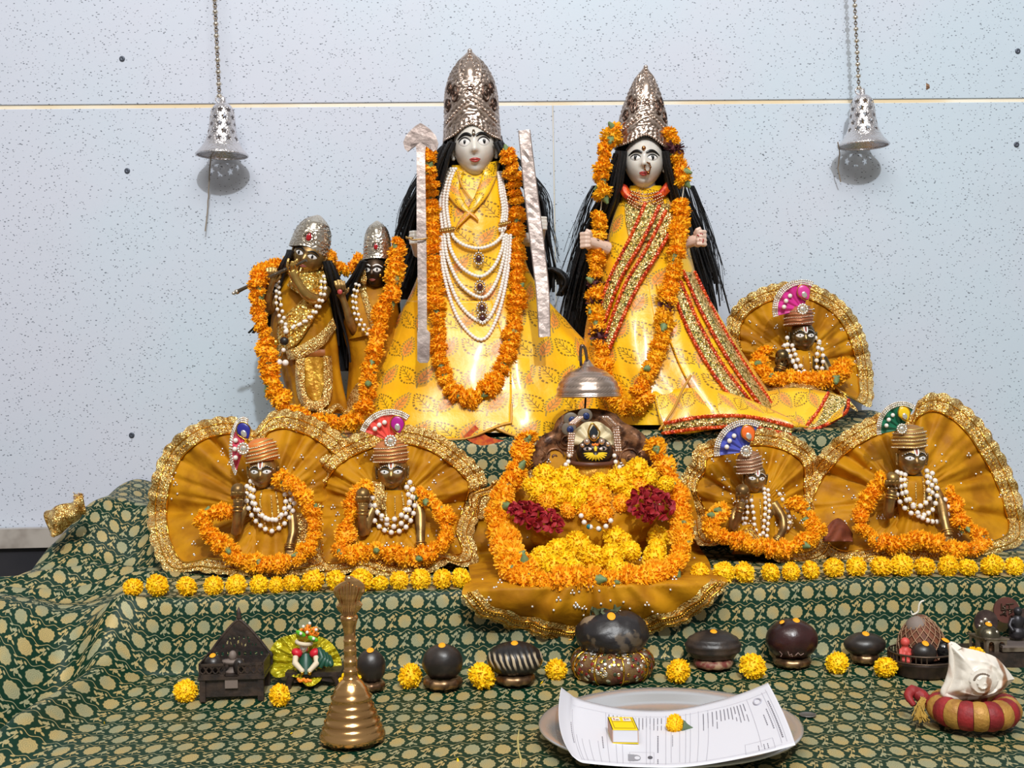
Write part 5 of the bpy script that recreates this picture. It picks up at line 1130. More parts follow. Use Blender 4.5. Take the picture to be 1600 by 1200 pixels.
def ptC(t, q, off=0):
    R_ = radC(t); x = 925+q*R_*sin(t); y = 850-q*R_*cos(t)
    w = sin(11*t+2*nz(t*2, 1)*2)+.6*sin(19*t+1)
    return S(x, y, dsk(x, y)-.014*sm(0, .3, 1-q)-.007*q*w*sm(.15, .5, q)-.006-off)
m = MB(); nt = 300; m.grid([[ptC(2*pi*i/nt-pi, j/40) for j in range(41)] for i in range(nt)], cu=True); csk = m.build('spread_skirt', mMust, cd)
for (a0, a1) in ((-2.95, -1.95), (1.85, 2.75), (-1.35, -.62)):
    m = MB(); rows = []
    for i in range(91):
        t = (a0+(a1-a0)*i/90); t = t if abs(t) <= pi else t-2*pi*(1 if t > 0 else -1)
        q0 = 1-26/radC(t); rows.append([ptC(t, q0+(1.0+.02*abs(sin(30*t))*(j/7)**3-q0)*j/7, .003+.003*sin(pi*j/7)) for j in range(8)])
    m.grid(rows); lc = m.build('lace_border', mLace, cd)
    m = MB()
    for q in (3, 6): m.tube([rows[i][q]+Vector((0, -.001, .001)) for i in range(0, 91, 1)], .0013, 5)
    for i in range(0, 91, 2): m.ball(rows[i][4]+Vector((0, -.0012, .0008)), .002, 6, 4)
    m.build('lace_beading', mGoldBead, lc, kind='stuff')
m = MB(); rr = random.Random(9)
for kq in range(120):
    t = rr.uniform(-pi, pi); q = .25+.68*rr.random()**.6; p = ptC(t, q, .001)
    n = Vector((rr.gauss(0, .3), -1, rr.gauss(.5, .4))).normalized().to_track_quat('Z', 'X').to_matrix()
    for (ox, oz) in (((0, 0),) if rr.random() < .6 else ((-.0026, 0), (.0026, 0), (0, .004))): m.lathe(p+Vector((ox, 0, oz)), [(.0020, 0), (.0017, .0007), (.0002, .0009)], 7, rot=n)
m.build('sequins', mSeq, csk, kind='stuff')
hump = S(925, 835, 1.99)
m = MB(); m.ball(S(925, 815, 1.978), (104*k, 50*k, 66*k), 120, 30, fn=lambda p: p*(1+(.05*sin(17*math.atan2(p.x, p.z+.6)+3*nz(p.x*2, p.z*2))+.09*nz(p.x*2.5, p.z*2.5))*(1-p.z*p.z))); m.build('lap', mMust, cd)
garland('marigold_garland', 'thick orange marigold garland framing the dark-faced central deity and its lap', [(826, 684, 2.02), (815, 704, 2.01), (812, 726, 2.0), (800, 748, 1.985), (784, 772, 1.965), (774, 800, 1.945), (778, 832, 1.90), (790, 862, 1.83), (800, 890, 1.775), (820, 905, 1.742), (860, 907, 1.732), (900, 904, 1.732), (940, 906, 1.732), (980, 902, 1.735), (1015, 898, 1.745), (1045, 892, 1.765), (1062, 865, 1.82), (1066, 832, 1.88), (1064, 800, 1.94), (1056, 768, 1.97), (1044, 738, 1.995), (1032, 714, 2.01), (1020, 694, 2.02)], 18, 12.5, jit=.8)
garland('marigold_garland', 'second orange marigold run inside the central deity\'s garland, at the lap', [(792, 770, 1.95), (786, 800, 1.935), (796, 835, 1.91), (806, 870, 1.80), (830, 892, 1.752)], 17, 14, jit=.8)
# flower heap
TOP = [(851, 742, 20), (886, 750, 24), (845, 767, 22), (829, 759, 14), (914, 761, 19), (937, 752, 16), (966, 753, 24), (996, 734, 21), (982, 742, 16), (1013, 746, 18), (876, 777, 19), (900, 779, 22), (935, 781, 23), (855, 783, 18), (970, 787, 17), (915, 801, 15), (943, 803, 17), (888, 797, 14), (1000, 760, 16), (866, 760, 16), (925, 772, 15), (1040, 757, 15), (985, 772, 16)]
BOT = [(845, 869, 17), (870, 861, 22), (902, 853, 24), (927, 871, 23), (955, 869, 22), (962, 842, 22), (986, 861, 18), (1029, 841, 19), (1023, 873, 23), (829, 885, 20), (863, 887, 22), (896, 891, 19), (966, 889, 18), (1027, 855, 16), (884, 876, 17), (976, 846, 14)]
oi = 0
def nth(i): return ['first', 'second', 'third', 'fourth', 'fifth', 'sixth', 'seventh', 'eighth', 'ninth', 'tenth', 'eleventh', 'twelfth', 'thirteenth', 'fourteenth', 'fifteenth', 'sixteenth', 'seventeenth', 'eighteenth', 'nineteenth', 'twentieth', 'twenty-first', 'twenty-second', 'twenty-third', 'twenty-fourth'][i]
for arr, wh, grp in ((sorted(TOP), 'upper heap on the deity\'s chest', 'marigolds heaped on the central chest'), (sorted(BOT), 'lower heap on the deity\'s lap', 'marigolds heaped on the central lap')):
    for i, (x, y, r) in enumerate(arr):
        oc = (x, y) in ((935, 781), (915, 801), (943, 803), (888, 797), (970, 787), (855, 783), (1000, 760))
        d = dsk(x, y)-.034 if arr[0] == sorted(BOT)[0] else 1.965-.035*(y-735)/60
        if arr[0] == sorted(BOT)[0]: d = 1.935-.165*(y-838)/52
        marigold(S(x, y, d), r*d/F, ('orange' if oc else 'yellow')+' marigold, '+nth(i)+' from the left in the '+wh, grp, mesh=POMO if oc else None)
# loose red petals
def petal_mesh():
    m = MB(); P = []
    for i in range(6):
        f = i/5; w = .42*sin(pi*min(.97, .08+.85*f)); P.append([(w*j, f-.5, .16*f*f+.10*j*j*(1-f*.5)) for j in (-1, -.4, .4, 1)])
    m.grid(P); return m.mesh('petal', mRose)
PET = petal_mesh()
for (cx, cy, sx, sy, d, lab, n) in ((838, 808, 43, 21, 1.90, 'heap of crimson flower petals on the deity\'s ochre skirt, beside the thick garland\'s left arm', 140), (1018, 788, 35, 28, 1.91, 'heap of crimson flower petals on the deity\'s ochre skirt, beside the garland\'s right arm', 140)):
    pr = thing('crimson_petal_heap', lab, 'petals', S(cx, cy, d), 'crimson petal heaps')
    for i in range(n):
        a = RG.uniform(0, 6.28); q = RG.random()**.5; x = cx+sx*q*cos(a); y = cy+sy*q*sin(a)+.30*(x-cx)*(1 if cx < 900 else .4)
        inst('petal', PET, S(x, y, d-.030*(1-q*q)*RG.random()-.03*(y-cy)/20*.6), pr, rquat(), RG.uniform(.010, .015))
# silver parasol over the deity
dU = 2.05; ku = dU/F
um = thing('silver_parasol', 'small silver ceremonial parasol on a stick above the dark-faced deity', 'parasol', S(914, 664, dU))
c = S(919, 620, dU)
m = MB(); pr = catmull([(49.5, 0), (50, 2.5), (48.5, 5), (47, 14), (42, 25), (34, 34), (24, 41), (12, 46), (9, 49), (5, 54), (2.5, 58)], 50)
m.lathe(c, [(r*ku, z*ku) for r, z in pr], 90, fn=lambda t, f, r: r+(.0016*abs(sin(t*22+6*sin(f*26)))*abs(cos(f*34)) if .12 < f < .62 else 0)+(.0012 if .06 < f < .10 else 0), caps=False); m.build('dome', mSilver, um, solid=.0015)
m = MB(); m.tube([S(914, 668, dU), S(914, 640, dU), S(916, 600, dU), S(917, 575, dU)], .0018, 8); m.build('stick', mat('dark_iron', (40, 34, 32), .5, .6), um)
m = MB(); m.tube([S(x, y, dU-.004) for x, y in catmull([(908, 572), (907, 552), (909, 540), (914, 545), (917, 562), (919, 574)], 24)], .0026, 8, flat=.6); m.ball(S(917, 566, dU), .0052, 8, 6); m.build('finial_loop', mSilver, um)
# brown cloth scrap between two fan skirts
m = MB(); P = []
for i in range(13):
    f = i/12; P.append([S(1286+46*f, 836-24*sin(pi*f)*(1-j/8)-2+12*(j/8), 1.985-.05*(j/8)-.010*sin(f*9+j*.6)) for j in range(9)])
m.grid(P); o_ = m.build('cloth_scrap', mat('russet_cloth', (124, 60, 34), .6, col2=(96, 44, 26), vs=40), loc=S(1308, 836, 1.97), solid=.0015)
tag(o_, 'crumpled russet cloth scrap between the blue-plume and green-plume dolls\' skirts', 'cloth')
# gold lace corner lying at the far end
P = []; la = catmull([(78, 836), (72, 800), (98, 790), (128, 776)], 25); lb = catmull([(90, 838), (106, 824), (120, 812), (134, 800)], 25)
for i in range(25):
    a, b = la[i], lb[i]; P.append([S(a[0]+(b[0]-a[0])*j/8+3*sin(i*.8), a[1]+(b[1]-a[1])*j/8+2.5*sin(i*.7+j*.5), 2.10-.022*sin(pi*j/8)-.008*sin(i*.55+j)) for j in range(9)])
m = MB(); m.grid(P); o_ = m.build('lace_cloth_corner', mLace, loc=S(100, 806, 2.10), solid=.002); tag(o_, 'scrap of bright gold lace beside the green cloth fold by the wall ledge', 'lace')
m = MB()
for i in range(24): m.tube([S(116+RG.uniform(0, 12), 784+RG.uniform(-2, 6), 2.085), S(118+RG.uniform(-4, 14), 772+RG.uniform(-3, 6), 2.085)], .0007, 4)
q = MB(); m.build('lace_fringe', mLace, o_)
# ================= marigold rows =================
def surf_at(x, y):
    """where the ray of this pixel meets the cloth, front to back"""
    d = 1.1
    while d < 2.4:
        p = S(x, y, d)
        if p.z <= zc(p.x, d): break
        d += .002
    return d
ROW = [(208, 920, 15), (246, 919, 18), (292, 920, 16), (334, 920, 15), (369, 920, 16), (405, 917, 15), (432, 919, 13), (456, 913, 14), (489, 911, 18), (526, 912, 17), (565, 907, 19), (594, 913, 13), (624, 912, 15), (657, 910, 16), (691, 908, 16), (720, 905, 16),
       (1093, 887, 16), (1131, 885, 17), (1163, 892, 17), (1204, 895, 15), (1236, 894, 15), (1267, 894, 15), (1303, 893, 16), (1338, 893, 16), (1377, 889, 17), (1409, 888, 18), (1445, 891, 16), (1481, 887, 17), (1512, 890, 15), (1550, 886, 18), (1585, 888, 15)]
for i, (x, y, r) in enumerate(ROW):
    d = 1.797; r = r*1.06; p = S(x, y, d); rr = r*d/F; p.z = zc(p.x, d)+rr*.80
    half = i < 16; n = i if half else i-16
    marigold(p, rr, 'shelf-edge yellow marigold, %s from the left in the row\'s %s half' % (nth(n), 'hand-bell' if half else 'conch'), 'marigold row along the shelf edge')
GR = [(290, 1078, 18, 'on the cloth at the dark carved stand\'s outer corner'), (437, 1082, 18, 'between the carved stand and the tiny doll\'s stool'), (548, 1065, 20, 'half hidden behind the brass hand bell'), (641, 1058, 20, 'between the two plain black stones'), (753, 1057, 22, 'beside the pale-streaked black stone'), (869, 1050, 17, 'beside the large stone on the sequined cushion'), (1060, 1048, 20, 'between the large stone and the ridged flat stone'), (1176, 1043, 21, 'between the ridged flat stone and the reddish stone'), (1308, 1038, 18, 'between the reddish stone and the low oval stone'), (1384, 1042, 18, 'between the low oval stone and the small dish'), (1523, 1030, 17, 'peeping out behind the conch shell')]
for x, y, r, w in GR:
    d = 1.683; rr = r*d/F*1.04; p = S(x, y, d); b = onz(x, y+r*.8, ZF+.006); p = S(x, y, dof(b)); rr = r*1.04*dof(b)/F; p.z = zc(p.x, dof(p))+rr*.80
    marigold(p, rr, 'yellow marigold '+w, 'marigolds among the front objects', mesh=POMC if x == 869 else None)
# ================= sacred stones =================
def tilak(root, p, n, r=.006):
    m = MB(); q = n.to_track_quat('Z', 'X').to_matrix(); m.lathe(p, [(r, 0), (r*.8, .0012), (.0003, .0016)], 14, rot=q, sx=1.15, sy=.85); m.build('sandal_dot', mTilak, root)
def base_ring(root, c, R_, r, mt, twist=0, name='ring_base'):
    m = MB(); n = 60; P = []
    for i in range(n):
        a = 2*pi*i/n; P.append(c+Vector((R_*sin(a), R_*cos(a), r)))
    m.tube(P, [r*(1+.08*sin(a*9)) for a in [2*pi*i/n for i in range(n)]], 12, closed=True); return m.build(name, mt, root)
mOldBr = mat('worn_brass_ring', (160, 128, 92), .35, .8, col2=(100, 74, 54), vs=70)
def shaligram(label, x, ytop, ybot, w, mt, ring=None, fn=None, ringmt=None, dd=None, tx=0, rough=0):
    b = onz(x, ybot, ZF+.008); d = dd or dof(b); k = d/F
    c0 = S(x, ybot, d); c0.z = zc(c0.x, d)+.002
    root = thing('sacred_stone', label, 'stone', c0, 'sacred stones on ring stands')
    zoff = 0
    if ring: base_ring(root, c0, ring[0]*k*.5-ring[1]*k*.5, ring[1]*k*.5, ringmt or mOldBr); zoff = ring[1]*k*.62
    h = (ybot-ytop)*k-zoff; h *= .98
    m = MB(); c = c0+Vector((0, 0, zoff+h/2)); hw = w*k/2
    m.ball(c, (hw, hw*.82, h/2), 40, 28, fn=fn or (lambda p: p*(1+.03*nz(p.x*2+x, p.y*2, p.z*2)))); st = m.build('stone', mt, root)
    zz = h/2*.985; tilak(root, c+Vector((tx*k, -hw*.18, zz*.985)), Vector((0, -.28, 1)))
    return root, c, hw, h
shaligram('small round black stone with orange dot, directly behind the brass hand bell', 580, 1013, 1076, 46, mStone, (44, 13))
shaligram('plain black egg-shaped stone with orange dot on a worn brass ring', 692, 1006, 1073, 64, mStone, (62, 15))
# streaked stone
t = NT('streaked_stone'); w = t.n('ShaderNodeTexWave'); w.inputs['Scale'].default_value = 42; w.inputs['Distortion'].default_value = 3; mp = t.n('ShaderNodeMapping'); mp.inputs['Rotation'].default_value = (0, .35, 0); t.l(t.co(), mp.inputs[0]); t.l(mp.outputs[0], w.inputs[0])
sx = t.n('ShaderNodeSeparateXYZ'); t.l(t.co(), sx.inputs[0])
band = t.m('MULTIPLY', t.ramp(sx.outputs[2], .022, .032), t.m('SUBTRACT', 1, t.ramp(sx.outputs[2], .042, .047)))
t.p(Base_Color=t.mix(t.m('MULTIPLY', t.ramp(w.outputs[1], .5, .72), band), lin((32, 29, 29)), lin((186, 168, 140))), Roughness=.4); t.bump(w.outputs[1], .4)
shaligram('black stone with pale ribbed streaks round its shoulder, on a brass ring', 805, 1003, 1068, 88, t.mat, (62, 15), fn=lambda p: Vector((p.x, p.y, p.z))*(1+.02*nz(p.x*3, p.z*3)))
# large stone on sequined cushion
t = NT('flaked_stone'); f = t.ramp(t.noise(t.co(), 26, 4), .56, .60); gz = t.n('ShaderNodeSeparateXYZ'); t.l(t.co(), gz.inputs[0]); up = t.ramp(gz.outputs[2], .035, .06)
t.p(Base_Color=t.mix(t.m('MULTIPLY', f, t.m('ADD', .25, t.m('MULTIPLY', up, .75))), lin((38, 35, 36)), lin((158, 136, 108))), Roughness=.38); t.bump(t.noise(t.co(), 30, 4), .7, .004)
b = S(957, 1072, 1.70); b.z = ZF+.006
cush = thing('sequined_ring_cushion', 'round ring cushion in gold and red sequined cloth under the large flaked stone', 'cushion', b)
k = 1.70/F; m = MB(); n = 90; P = [b+Vector((42*k*sin(2*pi*i/n), 36*k*cos(2*pi*i/n), 22*k)) for i in range(n)]
m.tube(P, [23*k*(1+.04*sin(2*pi*i/n*14)) for i in range(n)], 18, closed=True)
m.build('ring_pad', mat('sequined_brocade', (120, 92, 54), .55, col2=(96, 50, 40), vs=70, bump=.5, bs=300), cush)
cols = [mSeq, mGoldBead, mat('maroon_sequin', (150, 40, 40), .3, .3), mat('green_sequin', (70, 84, 60), .3, .4)]
sq = [MB() for _ in cols]
for i in range(420):
    a = RG.uniform(0, 2*pi); v = RG.uniform(-.9, 1.9); nrm = Vector((sin(a)*cos(v), -cos(a)*cos(v), sin(v))); p = b+Vector((42*k*sin(a), -36*k*cos(a), 22*k))+nrm*23.4*k
    sq[RG.choice((0, 0, 1, 1, 1, 2, 3))].lathe(p, [(.0026, 0), (.0022, .0006), (.0008, .0002)], 7, rot=nrm.to_track_quat('Z', 'X').to_matrix())
for q, mt in zip(sq, cols): q.build('sequins', mt, cush, kind='stuff')
for i in range(9):
    a = 2*pi*i/9+.2; m = MB(); m.tube([b+Vector((42*k*sin(a), -36*k*cos(a), 22*k))+Vector((sin(a)*cos(v), -cos(a)*cos(v), sin(v)))*24*k for v in [-1.2+3.4*j/10 for j in range(11)]], .0016, 5); m.build('gold_cord', mGoldBead, cush)
big = thing('sacred_stone', 'largest black stone, flaked with buff patches and green leaf bits, on the sequined cushion', 'stone', b+Vector((0, 0, 38*k)), 'sacred stones on ring stands')
c = b+Vector((2*k, 0, 69*k)); m = MB()
m.ball(c, (58*k, 48*k, 37*k), 56, 40, fn=lambda p: p*(1+.06*nz(p.x*1.6, p.y*1.6, p.z*1.6)+.035*nz(p.x*4, p.y*4, p.z*4)-.05*g(p.x-.25, .06)*max(0, p.z+.3))); m.build('stone', t.mat, big)
tilak(big, c+Vector((-4*k, -26*k, 32.5*k)), Vector((0, -.6, 1)), .007)
m = MB()
for i in range(16):
    p = c+Vector((RG.uniform(-34, 10)*k, RG.uniform(-16, 6)*k, RG.uniform(34, 38)*k)); q = rquat().to_matrix()
    m.grid([[p+q @ Vector(((j-1)*.0035*(1-abs(i2-1)*.7), (i2-1)*.007, .002*abs(j-1))) for j in range(3)] for i2 in range(3)])
m.build('leaf_bits', mat('dull_leaf', (84, 92, 62), .7), big, kind='stuff')
def ridged(p):
    a = math.atan2(p.y, p.x); return Vector((p.x, p.y, p.z))*(1+.05*sin(p.z*16)*(.5 if p.z < .7 else .1)+.012*sin(a*40))
shaligram('flat black stone with coiled ridges on a small red ring, behind the tray', 1115, 1000, 1058, 88, mat('ridged_stone', (40, 35, 34), .4, col2=(74, 62, 54), vs=30, bump=.5, bs=90), (62, 13), fn=ridged, ringmt=mat('red_cloth_ring', (120, 56, 50), .6, col2=(170, 140, 110), vs=120), dd=1.72)
mRedSt = mat('reddish_stone', (56, 28, 28), .28, col2=(40, 26, 26), vs=30, bump=.2)
r_, c, hw, h = shaligram('tall reddish-brown stone with scratch marks and two orange dots on a brass ring', 1238, 982, 1056, 82, mRedSt, (60, 13), dd=1.72, tx=6)
tilak(r_, c+Vector((-.016, -.010, h*.46)), Vector((-.3, -.3, 1)), .004)
m = MB()
for pts in ([(1231, 1018), (1233, 1024), (1237, 1022), (1238, 1026)], [(1243, 1024), (1247, 1020), (1251, 1024), (1256, 1021)], [(1218, 1018), (1222, 1022), (1220, 1026)]): m.tube([S(x, y, dof(c)-hw*.80) for x, y in pts], .0006, 5)
m.build('scratch_mark', mat('pale_scratch', (150, 120, 112), .7), r_)
shaligram('low oval glossy black stone on a narrow brass ring, near the small dish', 1352, 1003, 1050, 66, mStone, (46, 15), dd=1.715)
# ================= dark carved box with its back plate =================
bx = thing('carved_wooden_stand', 'dark carved wooden stand with pierced pointed back plate holding small stones', 'stand', onz(362, 1095, ZF+.004))
zg = ZF+.004; d0 = dof(onz(362, 1096, zg)); k = d0/F
def X(x): return S(x, 1095, d0)
fl_ = S(312, 1096, d0); fr_ = S(412, 1093, d0)
ex = (fr_-fl_); ex.z = 0; L = ex.length; ex.normalize(); ey = Vector((-ex.y, ex.x, 0)); O = Vector((fl_.x, fl_.y, zg))
def B3(a, b_, c_): return O+ex*(a*L)+ey*b_+Vector((0, 0, c_))
def bbox(m, a0, a1, b0, b1, c0, c1): m.plate([B3(a0, b0, c0), B3(a1, b0, c0), B3(a1, b0, c1), B3(a0, b0, c1)], ey*(b1-b0))
D_ = .062; hz = .030
for (a0, a1) in ((0, .09), (.91, 1.0)):
    for (b0, b1) in ((0, .008), (D_-.008, D_)):
        m = MB(); bbox(m, a0, a1, b0, b1, 0, hz); m.build('leg', mWood, bx, smooth=False)
m = MB(); bbox(m, .03, .97, .003, .007, .006, hz); m.build('front_apron', mWood, bx, smooth=False)
m = MB(); bbox(m, -.02, 1.02, -.002, D_+.002, hz, hz+.004); m.build('top_board', mWood, bx, smooth=False)
for (a0, a1) in ((0, .40), (.60, 1.0)):
    m = MB(); bbox(m, a0, a1, 0, .003, hz+.004, hz+.007); bbox(m, a0, a1, 0, .003, hz+.018, hz+.021); bbox(m, a0, a0+.02, 0, .004, hz+.004, hz+.022); bbox(m, a1-.02, a1, 0, .004, hz+.004, hz+.022)
    for i in range(2):
        m.tube([B3(a0+(a1-a0)*j/24, .0015, hz+.0125+.005*sin(j/24*4*pi+pi*i)) for j in range(25)], .0012, 5)
    m.build('carved_rail', mWood, bx, smooth=False)
for a in (0, 1):
    m = MB(); bbox(m, a-.01, a+.01, 0, D_, hz+.004, hz+.022); m.build('side_rail', mWood, bx, smooth=False)
# pierced back plate
m = MB(); rows = []
def edge(a): return hz+.004+(.062-.050*abs(a-.5)*2*(.6+.4*abs(a-.5)*2)) if 0 <= a <= 1 else hz
pts = [B3(-.02, D_, hz+.004)]+[B3(-.02+1.04*i/28, D_, hz+.016+.052*(1-abs(i/14-1)**1.25)) for i in range(29)]+[B3(1.02, D_, hz+.004)]
nx_, nz_ = 100, 60; vs = []; fs = []
for i in range(nx_+1):
    a = -.02+1.04*i/nx_; top = hz+.016+.052*(1-abs(i/nx_*2-1)**1.25)
    for j in range(nz_+1): vs.append(B3(a, D_, hz+.004+(top-hz-.004)*j/nz_))
for i in range(nx_):
    for j in range(nz_):
        a = -.02+1.04*(i+.5)/nx_; z = ((j+.5)/nz_)*(.012+.052*(1-abs((i+.5)/nx_*2-1)**1.25)); hole = False
        if abs(z-.016) < .0028 and abs(((a*11) % 1)-.5) < .22 and .05 < a < .95: hole = True
        if abs(z-.030-.003*cos(a*38)) < .0022 and abs(((a*17+.3) % 1)-.5) < .25 and .22 < a < .78: hole = True
        if abs(z-.038) < .002 and abs(((a*13) % 1)-.5) < .2 and .3 < a < .7: hole = True
        if not hole: q = i*(nz_+1)+j; fs.append((q, q+nz_+1, q+nz_+2, q+1))
m = MB(); m.add(vs, fs); m.build('pierced_back_plate', mWood, bx, smooth=False, solid=.003)
m = MB(); m.tube(pts, .0022, 6); m.build('back_plate_rim', mWood, bx)
m = MB(); c = B3(.5, D_, hz+.068); m.lathe(c, [(.002, 0), (.0045, .003), (.0025, .006), (.0035, .009), (.002, .014), (.0003, .018)], 12); m.build('finial', mWood, bx)
for a in (-.01, 1.01):
    m = MB(); m.lathe(B3(a, D_, hz+.014), [(.003, 0), (.004, .003), (.0015, .007), (.0003, .009)], 10); m.build('finial', mWood, bx)
o = thing('small_sacred_stone', 'tiny black stone with orange dot inside the carved stand, by its rail', 'stone', B3(.17, .022, hz+.004)); m = MB(); c = B3(.17, .022, hz+.016); m.ball(c, (.013, .012, .013), 20, 14); m.build('stone', mStone, o); tilak(o, c+Vector((0, -.003, .0125)), Vector((0, -.3, 1)), .005)
o = thing('small_sacred_stone', 'tiny dark upright stone at the gap of the carved stand\'s rail', 'stone', B3(.62, .012, hz+.004)); m = MB(); c = B3(.60, .012, hz+.014); m.ball(c, (.0085, .007, .0115), 16, 12); m.build('stone', mStone, o)
o = thing('tiny_stone_altar', 'tiny pale grey stone emblem on a stand in the carved stand\'s middle', 'figurine', B3(.47, .026, hz+.004)); m = MB(); c = B3(.47, .026, hz+.004); m.lathe(c, [(.010, 0), (.006, .004), (.006, .010), (.015, .013), (.015, .016), (.005, .017)], 18, sy=.7); m.build('pedestal', mat('grey_soapstone', (120, 106, 98), .6), o); m = MB(); m.ball(c+Vector((0, 0, .022)), (.0055, .0055, .007), 12, 8); m.build('emblem', bpy.data.materials['grey_soapstone'], o)
m = MB(); m.plate([B3(.40, -.001, hz-.012), B3(.60, -.001, hz-.012), B3(.60, -.001, hz+.004), B3(.40, -.001, hz+.004)], ey*.003); m.build('front_tongue', bpy.data.materials['grey_soapstone'], bx, smooth=False)
# ================= tiny doll on a stool =================
st = thing('wooden_stool', 'small dark wooden stool under the tiny lime-skirted doll', 'stool', onz(490, 1078, zg)); d0 = dof(onz(490, 1080, zg)); k = d0/F
c0 = S(490, 1078, d0); zt = zg+.026
m = MB(); m.box(c0+Vector((0, .022, zt-zg-.002-(c0.z-zg))), (43*k, .026, .003)); m.build('seat', mWood, st, smooth=False)
for sx_ in (-1, 1):
    for sy_ in (-.001, .043):
        m = MB(); x = sx_*38*k; P = [c0+Vector((x+sx_*.002, sy_, 0)), c0+Vector((x, sy_, .010)), c0+Vector((x-sx_*.004, sy_, zt-c0.z-.004))]; m.tube(P, [.005, .0042, .006], 8); m.build('leg', mWood, st)
m = MB(); m.plate([c0+Vector((-36*k, 0, zt-c0.z-.004)), c0+Vector((36*k, 0, zt-c0.z-.004)), c0+Vector((30*k, 0, .010)), c0+Vector((0, 0, .015)), c0+Vector((-30*k, 0, .010))][::-1], (0, .003, 0)); m.build('front_apron', mWood, st, smooth=False)
td = thing('tiny_silver_doll', 'tiny silver-faced doll in lime pleated skirt, red sleeves and orange beaded turban', 'doll', S(478, 1052, d0+.01))
mLime = mat('lime_tissue', (206, 190, 40), .3, .35, col2=(170, 160, 20), vs=60, bump=.5, bs=160)
dF_ = d0+.012
fan_skirt(td, (478, 1035), [(430, 1060), (418, 1048), (418, 1020), (430, 1000), (455, 990), (485, 990), (515, 1000), (530, 1018), (534, 1048), (510, 1050), (500, 1066), (482, 1074), (468, 1062), (450, 1056)], d0-.012, d0+.040, d0+.020, 16, .004, 6, 8, 1072, mLime, 0, nlace=False)
m = MB(); m.tube([S(478, 1022, dF_), S(478, 1035, dF_-.004), S(478, 1052, dF_-.006)], [9*k, 12*k, 15*k], 12); m.build('bodice', mat('bottle_green_satin', (24, 74, 56), .4), td)
m = MB(); P = [S(500, 1018, dF_-.004), S(508, 1030, dF_-.012), S(500, 1042, dF_-.016), S(520, 1036, dF_-.010)]
for i in range(4): m.tube([S(498+5*i, 1014+4*i, dF_-.004), S(504+4*i, 1028+3*i, dF_-.014), S(492+9*i, 1044-1*i, dF_-.016)], [5*k, 6*k, 3*k], 8)
m.build('green_scarf', bpy.data.materials['bottle_green_satin'], td)
for sd in (-1, 1):
    m = MB(); m.ball(S(478+sd*14, 1020, dF_-.006), (9*k, 8*k, 7*k), 12, 8, rot=rot(0, 0, -sd*.5)); m.build('red_sleeve', mat('red_satin', (206, 24, 44), .45) if sd < 0 else bpy.data.materials['red_satin'], td)
    m = MB(); C = [S(478+sd*16, 1026, dF_-.010), S(478+sd*17, 1036, dF_-.016), S(478+sd*6, 1048, dF_-.022)]; m.tube(C, [4.5*k, 5*k, 3.6*k], 10); m.ball(C[2], 4*k, 8, 6)
    m.build('arm', mat('ivory_cloth', (220, 204, 176), .6) if sd < 0 else bpy.data.materials['ivory_cloth'], td)
    m = MB(); m.ball(C[2]+Vector((0, -.001, -.003)), 3.2*k, 8, 6); m.build('gold_anklet', mGoldBead, td)
H = Head(S(475, 1013, dF_-.004), 7.5*k, 9*k, 7.5*k, rot(0, 0, 0)); hd = H.skin(28, 24).build('head', mSilver2, td)
for sd in (-1, 1): H.eye(sd, hd, brow=0, lid=False, iris=.10)
m = MB(); m.tube([S(475, 1004, dF_-.004)+Vector((11*k*sin(a), -11*k*cos(a), 3*k*sin(a)*-.6)) for a in [2*pi*i/24 for i in range(24)]], 3.2*k, 8, closed=True); m.build('cloth_headband', bpy.data.materials['ivory_cloth'], td)
m = MB(); m.ball(S(480, 992, dF_), (18*k, 11*k, 13*k), 14, 10); tb = m.build('turban', mLime, td)
m = MB()
for i in range(46):
    a = RG.uniform(0, 6.28); q = RG.random()**.5; m.ball(S(484+16*q*cos(a), 986+10*q*sin(a), dF_-.010-.004*(1-q)), 2.4*k, 6, 5)
m.build('orange_beads', mat('orange_bead', (250, 140, 30), .3), tb, kind='stuff')
for (x, y, ro) in ((470, 990, .5), (489, 998, .4)):
    m = MB(); m.ball(S(x, y, dF_-.016), (9*k, 2*k, 4*k), 12, 6, rot=rot(0, 0, ro)); m.build('green_leaf_bead', mat('leaf_green_enamel', (90, 180, 40), .3) if x == 470 else bpy.data.materials['leaf_green_enamel'], tb)
m = MB(); [m.ball(S(x, y, dF_-.019), 2.6*k, 8, 6) for x, y in ((470, 990), (490, 998), (480, 988), (484, 974), (474, 979), (494, 984))]; m.build('turban_pearls', mPearl, tb)
m = MB()
for i in range(14): m.ball(S(466+24*i/13*.8, 1063+RG.uniform(-2, 2), d0-.022), 2.6*k, 6, 5)
m.build('orange_foot_beads', bpy.data.materials['orange_bead'], td, kind='stuff')
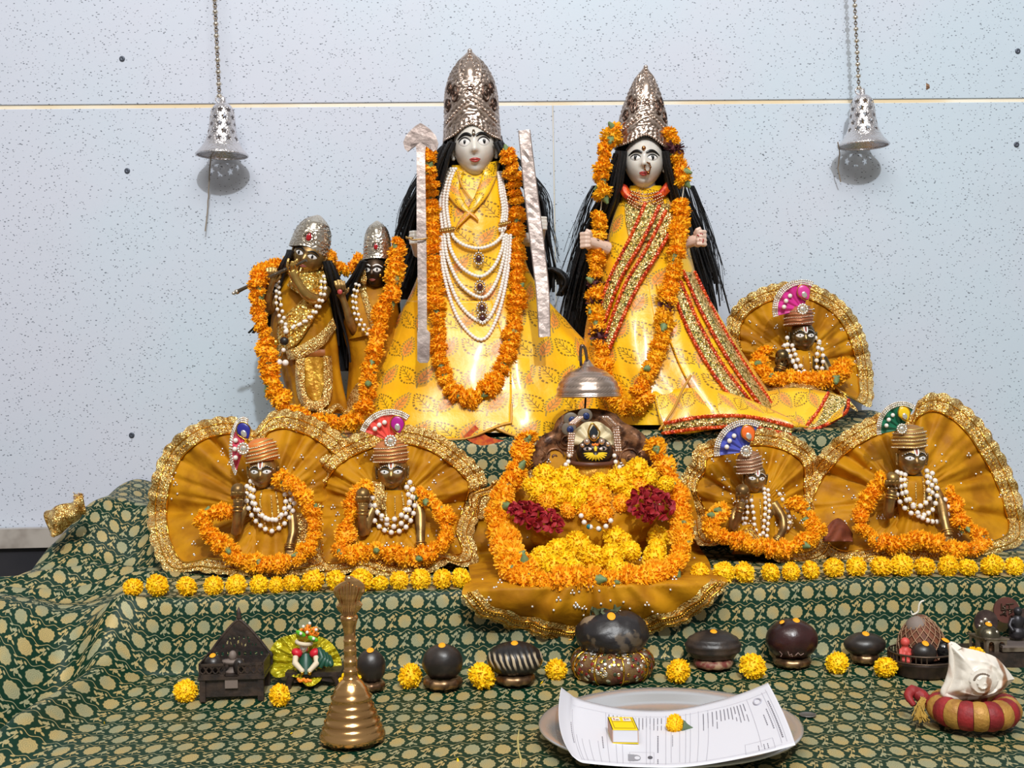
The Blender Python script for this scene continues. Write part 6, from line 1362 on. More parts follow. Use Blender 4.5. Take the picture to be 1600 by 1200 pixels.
# ================= brass hand bell =================
cB = S(551, 1156, 1.462); cB.z = ZF+.004; k = 1.462/F; dB = 1.462
hb = thing('brass_hand_bell', 'tall brass hand bell with ringed skirt and fluted serpent-hood handle', 'bell', cB)
tl_ = Matrix.Rotation(-.012, 3, 'Y')
pr = [(49, 0), (51, 3), (51, 7), (49, 12), (46.5, 16), (47, 19), (45, 21), (43, 26), (43.5, 29), (41, 31), (38.5, 38), (39, 41), (37, 43), (34.5, 49), (35, 52), (33, 54), (30.5, 60), (31.5, 63), (32, 66), (28, 69), (27.5, 73), (25.5, 76), (25, 79), (21, 83), (19.5, 86), (15, 90), (12.5, 92)]
m = MB(); m.lathe(cB, [(r*k, z*k) for r, z in pr], 64, rot=tl_); m.build('bell_skirt', mBronze, hb)
ph = [(12, 91), (12.5, 94), (10.8, 95), (10.8, 103), (11.6, 104), (11.6, 106), (10.4, 107), (10.2, 118), (11, 119), (11, 121), (9.8, 122), (9.6, 135), (10.4, 136), (10.4, 138), (9.4, 139), (9.2, 150), (10, 151), (10, 153), (9, 154), (8.8, 165), (9.6, 168), (10.5, 175), (12.5, 182), (14, 186), (13, 190), (9, 192)]
m = MB(); m.lathe(cB, [(r*k, z*k) for r, z in ph], 40, rot=tl_); m.build('handle', mBronze, hb)
m = MB(); rows = []
for i in range(41):
    f = i/40; z = 188+62*f; w = [10, 12, 18, 20.5, 16, 19, 24, 25, 23, 16, 4]; q = f*10; i0 = min(9, int(q)); ww = w[i0]+(w[i0+1]-w[i0])*(q-i0); row = []
    for j in range(49):
        a = 2*pi*j/49*1.0; sx_ = sin(a); dep = (7+3*sin(f*pi))*cos(a)*-1
        fl2 = 1+.10*abs(sin(sx_*9))*(1 if cos(a) > 0 else .3)
        lean = 6*f*f
        row.append(cB+tl_ @ Vector((ww*sx_*k+f*3*k, (dep*fl2-lean)*k, (z+8*sx_*f*.3)*k)))
    rows.append(row)
m.grid(rows, cv=True); m.ball(cB+tl_ @ Vector((2*k, -6*k, 248*k)), (7*k, 5*k, 6*k), 10, 8); m.build('serpent_hood', mBronze, hb)
m = MB()
for i in range(-3, 4):
    m.tube([cB+tl_ @ Vector(((i*2.2+ i*3.6*f)*k+f*3*k, (-11.2-6*f*f+abs(i)*(.7+.5*f))*k, (192+52*f-abs(i)*3*f)*k)) for f in [j/12 for j in range(13)]], [1.1*k]*13, 6)
m.build('hood_flutes', mBronze, hb)
# ================= steel tray, paper, matchbox =================
zT = ZF+.006; cT = onz(1046, 1142, zT+.008); cT.z = zT; Rt = .156
tr = thing('steel_tray', 'large round polished steel tray on the cloth under the white paper', 'tray', cT)
m = MB(); m.lathe(cT, [(.0005, .004), (.100, .004), (.118, .0045), (.128, .008), (.137, .014), (.146, .0175), (.1535, .0185), (.156, .0175), (.1560, .0160), (.1530, .0155), (.145, .0145), (.134, .010), (.124, .003), (.112, 0), (.0005, 0)], 128, caps=False); m.build('tray_dish', mSteel, tr)
TC = [(877, 1074, .050), (890, 1084, .036), (905, 1092, .022), (960, 1105, .010), (1010, 1110, .008), (1062, 1108, .010), (1120, 1095, .020), (1160, 1083, .034), (1200, 1067, .052)]
BC = [(894, 1181, .034), (906, 1190, .029), (920, 1193, .027), (965, 1197, .0245), (1010, 1199, .024), (1062, 1199, .024), (1120, 1192, .025), (1190, 1178, .031), (1243, 1164, .040)]
MCC = [(874, 1132, .036), (888, 1139, .026), (906, 1144, .020), (962, 1152, .014), (1010, 1155, .013), (1062, 1153, .013), (1124, 1144, .019), (1178, 1131, .028), (1224, 1114, .042)]
def ctrl(L, n): return [onz(x, y, zT+z) for x, y, z in catmull(L, n)]
NU = 81; T_, M_, B_ = ctrl(TC, NU), ctrl(MCC, NU), ctrl(BC, NU)
def paper(u, v, off=0):
    q = u*(NU-1); i = min(NU-2, int(q)); f = q-i
    a, b, c = T_[i].lerp(T_[i+1], f), M_[i].lerp(M_[i+1], f), B_[i].lerp(B_[i+1], f); bb = b*2-(a+c)/2
    p = a*((1-v)**2)+bb*(2*v*(1-v))+c*(v*v); p.z += off; return p
pp = thing('printed_paper_sheet', 'white printed form sheet lying curled across the steel tray', 'paper', paper(.5, .5))
m = MB(); m.grid([[paper(i/80, j/24) for j in range(25)] for i in range(81)]); m.build('sheet', mPap, pp, solid=.0003)
ink = MB(); dark = MB()
def stroke(mb_, u0, v0, u1, v1, w=.0011):
    n = 10; P = [paper(u0+(u1-u0)*i/n, v0+(v1-v0)*i/n, .0004) for i in range(n+1)]; s_ = Vector((0, 1, 0)) if abs(u1-u0) > abs(v1-v0) else Vector((1, 0, 0))
    mb_.grid([[p-s_*w/2, p+s_*w/2] for p in P])
lines = MB()
for (u, v0, v1) in ((.20, .18, .95), (.225, .55, .95), (.255, .6, .95), (.285, .6, .95), (.315, .6, .95), (.345, .12, .95), (.375, .5, .95), (.40, .5, .95), (.50, .1, .95), (.515, .1, .95), (.575, .1, .95), (.595, .1, .92), (.625, .1, .92), (.645, .1, .94), (.66, .1, .94), (.685, .1, .94), (.715, .12, .94), (.88, .12, .90), (.945, .10, .92), (.965, .08, .92)): stroke(lines, u, v0, u, v1, .00055)
for (u0, u1, v) in ((.19, .97, .12), (.20, .945, .94)): stroke(lines, u0, v, u1, v, .0005)
for (u0, u1, v0, v1) in ((.83, .92, .80, .96), (.43, .53, .74, .93)):
    for (a, b, c, e) in ((u0, v0, u1, v0), (u0, v1, u1, v1), (u0, v0, u0, v1), (u1, v0, u1, v1)): stroke(lines, a, b, c, e, .0005)
lines.build('ruled_lines', mat('light_ink', (176, 174, 184), .7), pp, kind='stuff')
for i in range(15): u = .355+.0145*i; stroke(ink, u, .14, u, .22+.08*RG.random(), .0010); stroke(ink, u, .27, u, .30+.06*RG.random(), .0008)
for i in range(12): u = .70+.0145*i; stroke(ink, u, .16, u, .26+.10*RG.random(), .0011); (stroke(ink, u, .33, u, .38+.10*RG.random(), .0009) if i < 4 or i > 7 else None)
for (u, v0, v1, w) in ((.955, .25, .85, .0022), (.935, .35, .68, .0014), (.918, .42, .60, .0014), (.33, .52, .72, .0012), (.175, .38, .70, .0012), (.545, .45, .75, .0014), (.87, .86, .95, .001), (.888, .86, .95, .001), (.90, .86, .95, .001), (.60, .45, .65, .0008), (.545, .86, .95, .0012)):
    n = int((v1-v0)/.028)
    for i in range(n): stroke(ink, u, v0+(v1-v0)*i/n, u, v0+(v1-v0)*(i+.72)/n, w)
ink.build('printed_rows', mInk, pp, kind='stuff')
m = MB(); P = [paper(.455+.022*sin(a), .84+.055*cos(a), .0005) for a in [2*pi*i/20 for i in range(20)]]; m.add(P, [tuple(range(20))]); P = [paper(.436+.014*cx_, .84+.06*cy_, .0004) for cx_, cy_ in ((-1, -1), (1, -1), (1, 1), (-1, 1))]; m.add(P, [(0, 1, 2, 3)])
m.build('printed_shape', mat('mid_ink', (150, 150, 158), .7), pp, smooth=False)
m = MB(); P = [paper(.462+.012*sin(a), .845+.03*cos(a), .0007) for a in [2*pi*i/16 for i in range(16)]]; m.add(P, [tuple(range(16))]); m.build('printed_shape', mPap, pp, smooth=False)
m = MB(); P = [paper(.515+.010*sin(a), .83+.028*cos(a), .0005) for a in [2*pi*i/16 for i in range(16)]]; m.add(P, [tuple(range(16))]); m.build('printed_shape', mat('dark_ink', (84, 84, 92), .7), pp, smooth=False)
m = MB(); m.tube([paper(.915+.014*sin(a), .205+.045*cos(a), .0005) for a in [2*pi*i/30 for i in range(30)]], .0012, 4, closed=True); m.build('oval_stamp', bpy.data.materials['light_ink'], pp)
# matchbox
A = onz(957, 1161, zT+.0165); Bq = onz(998, 1161.5, zT+.0165); ux = (Bq-A).normalized(); Lx = (Bq-A).length; uy = Vector((-ux.y, ux.x, 0)); hx = .0155; Ly = .048
mbx = thing('matchbox', 'yellow matchbox with white end flap lying on the printed paper', 'matchbox', A)
def MBp(a, b, c): return A+ux*(a*Lx)+uy*(b*Ly)+Vector((-.0055*b*0, 0, c*hx))+ux*(-.006*b)
mYB = mat('matchbox_yellow', (250, 214, 10), .5); mStrk = mat('striker_strip', (186, 150, 132), .8)
m = MB(); t_ = .0008
m.plate([MBp(0, 0, 1), MBp(1, 0, 1), MBp(1, 1, 1), MBp(0, 1, 1)][::-1], (0, 0, -t_)); m.plate([MBp(0, 0, .02), MBp(1, 0, .02), MBp(1, 1, .02), MBp(0, 1, .02)][::-1], (0, 0, -t_)); m.build('sleeve', mYB, mbx, smooth=False)
for a in (0, 1):
    m = MB(); m.plate([MBp(a, 0, 0), MBp(a, 1, 0), MBp(a, 1, 1), MBp(a, 0, 1)], ux*(t_ if a == 0 else -t_)); m.build('striker_side', mStrk, mbx, smooth=False)
m = MB(); m.plate([MBp(.03, .01, .06), MBp(.97, .01, .06), MBp(.97, .01, .95), MBp(.03, .01, .95)], uy*(Ly*.97)); m.build('inner_drawer', mat('grey_white_card', (206, 206, 212), .8), mbx, smooth=False)
m = MB()
def lab(a0, a1, b0, b1, o=.0003): m.add([MBp(a0, b0, 1)+Vector((0, 0, o)), MBp(a1, b0, 1)+Vector((0, 0, o)), MBp(a1, b1, 1)+Vector((0, 0, o)), MBp(a0, b1, 1)+Vector((0, 0, o))], [(0, 1, 2, 3)])
lab(.14, .44, .68, .92); lab(.56, .86, .66, .90); m.build('white_label', mWhite, mbx, smooth=False)
m = MB(); [lab(a, a+.035, .72, .88, .0006) for a in (.20, .62)]; m.build('red_print', mRed, mbx, smooth=False)
m = MB(); [lab(a, b_, .72+.03*i, .74+.03*i, .0006) for i, (a, b_) in enumerate(((.26, .40), (.28, .38), (.68, .82), (.70, .80)))]
for (a0, a1, b0, b1) in ((.1, .12, .1, .94), (.9, .92, .1, .94), (.1, .92, .08, .10), (.1, .92, .60, .615)): lab(a0, a1, b0, b1, .0004)
m.build('label_outline', mat('olive_print', (150, 120, 10), .6), mbx, smooth=False)
c = paper(.545, .36); rr = 14*1.5/F
fo = thing('marigold', 'yellow marigold with green calyx lying on the printed paper by the matchbox', 'flower', c+Vector((0, 0, .001)))
q = Vector((-.92, -.25, .30)).normalized().to_track_quat('Z', 'X'); inst('petals', POM[0], S(1054, 1131, dof(c)), fo, q, rr*1.05)
m = MB(); m.lathe(S(1056, 1132, dof(c))+Vector((.0, 0, 0)), [(.001, .0235), (.0018, .021), (.003, .017), (.0045, .013), (.0068, .010), (.0075, .007)], 12, rot=(Vector((.92, .1, -.28)).normalized().to_track_quat('Z', 'X').to_matrix())); m.build('calyx', mat('grey_green_calyx', (92, 112, 84), .7), fo)
# coin
c = onz(1262, 1119, ZF); c.z = zc(c.x, dof(c))+.0012; m = MB(); m.lathe(c, [(.0100, 0), (.0108, .0004), (.0108, .0015), (.0098, .0017), (.0094, .0013), (.0003, .0013)], 32); o = m.build('coin', mat('dull_coin', (130, 128, 126), .4, .8, bump=.4, bs=900), loc=c); tag(o, 'dull grey coin lying flat on the brocade beside the steel tray', 'coin')
# conch on its ring cushion
cC = S(1521, 1148, 1.47); cC = onz(1521, 1112, ZF+.018); cC.z = ZF+.006; dC_ = dof(cC); k = dC_/F
rc = thing('striped_ring_cushion', 'red and gold striped ring cushion with tassel under the conch', 'cushion', cC)
for i in range(18):
    a0 = 2*pi*i/18; m = MB(); n = 7; P = [cC+Vector((50*k*sin(a0+2*pi/18*(j/n)), 46*k*cos(a0+2*pi/18*(j/n)), 21*k)) for j in range(n+1)]
    m.tube(P, [23*k*(.95+.06*sin(pi*j/n)) for j in range(n+1)], 16, flat=.95)
    m.build('stripe', (mat('cushion_red', (150, 34, 36), .6, col2=(120, 26, 30), vs=60, bump=.4, bs=260) if i == 0 else bpy.data.materials['cushion_red']) if i % 2 == 0 else (mat('cushion_gold', (186, 140, 64), .5, .2, col2=(160, 112, 50), vs=60, bump=.5, bs=260) if i == 1 else bpy.data.materials['cushion_gold']), rc)
m = MB()
for i in range(60): m.tube([cC+Vector(((-70+RG.uniform(-4, 4))*k, RG.uniform(-8, 8)*k+.02, (22+RG.uniform(-3, 10))*k)), cC+Vector(((-82+RG.uniform(-6, 4))*k, RG.uniform(-12, 8)*k+.01, (18+RG.uniform(-6, 10))*k)), cC+Vector(((-88+RG.uniform(-10, 14))*k, RG.uniform(-20, 8)*k, RG.uniform(2, 14)*k))], .0008, 4)
m.build('tassel', mat('tassel_gold', (176, 140, 60), .6), rc, kind='stuff')
m = MB(); P = [cC+Vector((x*k, y*k, z*k)) for x, y, z in ((-60, 40, 22), (-78, 50, 36), (-90, 40, 30), (-84, 30, 18))]; m.tube(catmull(P, 14), [.006, .008, .009, .008, .007, .008, .007, .006, .006, .005, .005, .004, .004, .003], 8); m.build('cloth_end', bpy.data.materials['cushion_red'], rc)
cs = thing('conch_shell', 'large white conch shell resting on the striped ring cushion', 'shell', cC+Vector((0, 0, 40*k)))
t = NT('conch_white'); co_ = t.co(); w = t.n('ShaderNodeTexWave'); w.inputs['Scale'].default_value = 14; w.inputs['Distortion'].default_value = 5; t.l(co_, w.inputs[0])
t.p(Base_Color=t.mix(t.m('MULTIPLY', t.ramp(w.outputs[1], .55, .9), t.ramp(t.noise(co_, 26), .42, .62)), lin((226, 218, 206)), lin((150, 106, 76))), Roughness=.33); t.bump(t.noise(co_, 120, 3), .25); mConch = t.mat
cc = cC+Vector((2*k, -6*k, 76*k)); m = MB(); rows = []
# the spire faces the viewer: round whorls in the middle, a broad body whorl with shoulder ridges around
N2 = 46
OUTL = catmull([(62, -8), (44, -24), (18, -34), (-22, -36), (-50, -30), (-44, -12), (-38, 10), (-38, 34), (-40, 49), (-22, 44), (10, 36), (36, 24), (62, -8)], 121)
for i in range(121):
    ox, oz = OUTL[i]; row = []; th = math.atan2(oz+6, ox); L = math.hypot(ox, oz)
    for j in range(N2+1):
        q = j/N2; w = sm(.38, .9, q); rc_ = 44*q
        x = (rc_*cos(th))*(1-w)+ox*q*w; z = (rc_*sin(th)-8*(1-q))*(1-w)+oz*q*w
        y = -34+30*q**1.6
        ph = (th/(2*pi)+.5+q*4.6) % 1
        y -= 3.4*(ph**2)*(1-sm(.45, .7, q))*sm(.02, .1, q)
        y -= 7*g(q-.70, .09)*(.6+.4*sin(th*1+2.2))+2.2*abs(sin(th*6))*g(q-.72, .10)
        row.append(cc+Vector((x*k, (y+4*q*q)*k, z*k)))
    rows.append(row)
m.grid(rows)
back = [[rows[i][-1].lerp(cc+Vector((OUTL[i][0]*.2*k, 46*k, OUTL[i][1]*.15*k)), f)+Vector((OUTL[i][0]*.10*k*sin(pi*f), 0, OUTL[i][1]*.12*k*sin(pi*f))) for f in [j/12 for j in range(13)]] for i in range(121)]
m.grid(back); m.build('shell', mConch, cs)
m = MB()
for i in range(15):
    q = rows[int(60+i*3.4) % 120][15]; m.ball(q+Vector((0, -.0006, 0)), (.0016, .0010, .0012), 6, 5)
m.build('spire_knobs', mat('conch_knob_brown', (120, 104, 90), .6), cs, kind='stuff')  # one even brown for the small knobs round the spire
m = MB(); m.tube([rows[i][-1] for i in range(14, 84)], [.0030*sin(pi*(i-14)/70)+.0015 for i in range(14, 84)], 8); m.build('shell_lip', mConch, cs)
m = MB(); P = [cc+Vector((x*k, y*k, z*k)) for x, y, z in ((-28, -2, 38), (-33, 4, 46), (-38, 6, 50))]; m.tube(P, [9*k, 6*k, 3*k], 10); m.build('shell_tip', mConch, cs)
# ================= small dish with stones, coral figures, net cone =================
dD = 1.675; k = dD/F; cD = S(1441, 1048, dD); cD.z = ZF+.006
ds_ = thing('railed_dish', 'small dark footed dish with a pierced gallery rail behind the conch', 'dish', cD)
m = MB(); m.lathe(cD, [(44*k, 0), (46*k, 3*k), (46*k, 10*k), (51*k, 18*k), (53*k, 22*k), (51*k, 23*k), (46*k, 20*k), (.0005, 19*k)], 64, sy=.9); m.build('dish_body', mat('dark_bronze_dish', (62, 48, 42), .4, .4, col2=(44, 34, 30), vs=50), ds_)
mRail = mat('old_bronze_rail', (92, 76, 64), .4, .7)
m = MB()
for z in (24, 36): m.tube([cD+Vector((52*k*sin(2*pi*i/64), -47*k*cos(2*pi*i/64), z*k)) for i in range(64)], 1.5*k, 6, closed=True)
m.build('rail_hoop', mRail, ds_)
for i in range(40):
    a = 2*pi*i/40
    if abs(a-.35) < .42: continue
    m = MB(); m.tube([cD+Vector((52*k*sin(a), -47*k*cos(a), 24*k)), cD+Vector((52*k*sin(a), -47*k*cos(a), 36*k))], 1.3*k, 5); m.build('rail_post', mRail, ds_)
def in_dish(x, y, r, dd=0): return cD+Vector(((x-1441)*k, dd, 20*k+r))
o = thing('small_sacred_stone', 'oval black stone with orange dot at the dish\'s broken rail', 'stone', in_dish(1437, 0, 0, -.018)); m = MB(); c = in_dish(1437, 0, 17*k, -.018); m.ball(c, (20*k, 16*k, 17*k), 24, 16); m.build('stone', mStone, o); tilak(o, c+Vector((.001, -.005, 16*k)), Vector((0, -.4, 1)), .0055)
o = thing('small_sacred_stone', 'round glossy black stone with orange dot in the dish, next to the conch tip', 'stone', in_dish(1471, 0, 0, -.010)); m = MB(); c = in_dish(1471, 0, 18*k, -.010); m.ball(c, (17*k, 16*k, 18*k), 24, 16); m.build('stone', mat('gloss_black', (16, 15, 17), .12), o); tilak(o, c+Vector((.002, -.004, 17*k)), Vector((.2, -.3, 1)), .0055)
mCor = mat('coral_red', (206, 78, 70), .5, bump=.4, bs=160)
for (x, z, dd, sc, lab_) in ((1410, 0, -.012, 1, 'coral-red standing figurine in the dish, at the end away from the conch'), (1459, 4, .016, .85, 'coral-red figurine behind the round glossy stone in the dish')):
    o = thing('coral_figurine', lab_, 'figurine', in_dish(x, 0, 0, dd)); m = MB(); c = in_dish(x, 0, 0, dd)
    m.tube([c, c+Vector((0, 0, 10*k*sc)), c+Vector((0, 0, 20*k*sc)), c+Vector((0, 0, 26*k*sc))], [8*k*sc, 7*k*sc, 8*k*sc, 5*k*sc], 14); m.ball(c+Vector((0, -1*k, 33*k*sc)), 7.5*k*sc, 14, 10)
    for sd in (-1, 1): m.tube([c+Vector((sd*7*k*sc, 0, 22*k*sc)), c+Vector((sd*9*k*sc, -4*k, 14*k*sc)), c+Vector((sd*2*k*sc, -8*k, 15*k*sc))], 2.8*k*sc, 8); m.tube([c+Vector((sd*4*k*sc, -3*k, 0)), c+Vector((sd*5*k*sc, -6*k*sc, 6*k*sc))], 4*k*sc, 8)
    m.build('figure', mCor, o, remesh=.0012, relax=2)
o = thing('net_cone_cover', 'beaded brown net cone cover with a twist of thread, standing in the dish', 'cover', in_dish(1445, 0, 0, .010)); c = in_dish(1445, 0, 0, .012)
m = MB(); m.lathe(c, [(36*k, 4*k), (37*k, 12*k), (35*k, 28*k), (30*k, 42*k), (22*k, 54*k), (13*k, 63*k), (6*k, 68*k), (.0004, 70*k)], 36, caps=False); m.build('inner_cloth', mat('rust_cloth', (120, 66, 40), .7, col2=(86, 54, 40), vs=60), o)
m = MB()
for sg in (-1, 1):
    for i in range(16):
        P = []
        for j in range(15):
            f = j/14; r_2, z2 = [v for v in catmull([(38, 6), (37, 26), (32, 42), (22, 56), (8, 68)], 15)[j]]; a = 2*pi*i/16+sg*f*1.5; P.append(c+Vector((r_2*k*sin(a), -r_2*k*cos(a), z2*k)))
        m.tube(P, .0008, 4)
m.build('beaded_net', mat('net_thread', (160, 124, 96), .5, .3), o, kind='stuff')
m = MB(); m.tube([c+Vector((x*k, 0, z*k)) for x, z in catmull([(-14, 70), (-8, 72), (-4, 76), (-3, 84), (0, 90), (5, 92)], 16)], .0014, 6); m.tube([c+Vector((x*k, 0, z*k)) for x, z in ((-14, 70), (-16, 76))], .0012, 5); m.build('thread_twist', mThread, o)
m = MB(); m.lathe(c+Vector((-9*k, -.004, 56*k)), [(17*k, 0), (15*k, 5*k), (8*k, 10*k), (2*k, 12*k)], 20, rot=rot(0, .3, -.4)); m.build('grey_cap', mat('grey_cloth', (130, 116, 108), .7), o)
# ================= little metal shrine at the far right =================
dM = 1.70; k = dM/F
ms = thing('silver_arched_stand', 'tarnished silver arched box with domed lid, beside the marked round plaque', 'stand', S(1550, 1030, dM))
mTar = mat('tarnished_silver', (160, 146, 132), .36, .75, col2=(104, 90, 80), vs=60, bump=.4, bs=120)
def qx(x, y, dd=0): return S(x, y, dM+dd)
def arch_face(P0, P1, P2, P3, n, nm):
    """panel with n arched openings cut out of a fine grid"""
    m = MB(); nx2, ny2 = 56, 44; vs = []; fs = []
    for i in range(nx2+1):
        for j in range(ny2+1): a = i/nx2; b_ = j/ny2; vs.append(P0.lerp(P1, a).lerp(P3.lerp(P2, a), b_))
    for i in range(nx2):
        for j in range(ny2):
            a = (i+.5)/nx2*n % 1; b_ = (j+.5)/ny2; hole = abs(a-.5) < .27 and (.16 < b_ < .66 or math.hypot((a-.5)/.27, (b_-.66)/.16) < 1)
            if not hole: q = i*(ny2+1)+j; fs.append((q, q+ny2+1, q+ny2+2, q+1))
    m.add(vs, fs); m.build(nm, mTar, ms, smooth=False, solid=.002)
fA, fB_, fC_, fD_ = qx(1541, 1028), qx(1573, 1028), qx(1573, 997), qx(1541, 997)
arch_face(fA, fB_, fC_, fD_, 2, 'arched_front')
bk = Vector((-13*k, .032, 0)); arch_face(fA+bk, fA, fD_, fD_+bk, 2, 'arched_side')
m = MB(); m.plate([fA, fB_, fB_+bk, fA+bk], (0, 0, -.003)); m.build('floor_plate', mTar, ms, smooth=False)
m = MB(); off = Vector((0, 0, .001)); m.plate([fD_+Vector((-.003, -.003, 0)), fC_+Vector((.003, -.003, 0)), fC_+bk+Vector((.003, .003, 0)), fD_+bk+Vector((-.003, .003, 0))][::-1], (0, 0, -.002)); m.build('lid_plate', mTar, ms, smooth=False)
dc_ = (fD_+fC_)/2+bk/2; m = MB(); m.lathe(dc_, [(19*k, 0), (18*k, 6*k), (14*k, 13*k), (8*k, 17*k), (.0004, 19*k)], 28); m.build('domed_lid', mat('dull_pewter', (96, 90, 74), .25, .8, bump=.25, bs=60), ms); tilak(ms, dc_+Vector((0, -.003, 19*k)), Vector((0, -.3, 1)), .0055)
m = MB(); [m.ball(dc_+Vector((x*k, -12*k, z*k)), r*k, 8, 6) for x, z, r in ((-6, 10, 1.6), (3, 11, 2), (1, 6, 2), (9, 8, 3.4))]; m.build('lid_studs', mSilver2, ms)
for (x, z) in ((1549, 1012), (1564, 1012)):
    m = MB(); m.ball(S(x, z+4, dM+.014), (5*k, 4*k, 10*k), 12, 8); m.ball(S(x, z-8, dM+.014), 4*k, 10, 8); m.build('inner_figure', mat('rosy_brass', (170, 128, 96), .35, .6) if x == 1549 else bpy.data.materials['rosy_brass'], ms)
def disc(name, x, y, r, dd, mt, label, cat):
    root = thing(name, label, cat, S(x, y+r, dM+dd)); m = MB(); m.lathe(S(x, y, dM+dd), [(r*k, .0025), (r*k, -.0015), (r*k*.93, -.0025), (r*k*.90, -.0012), (.0004, -.0012)][::-1], 48, rot=Matrix.Rotation(-pi/2, 3, 'X') @ Matrix.Rotation(pi, 3, 'X')); m.build('plaque', mt, root); return root
mRd = mat('red_brown_plaque', (104, 62, 54), .45, col2=(88, 52, 46), vs=30)
pq = disc('round_plaque', 1572, 953, 21, .046, mRd, 'round red-brown plaque with raised letter marks behind the arched stand', 'plaque')
m = MB()
for pts in ([(1572, 944), (1584, 943)], [(1577, 944), (1577, 952)], [(1574, 952), (1583, 952)], [(1577, 955), (1580, 953), (1582, 956), (1577, 958)], [(1577, 958), (1577, 960)],
            [(1565, 943), (1565, 953)], [(1567, 948), (1571, 946), (1571, 950), (1567, 950)], [(1565, 953), (1573, 952)], [(1568, 957), (1571, 954), (1572, 958), (1568, 957)], [(1563, 960), (1568, 959), (1573, 962)], [(1580, 962), (1583, 964)]):
    m.tube([S(x, y, dM+.042) for x, y in pts], .00085, 6)
m.build('raised_letters', mSilver2, pq)
p2 = disc('round_plaque', 1540, 971, 19, .040, mat('mauve_metal', (110, 92, 90), .35, .7, col2=(80, 66, 66), vs=60), 'round grey metal plaque with relief, leaning behind the arched stand\'s near corner', 'plaque')
m = MB(); [m.ball(S(1540+x, 971+y, dM+.036), (r*k, 2*k, r*k), 10, 8) for x, y, r in ((-6, 2, 4), (0, -2, 4), (6, 3, 4), (-3, 8, 3), (4, 9, 3), (-9, 8, 3))]; m.build('relief', mSilver2, p2)
p3 = disc('round_plaque', 1601, 968, 18, .040, bpy.data.materials['mauve_metal'], 'third grey round plaque, cut by the picture edge beyond the red-brown one', 'plaque')
bn = thing('dark_metal_bench', 'low dark metal bench with grey slatted top under the round plaques', 'bench', S(1595, 1036, dM))
m = MB(); P0 = S(1572, 1014, dM-.004); m.box(P0+Vector((.040, .028, -.001)), (.046, .030, .003)); m.build('bench_body', mTar, bn, smooth=False)
for i in range(5): m = MB(); m.box(P0+Vector((.040, .004+.012*i, .0032)), (.045, .0045, .0014)); m.build('slat', mat('grey_slat', (140, 128, 124), .4, .5) if i == 0 else bpy.data.materials['grey_slat'], bn, smooth=False)
m = MB(); m.box(P0+Vector((.020, .030, -.022)), (.075, .034, .0165)); m.build('dark_base', mWood, bn, smooth=False)
# dark figure on bench
o = thing('dark_deity_figurine', 'dark metal seated figurine at the bench end, partly out of view', 'figurine', P0+Vector((.030, .030, .006)))
m = MB(); c = P0+Vector((.030, .030, .006)); m.ball(c+Vector((0, 0, .010)), (.014, .010, .010), 14, 10); m.ball(c+Vector((0, 0, .025)), (.009, .008, .013), 14, 10); m.ball(c+Vector((0, -.001, .042)), .0065, 12, 8)
for sd in (-1, 1): m.tube([c+Vector((sd*.008, 0, .032)), c+Vector((sd*.014, -.004, .022)), c+Vector((sd*.010, -.009, .014))], .0032, 8)
m.build('figure', mat('gunmetal', (56, 54, 58), .4, .6), o, remesh=.0013, relax=2)
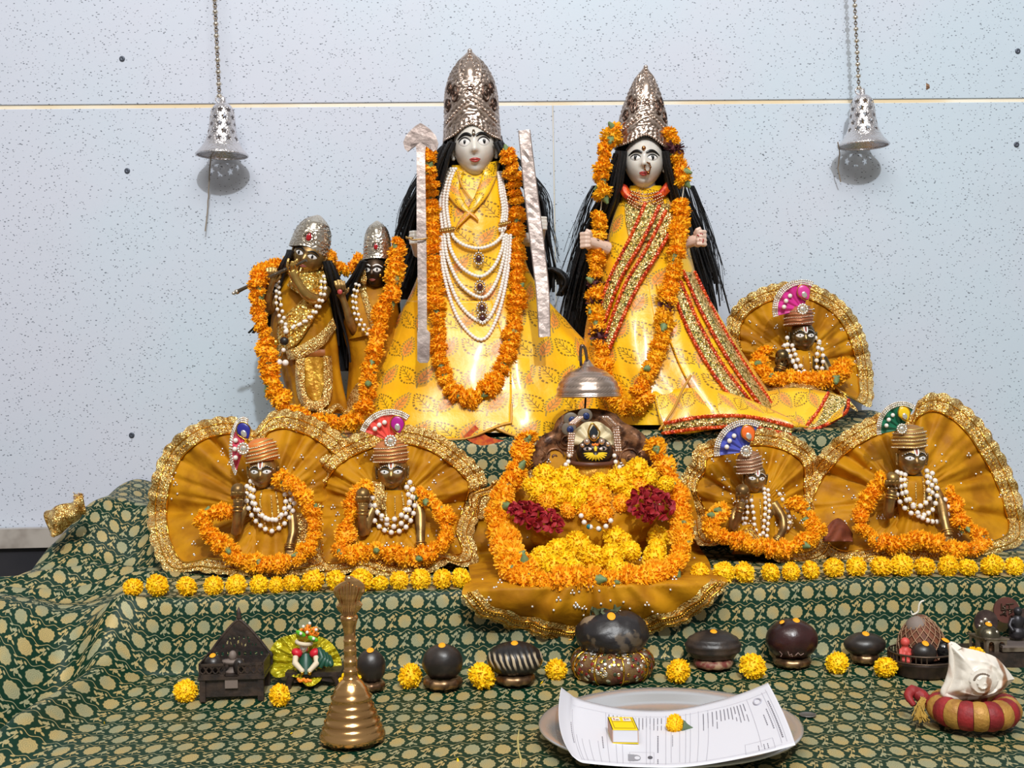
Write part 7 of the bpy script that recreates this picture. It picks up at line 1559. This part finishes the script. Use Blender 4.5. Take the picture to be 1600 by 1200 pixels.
# ================= hanging pierced bells =================
def star_bell(label, x, ytop, d, tilt, cord, side):
    k = d/F; c = S(x, ytop, d); root = thing('hanging_bell', label, 'bell', c, 'pierced bells on the wall'); rm = Matrix.Rotation(tilt, 3, 'Y')
    pr = catmull([(4, 0), (9, -1.5), (13, -5), (16.5, -11), (18.5, -20), (19.6, -30), (21, -42), (23, -52), (26.5, -61), (31, -69), (36, -75), (39, -79), (39.3, -81)], 130)
    nT = 220; stars = []
    rowsz = [(-13, 8, 0), (-24, 8, .5), (-35, 9, 0), (-46, 9, .5), (-57, 10, 0)]
    for z, n, o in rowsz:
        for i in range(n): stars.append((z, 2*pi*(i+o)/n))
    vs = []; fs = []
    for r, z in pr:
        for j in range(nT): a = 2*pi*j/nT; vs.append(c+rm @ Vector((r*k*sin(a), -r*k*cos(a), z*k)))
    for i in range(len(pr)-1):
        r = (pr[i][0]+pr[i+1][0])/2; z = (pr[i][1]+pr[i+1][1])/2
        near = [s for s in stars if abs(s[0]-z) < 5.2]
        for j in range(nT):
            a = 2*pi*(j+.5)/nT; hole = False
            for sz, sa in near:
                dx = ((a-sa+pi) % (2*pi)-pi)*r; dz = z-sz; q = math.hypot(dx, dz); t = math.atan2(dx, dz)
                tt = (t % (2*pi/5)); tt = min(tt, 2*pi/5-tt)
                if q < 5.0-3.0*tt/(pi/5): hole = True
            if not hole: fs.append((i*nT+j, i*nT+(j+1) % nT, (i+1)*nT+(j+1) % nT, (i+1)*nT+j))
    m = MB(); m.add(vs, fs); m.build('pierced_dome', mChrome, root, solid=.0007)
    m = MB(); m.tube([c+rm @ Vector((39.3*k*sin(a), -39.3*k*cos(a), -80.5*k)) for a in [2*pi*i/70 for i in range(70)]], 1.5*k, 7, closed=True); m.build('rim', mChrome, root)
    m = MB(); m.lathe(c, [(4.5*k, -2*k), (5*k, 3*k), (4.6*k, 8*k), (2.6*k, 10*k), (.0003, 11*k)], 14, rot=rm); m.build('cap', mChrome, root)
    m = MB(); m.tube([c+Vector((-6*k+4.5*k*cos(a), 0, 6*k+5*k*sin(a))) for a in [2*pi*i/18 for i in range(18)]], 1.3*k, 6, closed=True); m.build('hook_ring', mChrome, root)
    m = MB(); m.tube([c+rm @ Vector((0, 0, -4*k)), c+rm @ Vector((0, 0, -60*k))], 1*k, 6); m.ball(c+rm @ Vector((0, 0, -66*k)), 8*k, 14, 10); m.build('clapper', mBrassG, root)
    m = MB(); ch = c+Vector((-5*k, 0, 11*k)); n = 0; z = 0; lean = -5/155*k*1.0
    while z < 190:
        p = ch+Vector((lean*z, 0, z*k)); m.ball(p+Vector((0, 0, 0)), (4.4*k, 4.2*k, 3.4*k), 9, 7)
        for s2 in (0, 1, 2):
            zz = z+5+4.4*s2; rr = [p+Vector((lean*(zz-z)+2.4*k*cos(a)*(1 if s2 % 2 else .35), 2.4*k*cos(a)*(.35 if s2 % 2 else 1), (zz-z)*k+3.2*k*sin(a))) for a in [2*pi*i/10 for i in range(10)]]
            m.tube(rr, .8*k, 5, closed=True)
        z += 18.6
    m.build('bead_chain', mSilver2, root, kind='stuff')
    m = MB(); P = [S(a, b, q) for a, b, q in cord]; P = arc(P, .01); P = [p+Vector((.0012*nz(i*1.7, x), 0, 0)) for i, p in enumerate(P)]; m.tube(P, .0013, 6); m.build('cord', mCord, root)
star_bell('silver star-pierced bell on a bead chain, with a long dangling cord', 348, 161, 2.392, .03, [(336, 236, 2.37), (330, 243, 2.39), (327, 275, 2.415), (325, 320, 2.43), (320, 367, 2.435)], -1)
star_bell('silver star-pierced bell on a bead chain, with only a stub of cord', 1347, 148, 2.392, -.01, [(1309, 222, 2.385), (1312, 240, 2.40), (1309, 262, 2.42), (1314, 287, 2.43)], 1)
# ================= crumbs on the cloth =================
for (x, y, lab_) in ((456, 1146, 'yellow petal fragment on the cloth between carved stand and hand bell'), (164, 1130, 'yellow petal fragment on the cloth\'s folded end'), (847, 1067, 'yellow petal fragment by the sequined cushion'), (716, 1189, 'yellow petal fragment on the open cloth near the straw'), (791, 939, 'petal fragment on the riser beside the spread skirt')):
    d = surf_at(x, y); p = S(x, y, d-.003); m = MB(); q = rquat().to_matrix()
    m.grid([[p+q @ Vector(((i-1.5)*.0022, (j-1)*.0016*(1-abs(i-1.5)*.4), .0008*abs(j-1))) for j in range(3)] for i in range(4)]); o = m.build('petal_fragment', mYel, loc=p); tag(o, lab_, 'petal')
P = [S(x, y, surf_at(x, y)-.002) for x, y in ((811, 1140), (809, 1155), (810, 1172), (814, 1186), (813, 1199))]
m = MB(); m.tube(P, [.0007, .0014, .0012, .0014, .0008], 5); o = m.build('straw', mat('pale_straw', (190, 176, 110), .7), loc=P[0]); tag(o, 'thin pale straw lying on the brocade, pointing away from the viewer', 'straw')
